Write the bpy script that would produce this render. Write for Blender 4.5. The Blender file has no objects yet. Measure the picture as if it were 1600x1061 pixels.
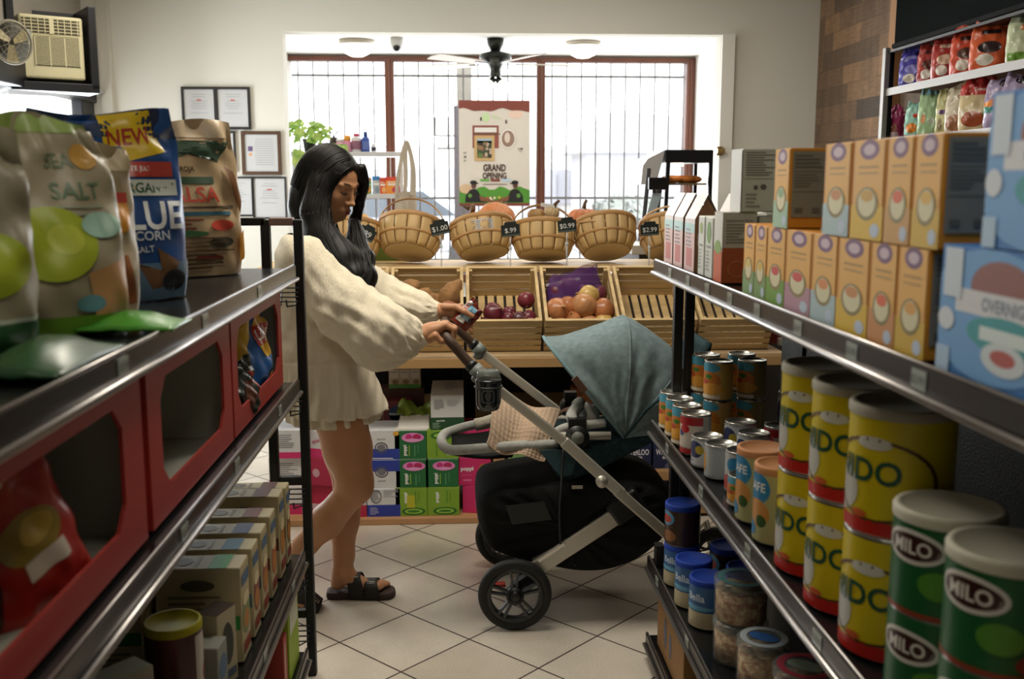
import bpy, bmesh, math, random
import numpy as np
from mathutils import Vector, Matrix, Euler
rnd = random.Random(7)
R = math.radians
scn = bpy.context.scene
COL = scn.collection
# ------------------------------------------------------------------ camera
FPX, PITCH, YAW, EYE = 1565.0, 0.1555, R(-3.0), 1.5
cam_d = bpy.data.cameras.new('camera'); cam = bpy.data.objects.new('camera', cam_d); COL.objects.link(cam)
cam_d.sensor_width = 36.0; cam_d.lens = FPX/1600*36.0
cam.location = (0, 0, EYE); cam.rotation_euler = (math.pi/2-PITCH, 0, YAW)
cam_d.dof.use_dof = True; cam_d.dof.focus_distance = 3.55; cam_d.dof.aperture_fstop = 4.2
cam_d.clip_start = 0.05
scn.camera = cam
# ------------------------------------------------------------------ world, exposure
w = bpy.data.worlds.new('daylight'); scn.world = w; w.use_nodes = True
bg = w.node_tree.nodes['Background']; bg.inputs[0].default_value = (0.93, 0.97, 1.0, 1); bg.inputs[1].default_value = 4.6
vs = scn.view_settings
vs.view_transform = 'Standard'; vs.look = 'None'; vs.gamma = 1; vs.use_curve_mapping = False; vs.exposure = 0.16
# ------------------------------------------------------------------ large lights
def area(name, loc, rot, sx, sy, power, col):
    l = bpy.data.lights.new(name, 'AREA'); l.shape = 'RECTANGLE'; l.size = sx; l.size_y = sy; l.energy = power; l.color = col
    o = bpy.data.objects.new(name, l); COL.objects.link(o); o.location = loc; o.rotation_euler = rot; return o
WARM = (1.0, 0.93, 0.80)
FILL_LAMPS = [(-1.4, 5.7, 7), (0.9, 5.7, 8), (-0.1, 3.2, 34), (-0.1, 0.7, 3.5)]  # unseen ceiling panels added as fill: place and power
for (lx, ly, pw) in FILL_LAMPS:
    area('fill_panel_light', (lx, ly, 2.83), (0, 0, 0), 1.15, 0.55, pw, WARM)
area('bay_daylight', (0.4, 8.82, 1.75), (R(-90), 0, 0), 3.3, 1.5, 70, (0.95, 0.98, 1.0))
area('side_window_daylight', (-2.3, 6.05, 1.45), (0, R(-90), R(-30)), 1.1, 1.3, 42, (0.9, 0.96, 1.0))
# ------------------------------------------------------------------ pixel -> place at a chosen real depth (photo frame 1600x1061)
_c, _s = math.cos(PITCH), math.sin(PITCH); _cy, _sy = math.cos(YAW), math.sin(YAW)
def _rot(v): return Vector((_cy*v[0]-_sy*v[1], _sy*v[0]+_cy*v[1], v[2]))
RI, UP, FW = _rot((1, 0, 0)), _rot((0, _s, _c)), _rot((0, _c, -_s))
def ray(x, y): return FW+RI*((x-800)/FPX)+UP*((530.5-y)/FPX)
def at(x, y, Y): r = ray(x, y); return Vector((0, 0, EYE))+r*(Y/r.y)
def atX(x, y, X): r = ray(x, y); return Vector((0, 0, EYE))+r*(X/r.x)
def atZ(x, y, Z): r = ray(x, y); return Vector((0, 0, EYE))+r*((Z-EYE)/r.z)
# ------------------------------------------------------------------ materials
def lin(h):
    if isinstance(h, str):
        h = h.lstrip('#'); c = [int(h[i:i+2], 16)/255 for i in (0, 2, 4)]
    else: c = list(h)
    return tuple(x/12.92 if x <= .04045 else ((x+.055)/1.055)**2.4 for x in c)+(1,)
MATS = {}
def mat(name, col, rough=.5, metal=0, spec=.5, bump=None, mott=None, coat=0, emit=None, alpha=None, col2=None, wave=None, sub=0):
    if name in MATS: return MATS[name]
    m = bpy.data.materials.new(name); m.use_nodes = True; nt = m.node_tree; N = nt.nodes; L = nt.links
    b = N['Principled BSDF']; c = lin(col)
    b.inputs['Base Color'].default_value = c; b.inputs['Roughness'].default_value = rough; b.inputs['Metallic'].default_value = metal
    b.inputs['Specular IOR Level'].default_value = spec; b.inputs['Coat Weight'].default_value = coat
    if sub: b.inputs['Subsurface Weight'].default_value = sub; b.inputs['Subsurface Radius'].default_value = (.01, .004, .002)
    tc = None
    def coords():
        nonlocal tc
        if tc is None: tc = N.new('ShaderNodeTexCoord')
        return tc.outputs['Object']
    if mott:   # (scale, amount[, stretch xyz])
        n = N.new('ShaderNodeTexNoise'); n.inputs['Scale'].default_value = mott[0]; n.inputs['Detail'].default_value = 4
        mp = N.new('ShaderNodeMapping'); L.new(coords(), mp.inputs[0]); L.new(mp.outputs[0], n.inputs['Vector'])
        if len(mott) > 2: mp.inputs['Scale'].default_value = mott[2]
        mx = N.new('ShaderNodeMix'); mx.data_type = 'RGBA'
        c2 = lin(col2) if col2 else tuple(x*(1-mott[1]) for x in c[:3])+(1,)
        mx.inputs['A'].default_value = c2; mx.inputs['B'].default_value = c
        r = N.new('ShaderNodeValToRGB'); r.color_ramp.elements[0].position = .35; r.color_ramp.elements[1].position = .65
        L.new(n.outputs['Fac'], r.inputs[0]); L.new(r.outputs[0], mx.inputs['Factor']); L.new(mx.outputs['Result'], b.inputs['Base Color'])
    if bump:   # (scale, strength[, stretch])
        n = N.new('ShaderNodeTexNoise'); n.inputs['Scale'].default_value = bump[0]; n.inputs['Detail'].default_value = 5
        mp = N.new('ShaderNodeMapping'); L.new(coords(), mp.inputs[0]); L.new(mp.outputs[0], n.inputs['Vector'])
        if len(bump) > 2: mp.inputs['Scale'].default_value = bump[2]
        bm = N.new('ShaderNodeBump'); bm.inputs['Strength'].default_value = bump[1]; bm.inputs['Distance'].default_value = .01
        L.new(n.outputs['Fac'], bm.inputs['Height']); L.new(bm.outputs[0], b.inputs['Normal'])
    if emit: b.inputs['Emission Color'].default_value = lin(emit[0]); b.inputs['Emission Strength'].default_value = emit[1]
    if alpha is not None:   # clear film / pane: transparent mixed with the glossy base
        out = N['Material Output']; tr = N.new('ShaderNodeBsdfTransparent'); ms = N.new('ShaderNodeMixShader')
        tr.inputs[0].default_value = (1, 1, 1, 1); ms.inputs[0].default_value = alpha
        L.new(tr.outputs[0], ms.inputs[1]); L.new(b.outputs[0], ms.inputs[2]); L.new(ms.outputs[0], out.inputs['Surface'])
    MATS[name] = m; return m
PAL = {}
def P(h, rough=.45, **k):
    key = 'print_%s_%d' % (h.lstrip('#'), rough*100)
    return mat(key, h, rough, **k)
# ------------------------------------------------------------------ flat shapes
_tc = {}
def text2d(s, bold=.0):
    key = (s, bold)
    if key in _tc: return _tc[key]
    cu = bpy.data.curves.new('lettering', 'FONT'); cu.body = s; cu.size = 1; cu.offset = bold; cu.resolution_u = 3
    ob = bpy.data.objects.new('lettering', cu); COL.objects.link(ob)
    dg = bpy.context.evaluated_depsgraph_get(); me = bpy.data.meshes.new_from_object(ob.evaluated_get(dg))
    V = [(v.co.x, v.co.y) for v in me.vertices]; F = [tuple(p.vertices) for p in me.polygons]
    bpy.data.objects.remove(ob); bpy.data.curves.remove(cu); bpy.data.meshes.remove(me)
    xs = [v[0] for v in V] or [0]; ys = [v[1] for v in V] or [0]
    x0, x1, y0, y1 = min(xs), max(xs), min(ys), max(ys)
    h = max(y1-y0, 1e-6)
    V = [((x-x0-(x1-x0)/2)/h, (y-y0-h/2)/h) for x, y in V]
    _tc[key] = (V, F, (x1-x0)/h); return _tc[key]
def grid2d(u0, v0, u1, v1, nu=1, nv=1):
    V = [(u0+(u1-u0)*i/nu, v0+(v1-v0)*j/nv) for j in range(nv+1) for i in range(nu+1)]
    F = [(j*(nu+1)+i, j*(nu+1)+i+1, (j+1)*(nu+1)+i+1, (j+1)*(nu+1)+i) for j in range(nv) for i in range(nu)]
    return V, F
def disc2d(u, v, ru, rv, n=20, rings=2, hole=0, rot=0):
    V = []; F = []; c, s = math.cos(rot), math.sin(rot)
    def q(a, k): x, y = ru*k*math.cos(a), rv*k*math.sin(a); return (u+c*x-s*y, v+s*x+c*y)
    ks = [hole+(1-hole)*i/rings for i in range(rings+1)]
    if hole == 0: ks = ks[1:]; V.append((u, v))
    b0 = len(V)
    for k in ks: V += [q(2*math.pi*i/n, k) for i in range(n)]
    if hole == 0: F += [(0, b0+i, b0+(i+1) % n) for i in range(n)]
    for r_ in range(len(ks)-1):
        o = b0+r_*n; F += [(o+i, o+n+i, o+n+(i+1) % n, o+(i+1) % n) for i in range(n)]
    return V, F
# ------------------------------------------------------------------ mesh builder
class B:
    def __init__(s, m=None): s.V = []; s.F = []; s.M = []; s.S = []; s.mats = []; s.cur = 0; s.X = Matrix(); s.sm = False; (s.m(m) if m else None)
    def m(s, m):
        if m not in s.mats: s.mats.append(m)
        s.cur = s.mats.index(m); return s
    def smooth(s, f=True): s.sm = f; return s
    def xf(s, M=None): s.X = M if M is not None else Matrix(); return s
    def add(s, V, F):
        o = len(s.V); X = s.X
        s.V += [tuple(X @ Vector(v)) for v in V]
        for f in F: s.F.append(tuple(o+i for i in f)); s.M.append(s.cur); s.S.append(s.sm)
        return s
    def box(s, x0, y0, z0, x1, y1, z1):
        V = [(x, y, z) for z in (z0, z1) for y in (y0, y1) for x in (x0, x1)]
        sm = s.sm; s.sm = False
        s.add(V, [(0, 2, 3, 1), (4, 5, 7, 6), (0, 1, 5, 4), (2, 6, 7, 3), (0, 4, 6, 2), (1, 3, 7, 5)]); s.sm = sm; return s
    def bar(s, a, b, w, h, up=(0, 0, 1)):
        a = Vector(a); b = Vector(b); d = (b-a); L = d.length
        if L < 1e-6: return s
        d /= L; u = Vector(up)
        if abs(d.dot(u)) > .98: u = Vector((0, 1, 0))
        r = d.cross(u).normalized(); u = r.cross(d)
        V = []
        for p in (a, b):
            for sx, sz in ((-1, -1), (1, -1), (1, 1), (-1, 1)): V.append(p+r*(sx*w/2)+u*(sz*h/2))
        sm = s.sm; s.sm = False
        s.add(V, [(3, 2, 1, 0), (4, 5, 6, 7), (0, 1, 5, 4), (1, 2, 6, 5), (2, 3, 7, 6), (3, 0, 4, 7)]); s.sm = sm; return s
    def lathe(s, prof, n=24, c=(0, 0, 0), cap0=True, cap1=True, wob=None):
        V = []; F = []; k = len(prof)
        for (r, z) in prof:
            for i in range(n):
                a = 2*math.pi*i/n; rr = r*(1+(wob(a, z) if wob else 0)); V.append((c[0]+rr*math.cos(a), c[1]+rr*math.sin(a), c[2]+z))
        for j in range(k-1):
            for i in range(n): F.append((j*n+i, j*n+(i+1) % n, (j+1)*n+(i+1) % n, (j+1)*n+i))
        if cap0: F.append(tuple(range(n-1, -1, -1)))
        if cap1: F.append(tuple((k-1)*n+i for i in range(n)))
        return s.add(V, F)
    def cyl(s, a, b, r, r2=None, n=16, caps=True):
        return s.tube([a, b], [r, r if r2 is None else r2], n, caps)
    def tube(s, pts, rad, n=10, caps=True, flat=1.0, up=(0, 0, 1), closed=False):
        pts = [Vector(p) for p in pts]; k = len(pts)
        if not hasattr(rad, '__len__'): rad = [rad]*k
        V = []; F = []; pu = None
        for i, p in enumerate(pts):
            if closed: t = pts[(i+1) % k]-pts[i-1]
            else: t = pts[min(i+1, k-1)]-pts[max(i-1, 0)]
            if t.length < 1e-9: t = Vector((0, 0, 1))
            t.normalize()
            if pu is None:
                u = Vector(up)
                if abs(t.dot(u)) > .95: u = Vector((1, 0, 0)) if abs(t.x) < .9 else Vector((0, 1, 0))
            else: u = pu
            u = (u-t*u.dot(t))
            if u.length < 1e-6: u = t.orthogonal()
            u.normalize(); pu = u; r = t.cross(u)
            for j in range(n):
                a = 2*math.pi*j/n; V.append(p+(r*math.cos(a)*flat+u*math.sin(a))*rad[i])
        for i in range(k-1 if not closed else k):
            o = i*n; q = ((i+1) % k)*n
            for j in range(n): F.append((o+j, o+(j+1) % n, q+(j+1) % n, q+j))
        if caps and not closed: F.append(tuple(range(n-1, -1, -1))); F.append(tuple((k-1)*n+j for j in range(n)))
        return s.add(V, F)
    def ball(s, c, r, nu=16, nv=10, f=None):
        if not hasattr(r, '__len__'): r = (r, r, r)
        V = [(0, 0, -1)]; F = []
        for j in range(1, nv):
            t = -math.pi/2+math.pi*j/nv
            for i in range(nu): a = 2*math.pi*i/nu; V.append((math.cos(t)*math.cos(a), math.cos(t)*math.sin(a), math.sin(t)))
        V.append((0, 0, 1)); L = len(V)-1
        for i in range(nu): F.append((0, 1+(i+1) % nu, 1+i))
        for j in range(nv-2):
            for i in range(nu): o = 1+j*nu; F.append((o+i, o+(i+1) % nu, o+nu+(i+1) % nu, o+nu+i))
        o = 1+(nv-2)*nu
        for i in range(nu): F.append((L, o+i, o+(i+1) % nu))
        W = []
        for v in V:
            k = f(v) if f else 1
            W.append((c[0]+v[0]*r[0]*k, c[1]+v[1]*r[1]*k, c[2]+v[2]*r[2]*k))
        return s.add(W, F)
    def grid(s, f, nu, nv, closeu=False):
        V = [f(i/nu, j/nv) for j in range(nv+1) for i in range(nu+(0 if closeu else 1))]; w_ = nu if closeu else nu+1
        F = []
        for j in range(nv):
            for i in range(nu): a = j*w_+i; b_ = j*w_+(i+1) % w_ if closeu else a+1; F.append((a, b_, b_+w_, a+w_))
        return s.add(V, F)
    def prism(s, pts, d):
        """pts: list of 3D points (planar loop); d: extrusion vector"""
        n = len(pts); d = Vector(d); V = [Vector(p) for p in pts]+[Vector(p)+d for p in pts]
        F = [tuple(range(n-1, -1, -1)), tuple(range(n, 2*n))]+[(i, (i+1) % n, n+(i+1) % n, n+i) for i in range(n)]
        return s.add(V, F)
    def flat(s, shape, fn): V, F = shape[0], shape[1]; return s.add([fn(u, v) for u, v in V], F)
    def text(s, string, fn, u, v, h, rot=0, bold=.0, wmax=None, sub=0):
        V, F, asp = text2d(string, bold); sx = h
        for _ in range(sub):   # quarter the triangles so that lettering follows a curved film
            V = list(V); mid = {}; F2 = []
            def mp_(i, j):
                k = (min(i, j), max(i, j))
                if k not in mid: mid[k] = len(V); V.append(((V[i][0]+V[j][0])/2, (V[i][1]+V[j][1])/2))
                return mid[k]
            for f in F:
                for t_ in range(1, len(f)-1):
                    a_, b_, c_ = f[0], f[t_], f[t_+1]; p, q, r = mp_(a_, b_), mp_(b_, c_), mp_(c_, a_); F2 += [(a_, p, r), (p, b_, q), (r, q, c_), (p, q, r)]
            F = F2
        if wmax and asp*h > wmax: sx = wmax/asp
        c, q = math.cos(rot), math.sin(rot)
        return s.add([fn(u+c*x*sx-q*y*h, v+q*x*sx+c*y*h) for x, y in V], F)
    def build(s, name, parent=None, origin=None, bevel=0, bseg=2, solid=0, subd=0, wn=False):
        me = bpy.data.meshes.new(name); V = s.V
        if origin is None and parent is not None and parent.get('_w'): origin = parent.location
        if origin is not None: ox, oy, oz = origin; V = [(x-ox, y-oy, z-oz) for x, y, z in V]
        me.from_pydata(V, [], s.F); me.update()
        for m_ in s.mats: me.materials.append(m_)
        me.polygons.foreach_set('material_index', s.M); me.polygons.foreach_set('use_smooth', s.S)
        o = bpy.data.objects.new(name, me); COL.objects.link(o)
        if parent is not None: o.parent = parent
        elif origin is not None: o.location = origin
        if solid: q = o.modifiers.new('shell', 'SOLIDIFY'); q.thickness = solid; q.offset = 0
        if subd: q = o.modifiers.new('smooth', 'SUBSURF'); q.levels = subd; q.render_levels = subd
        if bevel:
            q = o.modifiers.new('edge', 'BEVEL'); q.width = bevel; q.segments = bseg; q.limit_method = 'ANGLE'; q.angle_limit = R(40)
        return o
def tag(o, label, cat, group=None):
    o['label'] = label; o['category'] = cat
    if group: o['group'] = group
    return o
def thing(name, label, cat, loc=(0, 0, 0), rz=0, group=None, world=True):
    """an Empty at the thing's base; with world=True its parts are given in room coordinates"""
    o = bpy.data.objects.new(name, None); COL.objects.link(o); o.location = loc; o.rotation_euler = (0, 0, rz); o.empty_display_size = .05
    if world: o['_w'] = 1
    return tag(o, label, cat, group)
def struct(o): o['kind'] = 'structure'; return o
def place(o, loc, rot=(0, 0, 0), sc=None):
    o.location = loc; o.rotation_euler = rot
    if sc: o.scale = sc if hasattr(sc, '__len__') else (sc, sc, sc)
    return o
def dup(root, loc, rot=None, label=None, group=None, sc=None):
    r = root.copy(); COL.objects.link(r); r.location = loc
    if rot is not None: r.rotation_euler = rot
    if sc: r.scale = (sc, sc, sc) if not hasattr(sc, '__len__') else sc
    if label: r['label'] = label
    if group: r['group'] = group
    for ch in list(root.children):
        c = ch.copy(); COL.objects.link(c); c.parent = r
        for g in list(ch.children): d = g.copy(); COL.objects.link(d); d.parent = c
    return r
def plane_fn(O, U, V, off=0.0):
    O, U, V = Vector(O), Vector(U), Vector(V); n = U.cross(V).normalized()*off
    return lambda u, v: O+U*u+V*v+n
def arc(c, r, a0, a1, n, fn): return [fn(c[0]+r*math.cos(a0+(a1-a0)*i/n), c[1]+r*math.sin(a0+(a1-a0)*i/n)) for i in range(n+1)]
def smoothpts(pts, n=6, closed=False):
    """Catmull-Rom through the points"""
    P_ = [Vector(p) for p in pts]; out = []; k = len(P_)
    rng = range(k if closed else k-1)
    for i in rng:
        p0 = P_[i-1] if (closed or i > 0) else P_[0]; p1 = P_[i]; p2 = P_[(i+1) % k]; p3 = P_[(i+2) % k] if closed else P_[min(i+2, k-1)]
        for j in range(n):
            t = j/n; out.append(.5*((2*p1)+(p2-p0)*t+(2*p0-5*p1+4*p2-p3)*t*t+(3*p1-p0-3*p2+p3)*t**3))
    if not closed: out.append(P_[-1])
    return out
# ================================================================== the room
white = mat('wall_paint', '#cfcdc4', .85, bump=(9, .08))
bayw = mat('bay_paint', '#dedcd6', .7)
ceilm = mat('ceiling_paint', '#d6d3ca', .9)
brown = mat('brown_window_frame', '#6a3b28', .45, mott=(6, .25, (1, 1, .2)))
black = mat('black_steel', '#15151a', .38, .3)
blackp = mat('black_powder_coat', '#101113', .5, bump=(400, .05))
chrome = mat('chrome', '#c8c8ca', .18, 1)
alu = mat('brushed_aluminium', '#b9b7b0', .32, .9)
paperw = mat('white_paper', '#dcdad5', .7)
def m_floor():
    m = bpy.data.materials.new('floor_tile'); m.use_nodes = True; nt = m.node_tree; N = nt.nodes; L = nt.links; b = N['Principled BSDF']
    g = N.new('ShaderNodeNewGeometry'); mp = N.new('ShaderNodeMapping'); mp.vector_type = 'TEXTURE'
    mp.inputs['Location'].default_value = (-.408, 3.993, 0); mp.inputs['Rotation'].default_value = (0, 0, R(-44.86)); mp.inputs['Scale'].default_value = (.3025, .3025, .3025)
    L.new(g.outputs['Position'], mp.inputs[0])
    br = N.new('ShaderNodeTexBrick'); br.offset = 0; br.squash = 1
    for k, v in (('Scale', 1), ('Mortar Size', .011), ('Mortar Smooth', .1), ('Bias', 0), ('Brick Width', 1), ('Row Height', 1)): br.inputs[k].default_value = v
    br.inputs['Color1'].default_value = lin('#c6bcae'); br.inputs['Color2'].default_value = lin('#d0c7ba'); br.inputs['Mortar'].default_value = lin('#3b2d26')
    L.new(mp.outputs[0], br.inputs['Vector'])
    n = N.new('ShaderNodeTexNoise'); n.inputs['Scale'].default_value = 5; n.inputs['Detail'].default_value = 8; L.new(g.outputs['Position'], n.inputs['Vector'])
    n2 = N.new('ShaderNodeTexNoise'); n2.inputs['Scale'].default_value = 160; n2.inputs['Detail'].default_value = 3; L.new(g.outputs['Position'], n2.inputs['Vector'])
    ad = N.new('ShaderNodeMath'); ad.operation = 'ADD'; L.new(n.outputs[0], ad.inputs[0]); L.new(n2.outputs[0], ad.inputs[1])
    mr = N.new('ShaderNodeMapRange'); mr.inputs['From Min'].default_value = .7; mr.inputs['From Max'].default_value = 1.3; mr.inputs['To Min'].default_value = .84; mr.inputs['To Max'].default_value = 1.1
    L.new(ad.outputs[0], mr.inputs[0])
    mx = N.new('ShaderNodeMix'); mx.data_type = 'RGBA'; mx.blend_type = 'MULTIPLY'; mx.inputs['Factor'].default_value = 1
    L.new(br.outputs['Color'], mx.inputs['A']); L.new(mr.outputs[0], mx.inputs['B']); L.new(mx.outputs['Result'], b.inputs['Base Color'])
    rr = N.new('ShaderNodeMapRange'); rr.inputs['To Min'].default_value = .13; rr.inputs['To Max'].default_value = .8; L.new(br.outputs['Fac'], rr.inputs[0]); 
    r3 = N.new('ShaderNodeMath'); r3.operation = 'ADD'; mr2 = N.new('ShaderNodeMapRange'); mr2.inputs['To Min'].default_value = -.03; mr2.inputs['To Max'].default_value = .12; L.new(n.outputs[0], mr2.inputs[0])
    L.new(rr.outputs[0], r3.inputs[0]); L.new(mr2.outputs[0], r3.inputs[1]); L.new(r3.outputs[0], b.inputs['Roughness'])
    bp = N.new('ShaderNodeBump'); bp.invert = True; bp.inputs['Strength'].default_value = .5; bp.inputs['Distance'].default_value = .002; L.new(br.outputs['Fac'], bp.inputs['Height']); L.new(bp.outputs[0], b.inputs['Normal'])
    b.inputs['Specular IOR Level'].default_value = .55
    return m
XL, XR, YB, YN, YW = -2.36, 2.48, 7.0, -2.4, 8.95
ZC, ZB = 2.9, 2.585
b = B(m_floor()); b.box(-2.6, YN-.1, -.1, 2.6, 9.1, 0); struct(b.build('floor'))
b = B(ceilm); b.box(-2.6, YN-.1, ZC, 2.6, YB+.14, ZC+.1); b.m(bayw); b.box(-2.6, YB+.14, ZB, 2.6, 9.1, ZB+.12); struct(b.build('ceiling'))
# wall across the room with the wide opening to the window bay
xo0, xo1 = -1.17, 1.80
b = B(white); b.box(-2.6, YB, 0, xo0, YB+.14, ZC); b.box(xo1, YB, 0, XR, YB+.14, ZC); b.box(xo0, YB, 2.497, xo1, YB+.14, ZC)
struct(b.build('wall_back'))
# right wall: plank cladding
def m_planks():
    m = bpy.data.materials.new('reclaimed_plank_wall'); m.use_nodes = True; nt = m.node_tree; N = nt.nodes; L = nt.links; bb = N['Principled BSDF']
    g = N.new('ShaderNodeNewGeometry'); sp = N.new('ShaderNodeSeparateXYZ'); L.new(g.outputs['Position'], sp.inputs[0])
    cb = N.new('ShaderNodeCombineXYZ'); L.new(sp.outputs['Y'], cb.inputs[0]); L.new(sp.outputs['Z'], cb.inputs[1])
    br = N.new('ShaderNodeTexBrick'); br.offset = .37; br.offset_frequency = 2; br.squash = .6; br.squash_frequency = 3
    for k, v in (('Scale', 1), ('Mortar Size', .0012), ('Mortar Smooth', .3), ('Bias', -.05), ('Brick Width', .46), ('Row Height', .118)): br.inputs[k].default_value = v
    br.inputs['Color1'].default_value = lin('#846445'); br.inputs['Color2'].default_value = lin('#3a3026'); br.inputs['Mortar'].default_value = lin('#2a2018')
    L.new(cb.outputs[0], br.inputs['Vector'])
    mp = N.new('ShaderNodeMapping'); mp.inputs['Scale'].default_value = (3, 30, 1); L.new(cb.outputs[0], mp.inputs[0])
    n = N.new('ShaderNodeTexNoise'); n.inputs['Scale'].default_value = 3; n.inputs['Detail'].default_value = 8; L.new(mp.outputs[0], n.inputs['Vector'])
    mp2 = N.new('ShaderNodeMapping'); mp2.inputs['Scale'].default_value = (6, 1.5, 1); L.new(cb.outputs[0], mp2.inputs[0])
    n2 = N.new('ShaderNodeTexNoise'); n2.inputs['Scale'].default_value = 2; n2.inputs['Detail'].default_value = 3; L.new(mp2.outputs[0], n2.inputs['Vector'])
    ad = N.new('ShaderNodeMath'); ad.operation = 'ADD'; L.new(n.outputs[0], ad.inputs[0]); L.new(n2.outputs[0], ad.inputs[1])
    mr = N.new('ShaderNodeMapRange'); mr.inputs['From Min'].default_value = .6; mr.inputs['From Max'].default_value = 1.4; mr.inputs['To Min'].default_value = .55; mr.inputs['To Max'].default_value = 1.3; L.new(ad.outputs[0], mr.inputs[0])
    mx = N.new('ShaderNodeMix'); mx.data_type = 'RGBA'; mx.blend_type = 'MULTIPLY'; mx.inputs['Factor'].default_value = 1
    L.new(br.outputs['Color'], mx.inputs['A']); L.new(mr.outputs[0], mx.inputs['B']); L.new(mx.outputs['Result'], bb.inputs['Base Color'])
    bb.inputs['Roughness'].default_value = .7
    return m
b = B(m_planks()); b.box(XR, YN, 0, XR+.12, YB+.14, ZC); struct(b.build('wall_right'))
b = B(white); b.box(-2.6, YN-.1, 0, 2.6, YN, ZC); struct(b.build('wall_front'))
# left wall with the doorway recess that holds the air conditioner
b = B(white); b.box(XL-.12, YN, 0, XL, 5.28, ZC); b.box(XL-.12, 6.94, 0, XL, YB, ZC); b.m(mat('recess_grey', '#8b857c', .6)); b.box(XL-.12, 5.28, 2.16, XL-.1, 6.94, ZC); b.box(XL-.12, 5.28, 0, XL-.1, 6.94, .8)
struct(b.build('wall_left'))
b = B(mat('corner_trim', '#c5c1b6', .7)); b.box(XL, 6.93, 0, XL+.07, 7.0, ZC); struct(b.build('trim_1'))
t = thing('window_2', '', '', (XL-.11, 6.1, .8)); t['kind'] = 'structure'; del t['label']; del t['category']
b = B(black); b.box(XL-.12, 5.28, 2.02, XL-.03, 6.94, 2.17); b.box(XL-.12, 5.28, .8, XL-.06, 6.94, .86); b.box(XL-.12, 6.72, .8, XL-.05, 6.94, 2.1); b.box(XL-.12, 5.28, .8, XL-.05, 5.34, 2.1); b.build('window_frame', t, bevel=.006)
b = B(mat('window_glass', '#ffffff', .03, alpha=.06)); b.box(XL-.105, 5.3, .85, XL-.1, 6.75, 2.03); b.build('pane', t)
b = B(chrome); b.tube([(XL-.02, 6.5, 2.1), (XL+.02, 6.55, 2.09), (XL+.02, 6.93, 2.09)], .012, 8); b.build('closer_arm', t)
# bay side walls and the wall strips round the shop window
wx0, wx1 = -1.45, 2.07
b = B(bayw); b.box(wx1, YB+.14, 0, wx1+.5, 9.1, ZB+.1); struct(b.build('wall_bay_right'))
b = B(bayw); b.box(wx0-1.15, YB+.14, 0, wx0, 9.1, ZB+.1); struct(b.build('wall_bay_left'))
b = B(bayw); b.box(wx0, YW, 0, wx1, 9.1, .62); b.m(mat('header_grey', '#b5b1a8', .8)); b.box(wx0, YW, 2.55, wx1, 9.1, ZB+.1); struct(b.build('wall_window'))
b = B(bayw); b.box(xo1+.002, YB-.03, 0, xo1+.09, YB+.0, 2.497); struct(b.build('trim_2'))
# shop window: brown frame, panes
zt, zb_ = 2.55, .62
xs = [wx0+.02, at(603, 200, YW).x, at(617, 200, YW).x, at(838, 200, YW).x, at(851, 200, YW).x, at(1069, 200, YW).x, at(1087, 200, YW).x]
t = thing('window_1', 'brown framed shop window of three tall panes', 'window', (0.3, YW, zb_)); t['kind'] = 'structure'; del t['label']; del t['category']
for i, (a, c) in enumerate(((xs[1], xs[2]), (xs[3], xs[4]), (xs[5], wx1))):
    b = B(brown); b.box(a, YW-.06, zb_, c, YW+.05, zt)
    b.box((a+c)/2-.01, YW-.075, zb_, (a+c)/2+.01, YW-.06, zt); b.build('mullion', t, bevel=.004)
b = B(brown); b.box(wx0, YW-.05, zt-.02, wx1, YW+.05, zt+.02); b.build('head_rail', t)
b = B(brown); b.box(wx0, YW-.05, zb_, wx1, YW+.05, zb_+.07); b.build('sill_rail', t)
gl = mat('window_glass', '#ffffff', .03, alpha=.06)
for a, c in ((wx0, xs[1]), (xs[2], xs[3]), (xs[4], xs[5])):
    b = B(gl); b.box(a, YW-.004, zb_+.05, c, YW+.004, zt-.02); b.build('pane', t)
# burglar bars outside
barm = mat('burglar_bar', '#4b4747', .6)
t = thing('burglar_bar_grille', 'thin dark iron burglar bars outside the shop window', 'window bars', (0.3, 9.22, -.02))
b = B(barm); x = wx0-.1
while x < wx1+.2: b.cyl((x, 9.22, -.02), (x, 9.22, 2.62), .0078, n=6); x += .133
b.build('upright_bars', t)
b = B(barm)
for z in (2.44, 1.36, .8): b.box(wx0-.1, 9.21, z-.01, wx1+.2, 9.235, z+.01)
b.build('cross_rails', t)
b = B(barm)
p = [at(680, 183, 9.2), at(680, 212, 9.2), at(717, 212, 9.2), at(700, 183, 9.2), at(700, 212, 9.2), at(683, 232, 9.2), at(717, 232, 9.2), at(700, 232, 9.2)]
for i, j in ((1, 2), (0, 1), (3, 4), (5, 6), (4, 7)): b.cyl(p[i], p[j], .008, n=6)
b.build('latch_frame', t)
# ---- street outside
b = B(mat('pavement', '#b9b6b0', .9)); b.box(-14, 9.1, -.2, 16, 40, -.02); struct(b.build('ground'))
b = B(mat('facade_white', '#e2e0dc', .8)); b.box(-13, 24, -.02, 3.6, 30, 2.35); b.m(mat('facade_grey', '#a9aab3', .8)); b.box(-13, 23.9, 1.0, 3.6, 24.02, 1.8)
for k in range(11): b.box(-12+k*1.5, 23.85, .2, -11.2+k*1.5, 24.02, 1.7)
tag(b.build('low_building'), 'low pale building across the street seen through the window', 'building')
b = B(mat('roof_grey', '#c9c9cc', .7)); b.prism([(2.2, 20.5, 2.1), (6.5, 20.5, 2.1), (6.1, 20.5, 2.6), (3.2, 20.5, 2.95)], (0, 3, 0)); b.m(mat('garage_wall', '#b3b2b8', .8)); b.box(2.6, 20.7, 0, 6.2, 23.4, 2.1)
tag(b.build('garage'), 'grey pitched roof garage behind the right window pane', 'building')
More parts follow.
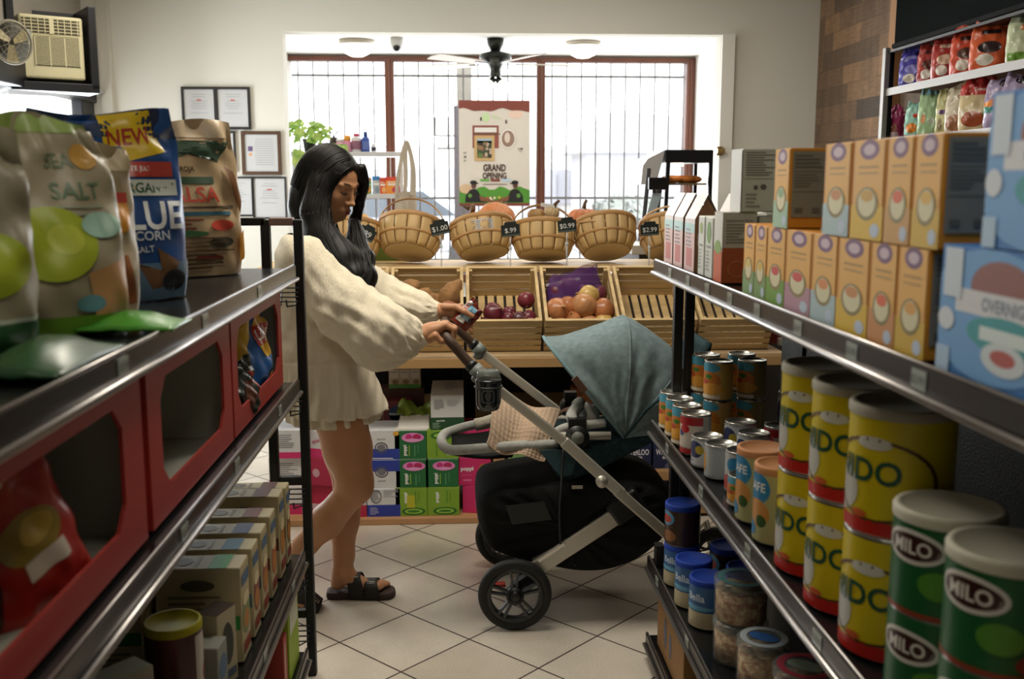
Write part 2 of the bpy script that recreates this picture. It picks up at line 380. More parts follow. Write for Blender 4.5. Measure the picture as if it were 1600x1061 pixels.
b = B(mat('outside_post', '#9a958a', .7)); gx0, gx1 = at(714, 200, 9.6).x, at(737, 200, 9.6).x; b.box(gx0, 9.5, 0, gx1, 9.62, 3.2); b.m(mat('outside_post_dark', '#5d5560', .6)); b.box(gx0-.03, 9.47, -.02, gx1+.02, 9.5, 2.2)
tag(b.build('canopy_post'), 'grey square post standing outside between the window panes', 'post')
def car(cx, cy, col, lab):
    t = thing('parked_car', lab, 'car', (cx, cy, -.02))
    b = B(mat('car_paint_'+col.lstrip('#'), col, .3, coat=.5)).smooth(); prof = [(-2.1, .35), (-2.15, .75), (-1.3, .9), (-.7, 1.38), (.7, 1.42), (1.35, .98), (2.1, .85), (2.15, .4)]
    b.prism([(cx+x, cy-.85, z) for x, z in prof], (0, 1.7, 0)); b.sm = False; b.build('body', t, bevel=.06, bseg=3)
    b = B(mat('car_glass', '#4d5660', .1)); b.prism([(cx-1.15, cy-.87, .93), (cx-.66, cy-.87, 1.33), (cx+.62, cy-.87, 1.36), (cx+1.15, cy-.87, .98)], (0, .03, 0)); b.build('side_window', t)
    for sx in (-1.35, 1.35):
        b = B(mat('car_tyre', '#26262a', .8)); b.cyl((cx+sx, cy-.9, .32), (cx+sx, cy-.65, .32), .33, n=24); b.m(alu); b.cyl((cx+sx, cy-.905, .32), (cx+sx, cy-.9, .32), .2, n=20); b.build('wheel', t)
car(-1.2, 17.0, '#b9bfca', 'silver blue car parked across the street, left window'); car(5.2, 19.2, '#8f949e', 'grey car parked across the street, right window')
leafm = mat('street_leaf', '#6f7a4a', .6, mott=(3, .5)); 
def bush(name, lab, c, r, n, lm, size=.22):
    t = thing(name, lab, 'tree', (c[0], c[1], -.02))
    b = B(mat('street_trunk', '#6b5a49', .8)); b.tube([(c[0], c[1], 0), (c[0]+.1, c[1], c[2]*.6), (c[0], c[1], c[2])], [.12, .08, .04], 8); b.build('trunk', t)
    b = B(lm); q = random.Random(int(c[0]*10)+5)
    for _ in range(n):
        d = Vector((q.gauss(0, 1), q.gauss(0, 1), q.gauss(0, 1))).normalized()*(q.random()**.4)
        p = Vector(c)+Vector((d.x*r[0], d.y*r[1], d.z*r[2])); u = Vector((q.gauss(0, 1), q.gauss(0, 1), q.gauss(0, 1))).normalized()*size; v = u.orthogonal().normalized()*size*.5
        b.add([p-u, p+v, p+u, p-v], [(0, 1, 2, 3)])
    b.build('foliage', t)
bush('street_tree', 'leafy olive tree across the street, right window pane', (5.6, 22.6, 1.15), (1.5, .8, .55), 1200, leafm, .1)
bush('palm_shrub', 'dusty shrub across the street near the middle mullion', (2.6, 15.5, .95), (.7, .5, .35), 500, mat('street_leaf_grey', '#7f8580', .7), .12)
# ---- added ceiling panels, out of view, giving fill light
for i, (lx, ly, pw) in enumerate(FILL_LAMPS):
    t = thing('added_light_panel', 'flat white fill light panel added under the ceiling, out of frame above', 'ceiling light', (lx, ly, ZC), group='added fill light panels')
    b = B(mat('panel_frame', '#e8e8e8', .5)); b.box(lx-.62, ly-.32, 2.86, lx+.62, ly+.32, ZC); b.build('frame', t)
    b = B(mat('panel_diffuser', '#ffffff', .5, emit=('#fff3dc', 3))); b.box(lx-.58, ly-.28, 2.852, lx+.58, ly+.28, 2.86); b.build('diffuser', t)
# ================================================================== wall and ceiling fixtures
def frame_pic(px0, py0, px1, py1, name, lab, fcol, fw, doc, grp='framed certificates on the back wall', double=False):
    Y = YB-.012; a, c = at(px0, py1, Y), at(px1, py0, Y); W, H = c.x-a.x, c.z-a.z
    t = thing(name, lab, 'picture frame', (a.x+W/2, YB, a.z), group=grp, world=True)
    b = B(mat('frame_'+fcol.lstrip('#'), fcol, .4)); x0, x1, z0, z1 = a.x, c.x, a.z, c.z; f = fw
    b.box(x0, Y-.012, z0, x1, YB-.001, z0+f); b.box(x0, Y-.012, z1-f, x1, YB-.001, z1); b.box(x0, Y-.012, z0+f, x0+f, YB-.001, z1-f); b.box(x1-f, Y-.012, z0+f, x1, YB-.001, z1-f)
    if double: m_ = (x0+x1)/2; b.box(m_-f*.8, Y-.012, z0+f, m_+f*.8, YB-.001, z1-f)
    b.build('frame', t, bevel=.002)
    cells = [(x0+f, x1-f)] if not double else [(x0+f, m_-f*.8), (m_+f*.8, x1-f)]
    for i, (u0, u1) in enumerate(cells):
        b = B(mat('certificate_paper', '#b3b3b3', .5)); b.box(u0, Y-.002, z0+f, u1, Y, z1-f)
        fn = plane_fn((u0, Y-.0035, z0+f), (u1-u0, 0, 0), (0, 0, z1-z0-2*f)); ink = P('#8c8c90'); b.m(ink); q = random.Random(int(px0)+i)
        rows = 9 if doc != 'letter' else 12
        for k in range(rows):
            v = .86-k*.062; wd = q.uniform(.35, .66) if doc != 'letter' else q.uniform(.5, .6)
            if k in (2, 7) and doc != 'letter': continue
            cx = .5 if doc != 'letter' else .6
            b.flat(grid2d(cx-wd/2, v, cx+wd/2, v+.011), fn)
        if doc == 'red': b.m(P('#b5493f')); b.flat(grid2d(.42, .7, .58, .73), fn)
        if doc == 'letter':
            b.m(P('#5b4a6a')); b.flat(grid2d(.1, .55, .24, .68), fn); b.m(P('#c98a4a')); b.flat(disc2d(.17, .46, .05, .035), fn)
        b.build('certificate', t)
frame_pic(286, 136, 390, 202, 'certificate_frame', 'wide black double frame with two certificates, highest on the white back wall', '#1c1a18', .016, 'red', double=True)
frame_pic(322, 205, 367, 269, 'certificate_frame', 'black certificate frame half hidden behind the tan crisp bag', '#1c1a18', .013, 'plain')
frame_pic(379, 205, 438, 273, 'certificate_frame', 'brown wooden frame holding a letter with a small portrait photo', '#4a3220', .022, 'letter')
frame_pic(345, 276, 395, 338, 'certificate_frame', 'black certificate frame, left one of the lowest pair', '#1c1a18', .012, 'plain')
frame_pic(396, 276, 447, 342, 'certificate_frame', 'black certificate frame beside the opening, right one of the lowest pair', '#1c1a18', .012, 'red')
# air conditioner in its black cage
cc = at(80, 70, 5.95)
t = thing('air_conditioner', 'cream window air conditioner with louvred front high on the left wall', 'air conditioner', (cc.x, cc.y, cc.z-.19), world=False); t.rotation_euler = (0, 0, R(33))
W, H = .335, .345; cream = mat('ac_plastic', '#cdc5a0', .5); crd = mat('ac_dark_slot', '#4c4632', .7)
b = B(cream); b.box(-W/2, -.03, .0, W/2, .3, H); b.build('housing', t, bevel=.012)
b = B(crd); b.box(-W/2+.075, -.033, .07, W/2-.025, -.029, H-.115); b.box(-W/2+.015, -.033, H-.1, W/2-.02, -.029, H-.02)
b.m(cream)
for k in range(22): z = .076+k*.0075; b.box(-W/2+.075, -.037, z, W/2-.025, -.031, z+.0032)
for k in (0, 1, 2, 3): x = -W/2+.075+(k)*(W-.1)/3; b.box(x-.003, -.038, .07, x+.003, -.031, H-.115)
b.build('front_grille', t)
b = B(cream)
for k in range(9): x = -W/2+.03+k*(W-.06)/8; b.box(x-.002, -.037, H-.1, x+.002, -.03, H-.02)
for k in range(4): z = H-.09+k*.018; b.box(-W/2+.015, -.036, z, W/2-.02, -.03, z+.004)
b.box(-.012, -.038, H-.1, .012, -.03, H-.02); b.build('louvre', t)
b = B(mat('ac_panel', '#9aa6a8', .4)); b.box(-W/2+.012, -.034, .15, -W/2+.06, -.03, .26); b.build('control_panel', t)
for z in (.185, .235):
    b = B(cream); b.cyl((-W/2+.036, -.05, z), (-W/2+.036, -.03, z), .014, n=14); b.build('knob', t)
t = thing('air_conditioner_cage', 'black metal frame around the wall air conditioner', 'cage', (cc.x, cc.y, cc.z-.21), world=False); t.rotation_euler = (0, 0, R(33))
b = B(black); W2 = W/2+.035
for sx in (-1, 1): b.box(sx*W2-.012 if sx > 0 else -W2-.03, -.06, -.03, sx*W2+.03 if sx > 0 else -W2+.012, .3, .43)
b.box(-W2-.03, -.06, -.05, W2+.03, .3, .0); b.box(-W2-.03, .27, .39, W2+.03, .3, .43); b.build('frame', t, bevel=.004)
# wall fan beside it
fc = at(19, 66, 5.5)
t = thing('wall_fan', 'grey round fan behind its wire guard, left of the air conditioner', 'fan', (fc.x, fc.y, fc.z)); t.scale = (.58, .58, .62)
b = B(mat('fan_grey', '#8d8776', .5)).smooth(); n_ = Vector((.75, -.66, 0)); u_ = Vector((.66, .75, 0)); 
def ring(r, k=0): return [fc+n_*k+u_*(r*math.cos(a))+Vector((0, 0, r*math.sin(a))) for a in [2*math.pi*i/28 for i in range(28)]]
for r in (.05, .09, .13, .165): b.tube(ring(r, .03), .0022, 5, closed=True)
b.tube(ring(.175), .012, 8, closed=True)
for k in range(16): a = 2*math.pi*k/16; d = u_*math.cos(a)+Vector((0, 0, math.sin(a))); b.cyl(fc+n_*.035+d*.04, fc+d*.175, .002, n=5)
b.build('guard', t)
b = B(mat('fan_blade_tan', '#b7a97f', .5)); 
for k in range(3):
    a = k*2.094+.4; d = u_*math.cos(a)+Vector((0, 0, math.sin(a))); e = u_*-math.sin(a)+Vector((0, 0, math.cos(a)))
    b.add([fc-n_*.02+d*.02-e*.02, fc-n_*.0+d*.02+e*.02, fc+d*.15+e*.07, fc-n_*.03+d*.16-e*.03], [(0, 1, 2, 3)])
b.build('blades', t, solid=.004)
b = B(mat('fan_back', '#4b473c', .6)).smooth(); b.cyl(fc-n_*.03, fc-n_*.12, .17, .09, 24); b.build('motor_cover', t)
# ceiling lamps, camera, ceiling fan
def ceil_lamp(px, py, Y, lab):
    p = at(px, py, Y); p.z = ZB
    t = thing('ceiling_lamp', lab, 'ceiling lamp', (p.x, Y, ZB-.13), group='dome lamps on the bay ceiling')
    b = B(mat('lamp_base', '#b8b0a2', .4)).smooth(); b.lathe([(.14, .0), (.135, -.03), (.12, -.035)][::-1], 28, (p.x, Y, ZB)); b.build('base', t)
    b = B(mat('lamp_glass', '#ffffff', .3, emit=('#fff4e0', 5))).smooth(); b.lathe([(.005, -.125), (.05, -.12), (.09, -.1), (.118, -.065), (.122, -.035)], 28, (p.x, Y, ZB)); b.build('glass_shade', t)
ceil_lamp(558, 70, 8.05, 'white dome ceiling lamp above the left window pane'); ceil_lamp(911, 70, 8.05, 'white dome ceiling lamp right of the ceiling fan')
p = at(620, 76, 7.9)
t = thing('security_camera', 'small white dome security camera on the bay ceiling', 'security camera', (p.x, p.y, ZB-.11))
b = B(mat('camera_white', '#c9c9c8', .4)).smooth(); b.lathe([(.02, -.1), (.038, -.085), (.05, -.05), (.05, 0)], 20, (p.x, p.y, ZB)); b.build('body', t)
b = B(mat('lens_black', '#0c0c0f', .15)).smooth(); b.ball((p.x, p.y-.022, ZB-.075), .03); b.build('lens', t)
fx, fy = at(774, 62, 7.9).x, 7.9
t = thing('ceiling_fan', 'dark ceiling fan with pale blades and a light kit in the window bay', 'ceiling fan', (fx, fy, ZB-.35))
fd = mat('fan_dark_bronze', '#20231f', .35, .4)
b = B(fd).smooth(); b.lathe([(.02, -.1), (.035, -.095), (.06, -.05), (.065, -.0)], 24, (fx, fy, ZB)); b.build('canopy', t)
b = B(fd).smooth(); b.lathe([(.02, -.285), (.045, -.28), (.04, -.23), (.055, -.2), (.07, -.185), (.115, -.165), (.125, -.14), (.115, -.115), (.06, -.1), (.03, -.09)], 28, (fx, fy, ZB)); b.build('motor_housing', t)
blm = mat('fan_blade', '#a89f93', .5)
for k in range(5):
    a = R(8+72*k); d = Vector((math.cos(a), math.sin(a), 0)); e = Vector((-d.y, d.x, .18)); c0 = Vector((fx, fy, ZB-.19))
    b = B(blm); b.prism([c0+d*.17-e*.045, c0+d*.64-e*.07, c0+d*.66+e*.0, c0+d*.64+e*.07, c0+d*.17+e*.045], (0, 0, .006)); o = b.build('blade', t)
    b = B(fd); b.bar(c0+d*.08, c0+d*.22, .03, .006); b.build('blade_bracket', o, origin=t.location)
b = B(mat('fan_light_glass', '#ffffff', .2, emit=('#fff6e6', 3)))
for k in range(4):
    a = R(45+90*k); d = Vector((math.cos(a), math.sin(a), -.9)).normalized(); c0 = Vector((fx, fy, ZB-.28))+d*.03
    b = B(fd).smooth(); b.cyl(c0, c0+d*.05, .022, .028, 12); o = b.build('lamp_holder', t)
    b = B(MATS['fan_light_glass']).smooth(); b.cyl(c0+d*.05, c0+d*.12, .03, .05, 16); b.build('glass_shade', o, origin=t.location)
# wall latch at the right jamb
p = at(1124, 236, YB-.04); t = thing('wall_hook', 'small brass bracket on the white right jamb', 'hook', (p.x, YB-.03, p.z))
b = B(mat('brass', '#a58a55', .35, .8)); b.box(p.x-.02, YB-.05, p.z-.03, p.x+.02, YB-.03, p.z+.03); b.cyl((p.x-.02, YB-.06, p.z), (p.x+.03, YB-.06, p.z), .018, n=12); b.build('bracket', t)
# television / dark panel above the right shelf
a0, a1 = atX(1397, 70, XR-.06), atX(1397, 0, XR-.06)
b = B(mat('screen_black', '#050a09', .7, spec=.03)); b.box(XR-.06, 2.6, a0.z+.005, XR-.02, a0.y, a0.z+.75); b.m(mat('screen_bezel', '#0c0d0e', .7, spec=.1)); b.box(XR-.07, 2.6, a0.z-.02, XR-.02, a0.y+.01, a0.z+.005)
tag(b.build('wall_screen', bevel=.004), 'large black glossy screen on the plank wall above the right shelves', 'screen')
b = B(mat('shelf_top_wood', '#96704c', .7)); b.box(XR-.05, a0.y+.02, 0, XR-.001, a0.y+.1, ZC); struct(b.build('trim_3'))
# ------------------------------------------------------------------ poster on the window
Y = YW-.02; a, c = at(718, 322, Y), at(828, 157, Y); W, H = c.x-a.x, c.z-a.z
b = B(mat('poster_paper', '#cfc7bd', .6)); b.box(a.x, Y-.004, a.z, c.x, Y, c.z)
fn = plane_fn((a.x, Y-.006, a.z), (W, 0, 0), (0, 0, H)); f2 = plane_fn((a.x, Y-.008, a.z), (W, 0, 0), (0, 0, H)); f3 = plane_fn((a.x, Y-.010, a.z), (W, 0, 0), (0, 0, H)); f4 = plane_fn((a.x, Y-.012, a.z), (W, 0, 0), (0, 0, H))
pbr = P('#7a3b30'); b.m(pbr)
n_ = 18; top = [(i/n_, 1-.092+.008*math.sin(i*1.3)+.012*math.sin(i*.6+1)) for i in range(n_+1)]
V = [(x, y) for x, y in top]+[(x, 1) for x, y in top]; F = [(i, i+1, n_+2+i, n_+1+i) for i in range(n_)]; b.flat((V, F), fn)
b.flat(grid2d(0, 0, 1, .028), f2)
b.m(P('#b9cf9f')); b.flat(disc2d(.38, .84, .055, .045), fn); b.flat(grid2d(.47, .83, .6, .84), fn); b.flat(grid2d(.47, .85, .53, .86), fn)
b.m(P('#dcc0ae')); b.flat(disc2d(.8, .87, .1, .04), fn)
b.m(P('#3a2722')); b.flat(disc2d(.31, .825, .012, .02), f2); b.flat(disc2d(.665, .8, .012, .02), f2)
b.m(P('#8a4a40')); b.flat(grid2d(.19, .55, .56, .765), fn); b.m(P('#d8d6d2')); b.flat(grid2d(.22, .70, .53, .745), f2); b.m(P('#5b4a3a')); b.flat(grid2d(.19, .68, .58, .69), f2)
b.m(P('#c0a06e')); b.flat(grid2d(.215, .43, .5, .67), f3); b.m(P('#3b4a35')); b.flat(grid2d(.255, .46, .46, .62), f4); b.m(P('#9bb0c0')); b.flat(grid2d(.255, .6, .46, .64), f4)
f5 = plane_fn((a.x, Y-.0135, a.z), (W, 0, 0), (0, 0, H)); q = random.Random(3)
for k in range(26): b.m(P(q.choice(['#7a5140', '#2b2420', '#5f7a3f', '#b8a58f', '#8a6a4a', '#3b2a22']))); b.flat(disc2d(q.uniform(.27, .445), q.uniform(.47, .6), q.uniform(.012, .028), q.uniform(.012, .025), 8, 1), plane_fn((a.x, Y-.0132-.00012*k, a.z), (W, 0, 0), (0, 0, H)))
b.m(P('#e6e0da')); b.flat(disc2d(.69, .64, .105, .09), f3); b.m(P('#8c7264')); b.flat(disc2d(.69, .64, .09, .078), f4); b.m(P('#d0c0b4')); b.flat(disc2d(.68, .65, .04, .05), f5)
ink = P('#3a2620'); b.m(ink)
b.text('OCT', f2, .085, .505, .017, bold=.015); b.text('04', f2, .085, .468, .026, bold=.03); b.m(P('#6a8a45')); b.text('SAT', f2, .085, .432, .018, bold=.02); b.m(ink)
b.text('11AM', f2, .865, .545, .022, bold=.015); b.text('TO 5PM', f2, .87, .52, .009)
b.text('GRAND', f2, .5, .365, .07, bold=.035, wmax=.46); b.text('OPENING', f2, .5, .29, .06, bold=.035, wmax=.46)
for x, cc_ in ((.36, '#5f9a45'), (.51, '#7a3b30'), (.665, '#a9c6dc')): b.m(P(cc_)); b.flat(grid2d(x-.065, .235, x+.065, .258), f3)
b.m(P('#4a4038')); b.flat(grid2d(.33, .204, .68, .211), f3)
b.m(P('#4d8a2f')); n_ = 14; V = [(i/n_, .17+.02*math.sin(i*1.7)) for i in range(n_+1)]+[(i/n_, .028) for i in range(n_+1)]; b.flat((V, [(i, n_+1+i, n_+2+i, i+1) for i in range(n_)]), f2)
b.m(P('#c9ab8a')); b.flat(disc2d(.09, .165, .09, .045), plane_fn((a.x, Y-.009, a.z), (W, 0, 0), (0, 0, H)))
for k in range(22): b.m(P(q.choice(['#c9b24a', '#d9d0b0', '#6b8f35', '#5b3a4a', '#b5533a', '#e0c080']))); b.flat(disc2d(q.uniform(.3, .75), q.uniform(.04, .085), .018, .012, 8, 1), plane_fn((a.x, Y-.0101-.00008*k, a.z), (W, 0, 0), (0, 0, H)))
# two plain figures in dark shirts and caps
for s_, cx in ((1, .2), (-1, .79)):
    b.m(P('#17181a')); X_ = lambda u: cx+s_*u
    pts = [(X_(-.12), .035), (X_(-.11), .1), (X_(-.05), .155), (X_(.02), .165), (X_(.07), .14), (X_(.1), .09), (X_(.19), .035)]
    b.flat((pts, [tuple(range(7))]), f4); b.flat(disc2d(cx, .225, .05, .02), f5); b.flat(disc2d(X_(.03), .216, .045, .006), plane_fn((a.x, Y-.0128, a.z), (W, 0, 0), (0, 0, H)))
    b.m(P('#5a3a2a')); b.flat(disc2d(cx+.005, .196, .036, .028), f4); b.m(P('#5a8a3a')); b.flat(disc2d(X_(-.05), .1, .028, .02), f5)
    b.m(P('#7a4a34')); b.flat(([(X_(.08), .1), (X_(.2), .07), (X_(.3), .05), (X_(.3), .035), (X_(.1), .05)], [(0, 1, 2, 3, 4)]), f5)
b.m(P('#e6ddd0')); b.text('SATURDAY OCTOBER 4 AT 11AM', f4, .5, .014, .012, wmax=.4)
tag(b.build('grand_opening_poster'), 'grand opening poster with photographs and two figures, taped to the shop window', 'poster')
# ------------------------------------------------------------------ white shelf with plant in the bay
Ys = 7.9; s0, s1 = at(455, 237, Ys), at(641, 237, Ys); wsh = mat('white_shelf', '#c9c9cc', .5)
t = thing('white_shelf_unit', 'white open shelf rack standing before the left window pane', 'shelf', ((s0.x+s1.x)/2, Ys, 0))
zs = [s0.z, at(600, 303, Ys).z, .72, .3]
for z in zs: b = B(wsh); b.box(s0.x, Ys-.02, z-.035, s1.x-.05, Ys+.3, z); b.build('shelf_board', t, bevel=.004)
for x in (s0.x+.02, s1.x-.07):
    for y in (Ys, Ys+.28): b = B(wsh); b.box(x-.012, y-.012, 0, x+.012, y+.012, zs[0]); b.build('post', t)
b = B(wsh); 
for k in range(9): x = s0.x+.02+k*(s1.x-s0.x-.09)/8; b.cyl((x, Ys+.28, zs[3]), (x, Ys+.28, zs[0]), .004, n=6)
b.build('wire_back', t)
zt_ = zs[0]
pp = at(481, 230, Ys)
t = thing('potted_plant', 'bright green trailing pothos in a black pot on the white shelf', 'plant', (pp.x, Ys+.1, zt_))
b = B(mat('pot_black', '#2a2d2b', .4)).smooth(); b.lathe([(.04, 0), (.055, .1), (.058, .1), (.058, .085)], 20, (pp.x, Ys+.1, zt_)); b.build('pot', t)
lf = mat('pothos_leaf', '#7fae45', .35, mott=(14, .45), col2='#c3d67a'); b = B(lf).smooth(); q = random.Random(11)
def leaf(b, p, d, s, n_=Vector((0, -1, .4))):
    d = d.normalized(); r = d.cross(n_).normalized(); u = r.cross(d).normalized()
    P_ = [p, p+d*s*.18+r*s*.28+u*.004, p+d*s*.5+r*s*.33, p+d*s*.8+r*s*.16, p+d*s*1.05-u*s*.12, p+d*s*.8-r*s*.16, p+d*s*.5-r*s*.33, p+d*s*.18-r*s*.28+u*.004, p+d*s*.5-u*s*.1]
    b.add(P_, [(0, 1, 8), (1, 2, 8), (2, 3, 8), (3, 4, 8), (4, 5, 8), (5, 6, 8), (6, 7, 8), (7, 0, 8)])
stems = []
for k in range(95):
    a = q.uniform(0, 6.28); rr = q.uniform(.02, .14); z = zt_+.1+q.uniform(0, .15)*(1-rr*2.2); x = pp.x-.01+rr*math.cos(a)*1.15
    if q.random() < .45: x = pp.x+q.uniform(.05, .30); z = zt_+.02+max(0, .12-(x-pp.x)*.3)*q.random(); rr = .1
    leaf(b, Vector((x, Ys+.06+rr*.6*math.sin(a), z)), Vector((math.cos(a), -.4, q.uniform(-.9, .3))), q.uniform(.04, .085), Vector((q.uniform(-.4, .4), -1, q.uniform(.1, .9))))
for k in range(12):
    leaf(b, Vector((pp.x-.07+q.uniform(-.04, .03), Ys-.02, zt_+q.uniform(-.06, .06))), Vector((q.uniform(-.3, .3), -.2, -1)), .07)
    leaf(b, Vector((pp.x+.07+q.uniform(-.03, .05), Ys-.03, zt_+q.uniform(-.02, .05))), Vector((q.uniform(-.3, .3), -.2, -1)), .075)
b.build('leaves', t)
b = B(mat('pothos_stem', '#6f8a3c', .5)).smooth()
for k in range(10): a = k*.63; b.tube([(pp.x, Ys+.1, zt_+.08), (pp.x+.05*math.cos(a), Ys+.08, zt_+.16), (pp.x+.12*math.cos(a), Ys+.06+.05*math.sin(a), zt_+.15)], .003, 5)
b.build('stems', t)
def bottle(px, w_, h_, body, capc, lab, label=None, kind='supplement_bottle', z0=None, Yb=None, neck=.5, ch=.2, cat='bottle', grp=None):
    Yb = Yb or Ys+.05; p = at(px, 230, Yb); z0 = zt_ if z0 is None else z0; r = w_/2
    t = thing(kind, lab, cat, (p.x, Yb, z0), group=grp)
    b = B(mat('bottle_'+body.lstrip('#'), body, .35)).smooth(); hb = h_*(1-ch); b.lathe([(r*.94, 0), (r, .004), (r, hb*.8), (r*.9, hb*.9), (r*neck, hb)], 18, (p.x, Yb, z0))
    if label: b.sm = False; b.m(P(label)); b.lathe([(r*1.01, hb*.15), (r*1.01, hb*.7)], 18, (p.x, Yb, z0), False, False)
    b.build('bottle_body', t)
    b = B(mat('cap_'+capc.lstrip('#'), capc, .4)).smooth(); b.lathe([(r*neck*1.1, 0), (r*neck*1.1, h_*ch*.95), (r*neck*.9, h_*ch)], 16, (p.x, Yb, z0+hb)); b.build('cap', t); return t
# small bottles and boxes on that rack
b = B(mat('cup_dark', '#3a2e30', .5)).smooth(); p = at(522, 230, Ys+.05); b.lathe([(.022, 0), (.03, .1), (.03, .11)], 16); q = random.Random(5)
for k in range(12): a = q.uniform(0, 6.28); b.tube([(0, 0, .1), (.02*math.cos(a), .02*math.sin(a), .14), (.04*math.cos(a), .04*math.sin(a), .16)], .0025, 4)
tag(place(b.build('pencil_cup'), (p.x, Ys+.05, zt_)), 'dark cup of thin sticks beside the pothos on the white shelf', 'cup')
bottle(531, .075, .1, '#d8a8b8', '#e6e6e6', 'squat pink and green tub on the white shelf, left of the orange capped bottle', '#5b7a55', 'supplement_jar', neck=.8, cat='jar')
bottle(543, .062, .125, '#e291b5', '#e8a23a', 'pink bottle with an orange yellow cap on the white shelf', '#e0a4c0', neck=.8, ch=.32)
bottle(557, .08, .14, '#d7d3d6', '#c2355f', 'white bottle with a magenta cap on the white shelf', '#8a5a70', neck=.5, ch=.15)
bottle(571.5, .066, .155, '#2b4fa0', '#27417f', 'tall blue bottle on the white shelf', '#5a6fb0', neck=.45, ch=.25)
bottle(584, .04, .065, '#d5d5da', '#e2e2e4', 'tiny white bottle with a dark label on the white shelf', '#3a3a46', neck=.7, ch=.2)
def medbox(px, w_, h_, cols, lab, z0, seed=1, name='medicine_box'):
    Yb = Ys+.03; p = at(px, 300, Yb); b = B(P(cols[0])); b.box(-w_/2, 0, 0, w_/2, .05, h_); fn = plane_fn((-w_/2, -.0006, 0), (w_, 0, 0), (0, 0, h_)); q = random.Random(seed)
    b.m(P(cols[1])); b.flat(grid2d(0, .78, 1, 1), fn); b.m(P(cols[2])); b.flat(disc2d(.65, .25, .3, .2, 14), fn); b.m(P('#ece6de')); b.flat(grid2d(.12, .5, .85, .62), fn); b.flat(grid2d(.12, .68, .6, .72), fn)
    o = b.build(name, bevel=.0015); place(o, (p.x, Yb, z0)); tag(o, lab, 'box', 'medicine boxes on the white shelf'); return o
z2 = zs[1]
medbox(575, .052, .125, ('#5f9a3f', '#a06a50', '#d08a40'), 'green medicine box on the white shelf', z2)
medbox(588, .058, .135, ('#aab4be', '#3b7ab8', '#8a98a8'), 'grey medicine box with a blue top on the white shelf', z2)
medbox(598.5, .052, .125, ('#e0673a', '#c94a30', '#efb070'), 'narrow orange medicine box on the white shelf', z2)
medbox(616.5, .135, .13, ('#ee9a3f', '#d84a35', '#c93b60'), 'wide orange and pink medicine box, rightmost on the white shelf', z2)
medbox(560, .05, .12, ('#7a8a4a', '#8a6a50', '#c0b040'), 'olive medicine box just beside the woman\'s hair', z2)
# canvas tote hung on the rack's corner
c0 = at(636, 236, Ys-.03); c1 = at(618, 305, Ys-.03); c2 = at(655, 375, Ys-.03)
t = thing('tote_bag', 'natural canvas tote bag hanging from the corner of the white shelf', 'bag', (c0.x, Ys-.04, c2.z))
cv = mat('canvas', '#b9ad9c', .9, bump=(500, .2), mott=(8, .15))
b = B(cv).smooth(); zb0 = at(636, 380, Ys).z; zt0 = at(636, 303, Ys).z; xl, xr = at(615, 300, Ys).x, at(654, 300, Ys).x
def tf(s_):
    def f(u, v):
        x = xl+(xr-xl)*u; z = zb0+(zt0-zb0)*v+.02*math.sin(u*3)*v; fold = .012*math.sin(u*9+v*2)+.006*math.sin(u*21+v*5)
        return (x+(.5-u)*.03*v, Ys-.07+s_*(.035*math.sin(math.pi*u)*(1-v*.7))+fold, z)
    return f
b.grid(tf(-1), 14, 12); b.grid(tf(1), 14, 12); b.m(P('#7d9a5a')); b.flat(disc2d(0, 0, .018, .026, 10), plane_fn(at(651, 337, Ys-.12), (1, 0, 0), (0, 0, 1))); b.build('bag_body', t)
for dx in (0, 1):
    b = B(cv); w0 = xl+.03+dx*.06; b.tube(smoothpts([(w0, Ys-.08, zt0-.01), (w0+.01, Ys-.07, zt0+.12), (c0.x-.02+dx*.01, Ys-.05, c0.z+.03), (c0.x+.01, Ys-.05, c0.z+.05), (c0.x+.04+dx*.01, Ys-.06, zt0+.2), (xr-.05+dx*.02, Ys-.08, zt0-.01)], 5), .018, 6, flat=.25); b.build('strap', t)
# ------------------------------------------------------------------ food warmer and card terminal behind the display
Yf_ = 5.9; a, c = at(1018, 345, Yf_), at(1115, 234, Yf_); fz0, fz1 = a.z-.12, c.z; fx0, fx1 = at(1040, 234, Yf_).x, c.x
t = thing('food_warmer', 'black framed glass food warmer with lit pastries near the right jamb', 'food warmer', ((fx0+fx1)/2, Yf_, fz0))
b = B(black); b.box(fx0, Yf_, fz1-.075, fx1, Yf_+.4, fz1); b.build('top', t, bevel=.006)
b = B(mat('warmer_silver', '#c9c9cb', .25, .3)); b.prism([(fx0, Yf_+.01, fz1), (fx0-.1, Yf_+.01, fz1-.05), (fx0-.13, Yf_+.01, fz1-.09), (fx0-.14, Yf_+.01, fz1-.2), (fx0-.05, Yf_+.01, fz1-.2)], (0, .36, 0)); b.build('curved_glass_front', t)
for x in (fx0-.01, fx1-.025):
    for y in (Yf_, Yf_+.38): b = B(black); b.bar((x+.012, y+.01, fz0), (x+.012 if x > fx0 else x+.03, y+.01, fz1-.05), .022, .022, (0, 1, 0)); b.build('post', t)
b = B(black); b.box(fx0-.15, Yf_, fz0, fx1, Yf_+.4, fz0+.05); b.build('base', t)
mz = at(1070, 286, Yf_).z; b = B(mat('rack_wire', '#8a7a62', .4, .6)); b.box(fx0, Yf_+.02, mz-.012, fx1-.03, Yf_+.36, mz); b.build('rack', t)
b = B(mat('warmer_tube', '#fff0d0', .3, emit=('#ffd9a0', 12))).smooth(); b.cyl((fx0+.05, Yf_+.06, fz1-.085), (fx0+.12, Yf_+.06, fz1-.085), .009, n=10); b.build('lamp', t)
pst = mat('pastry', '#d98b45', .5, mott=(25, .35))
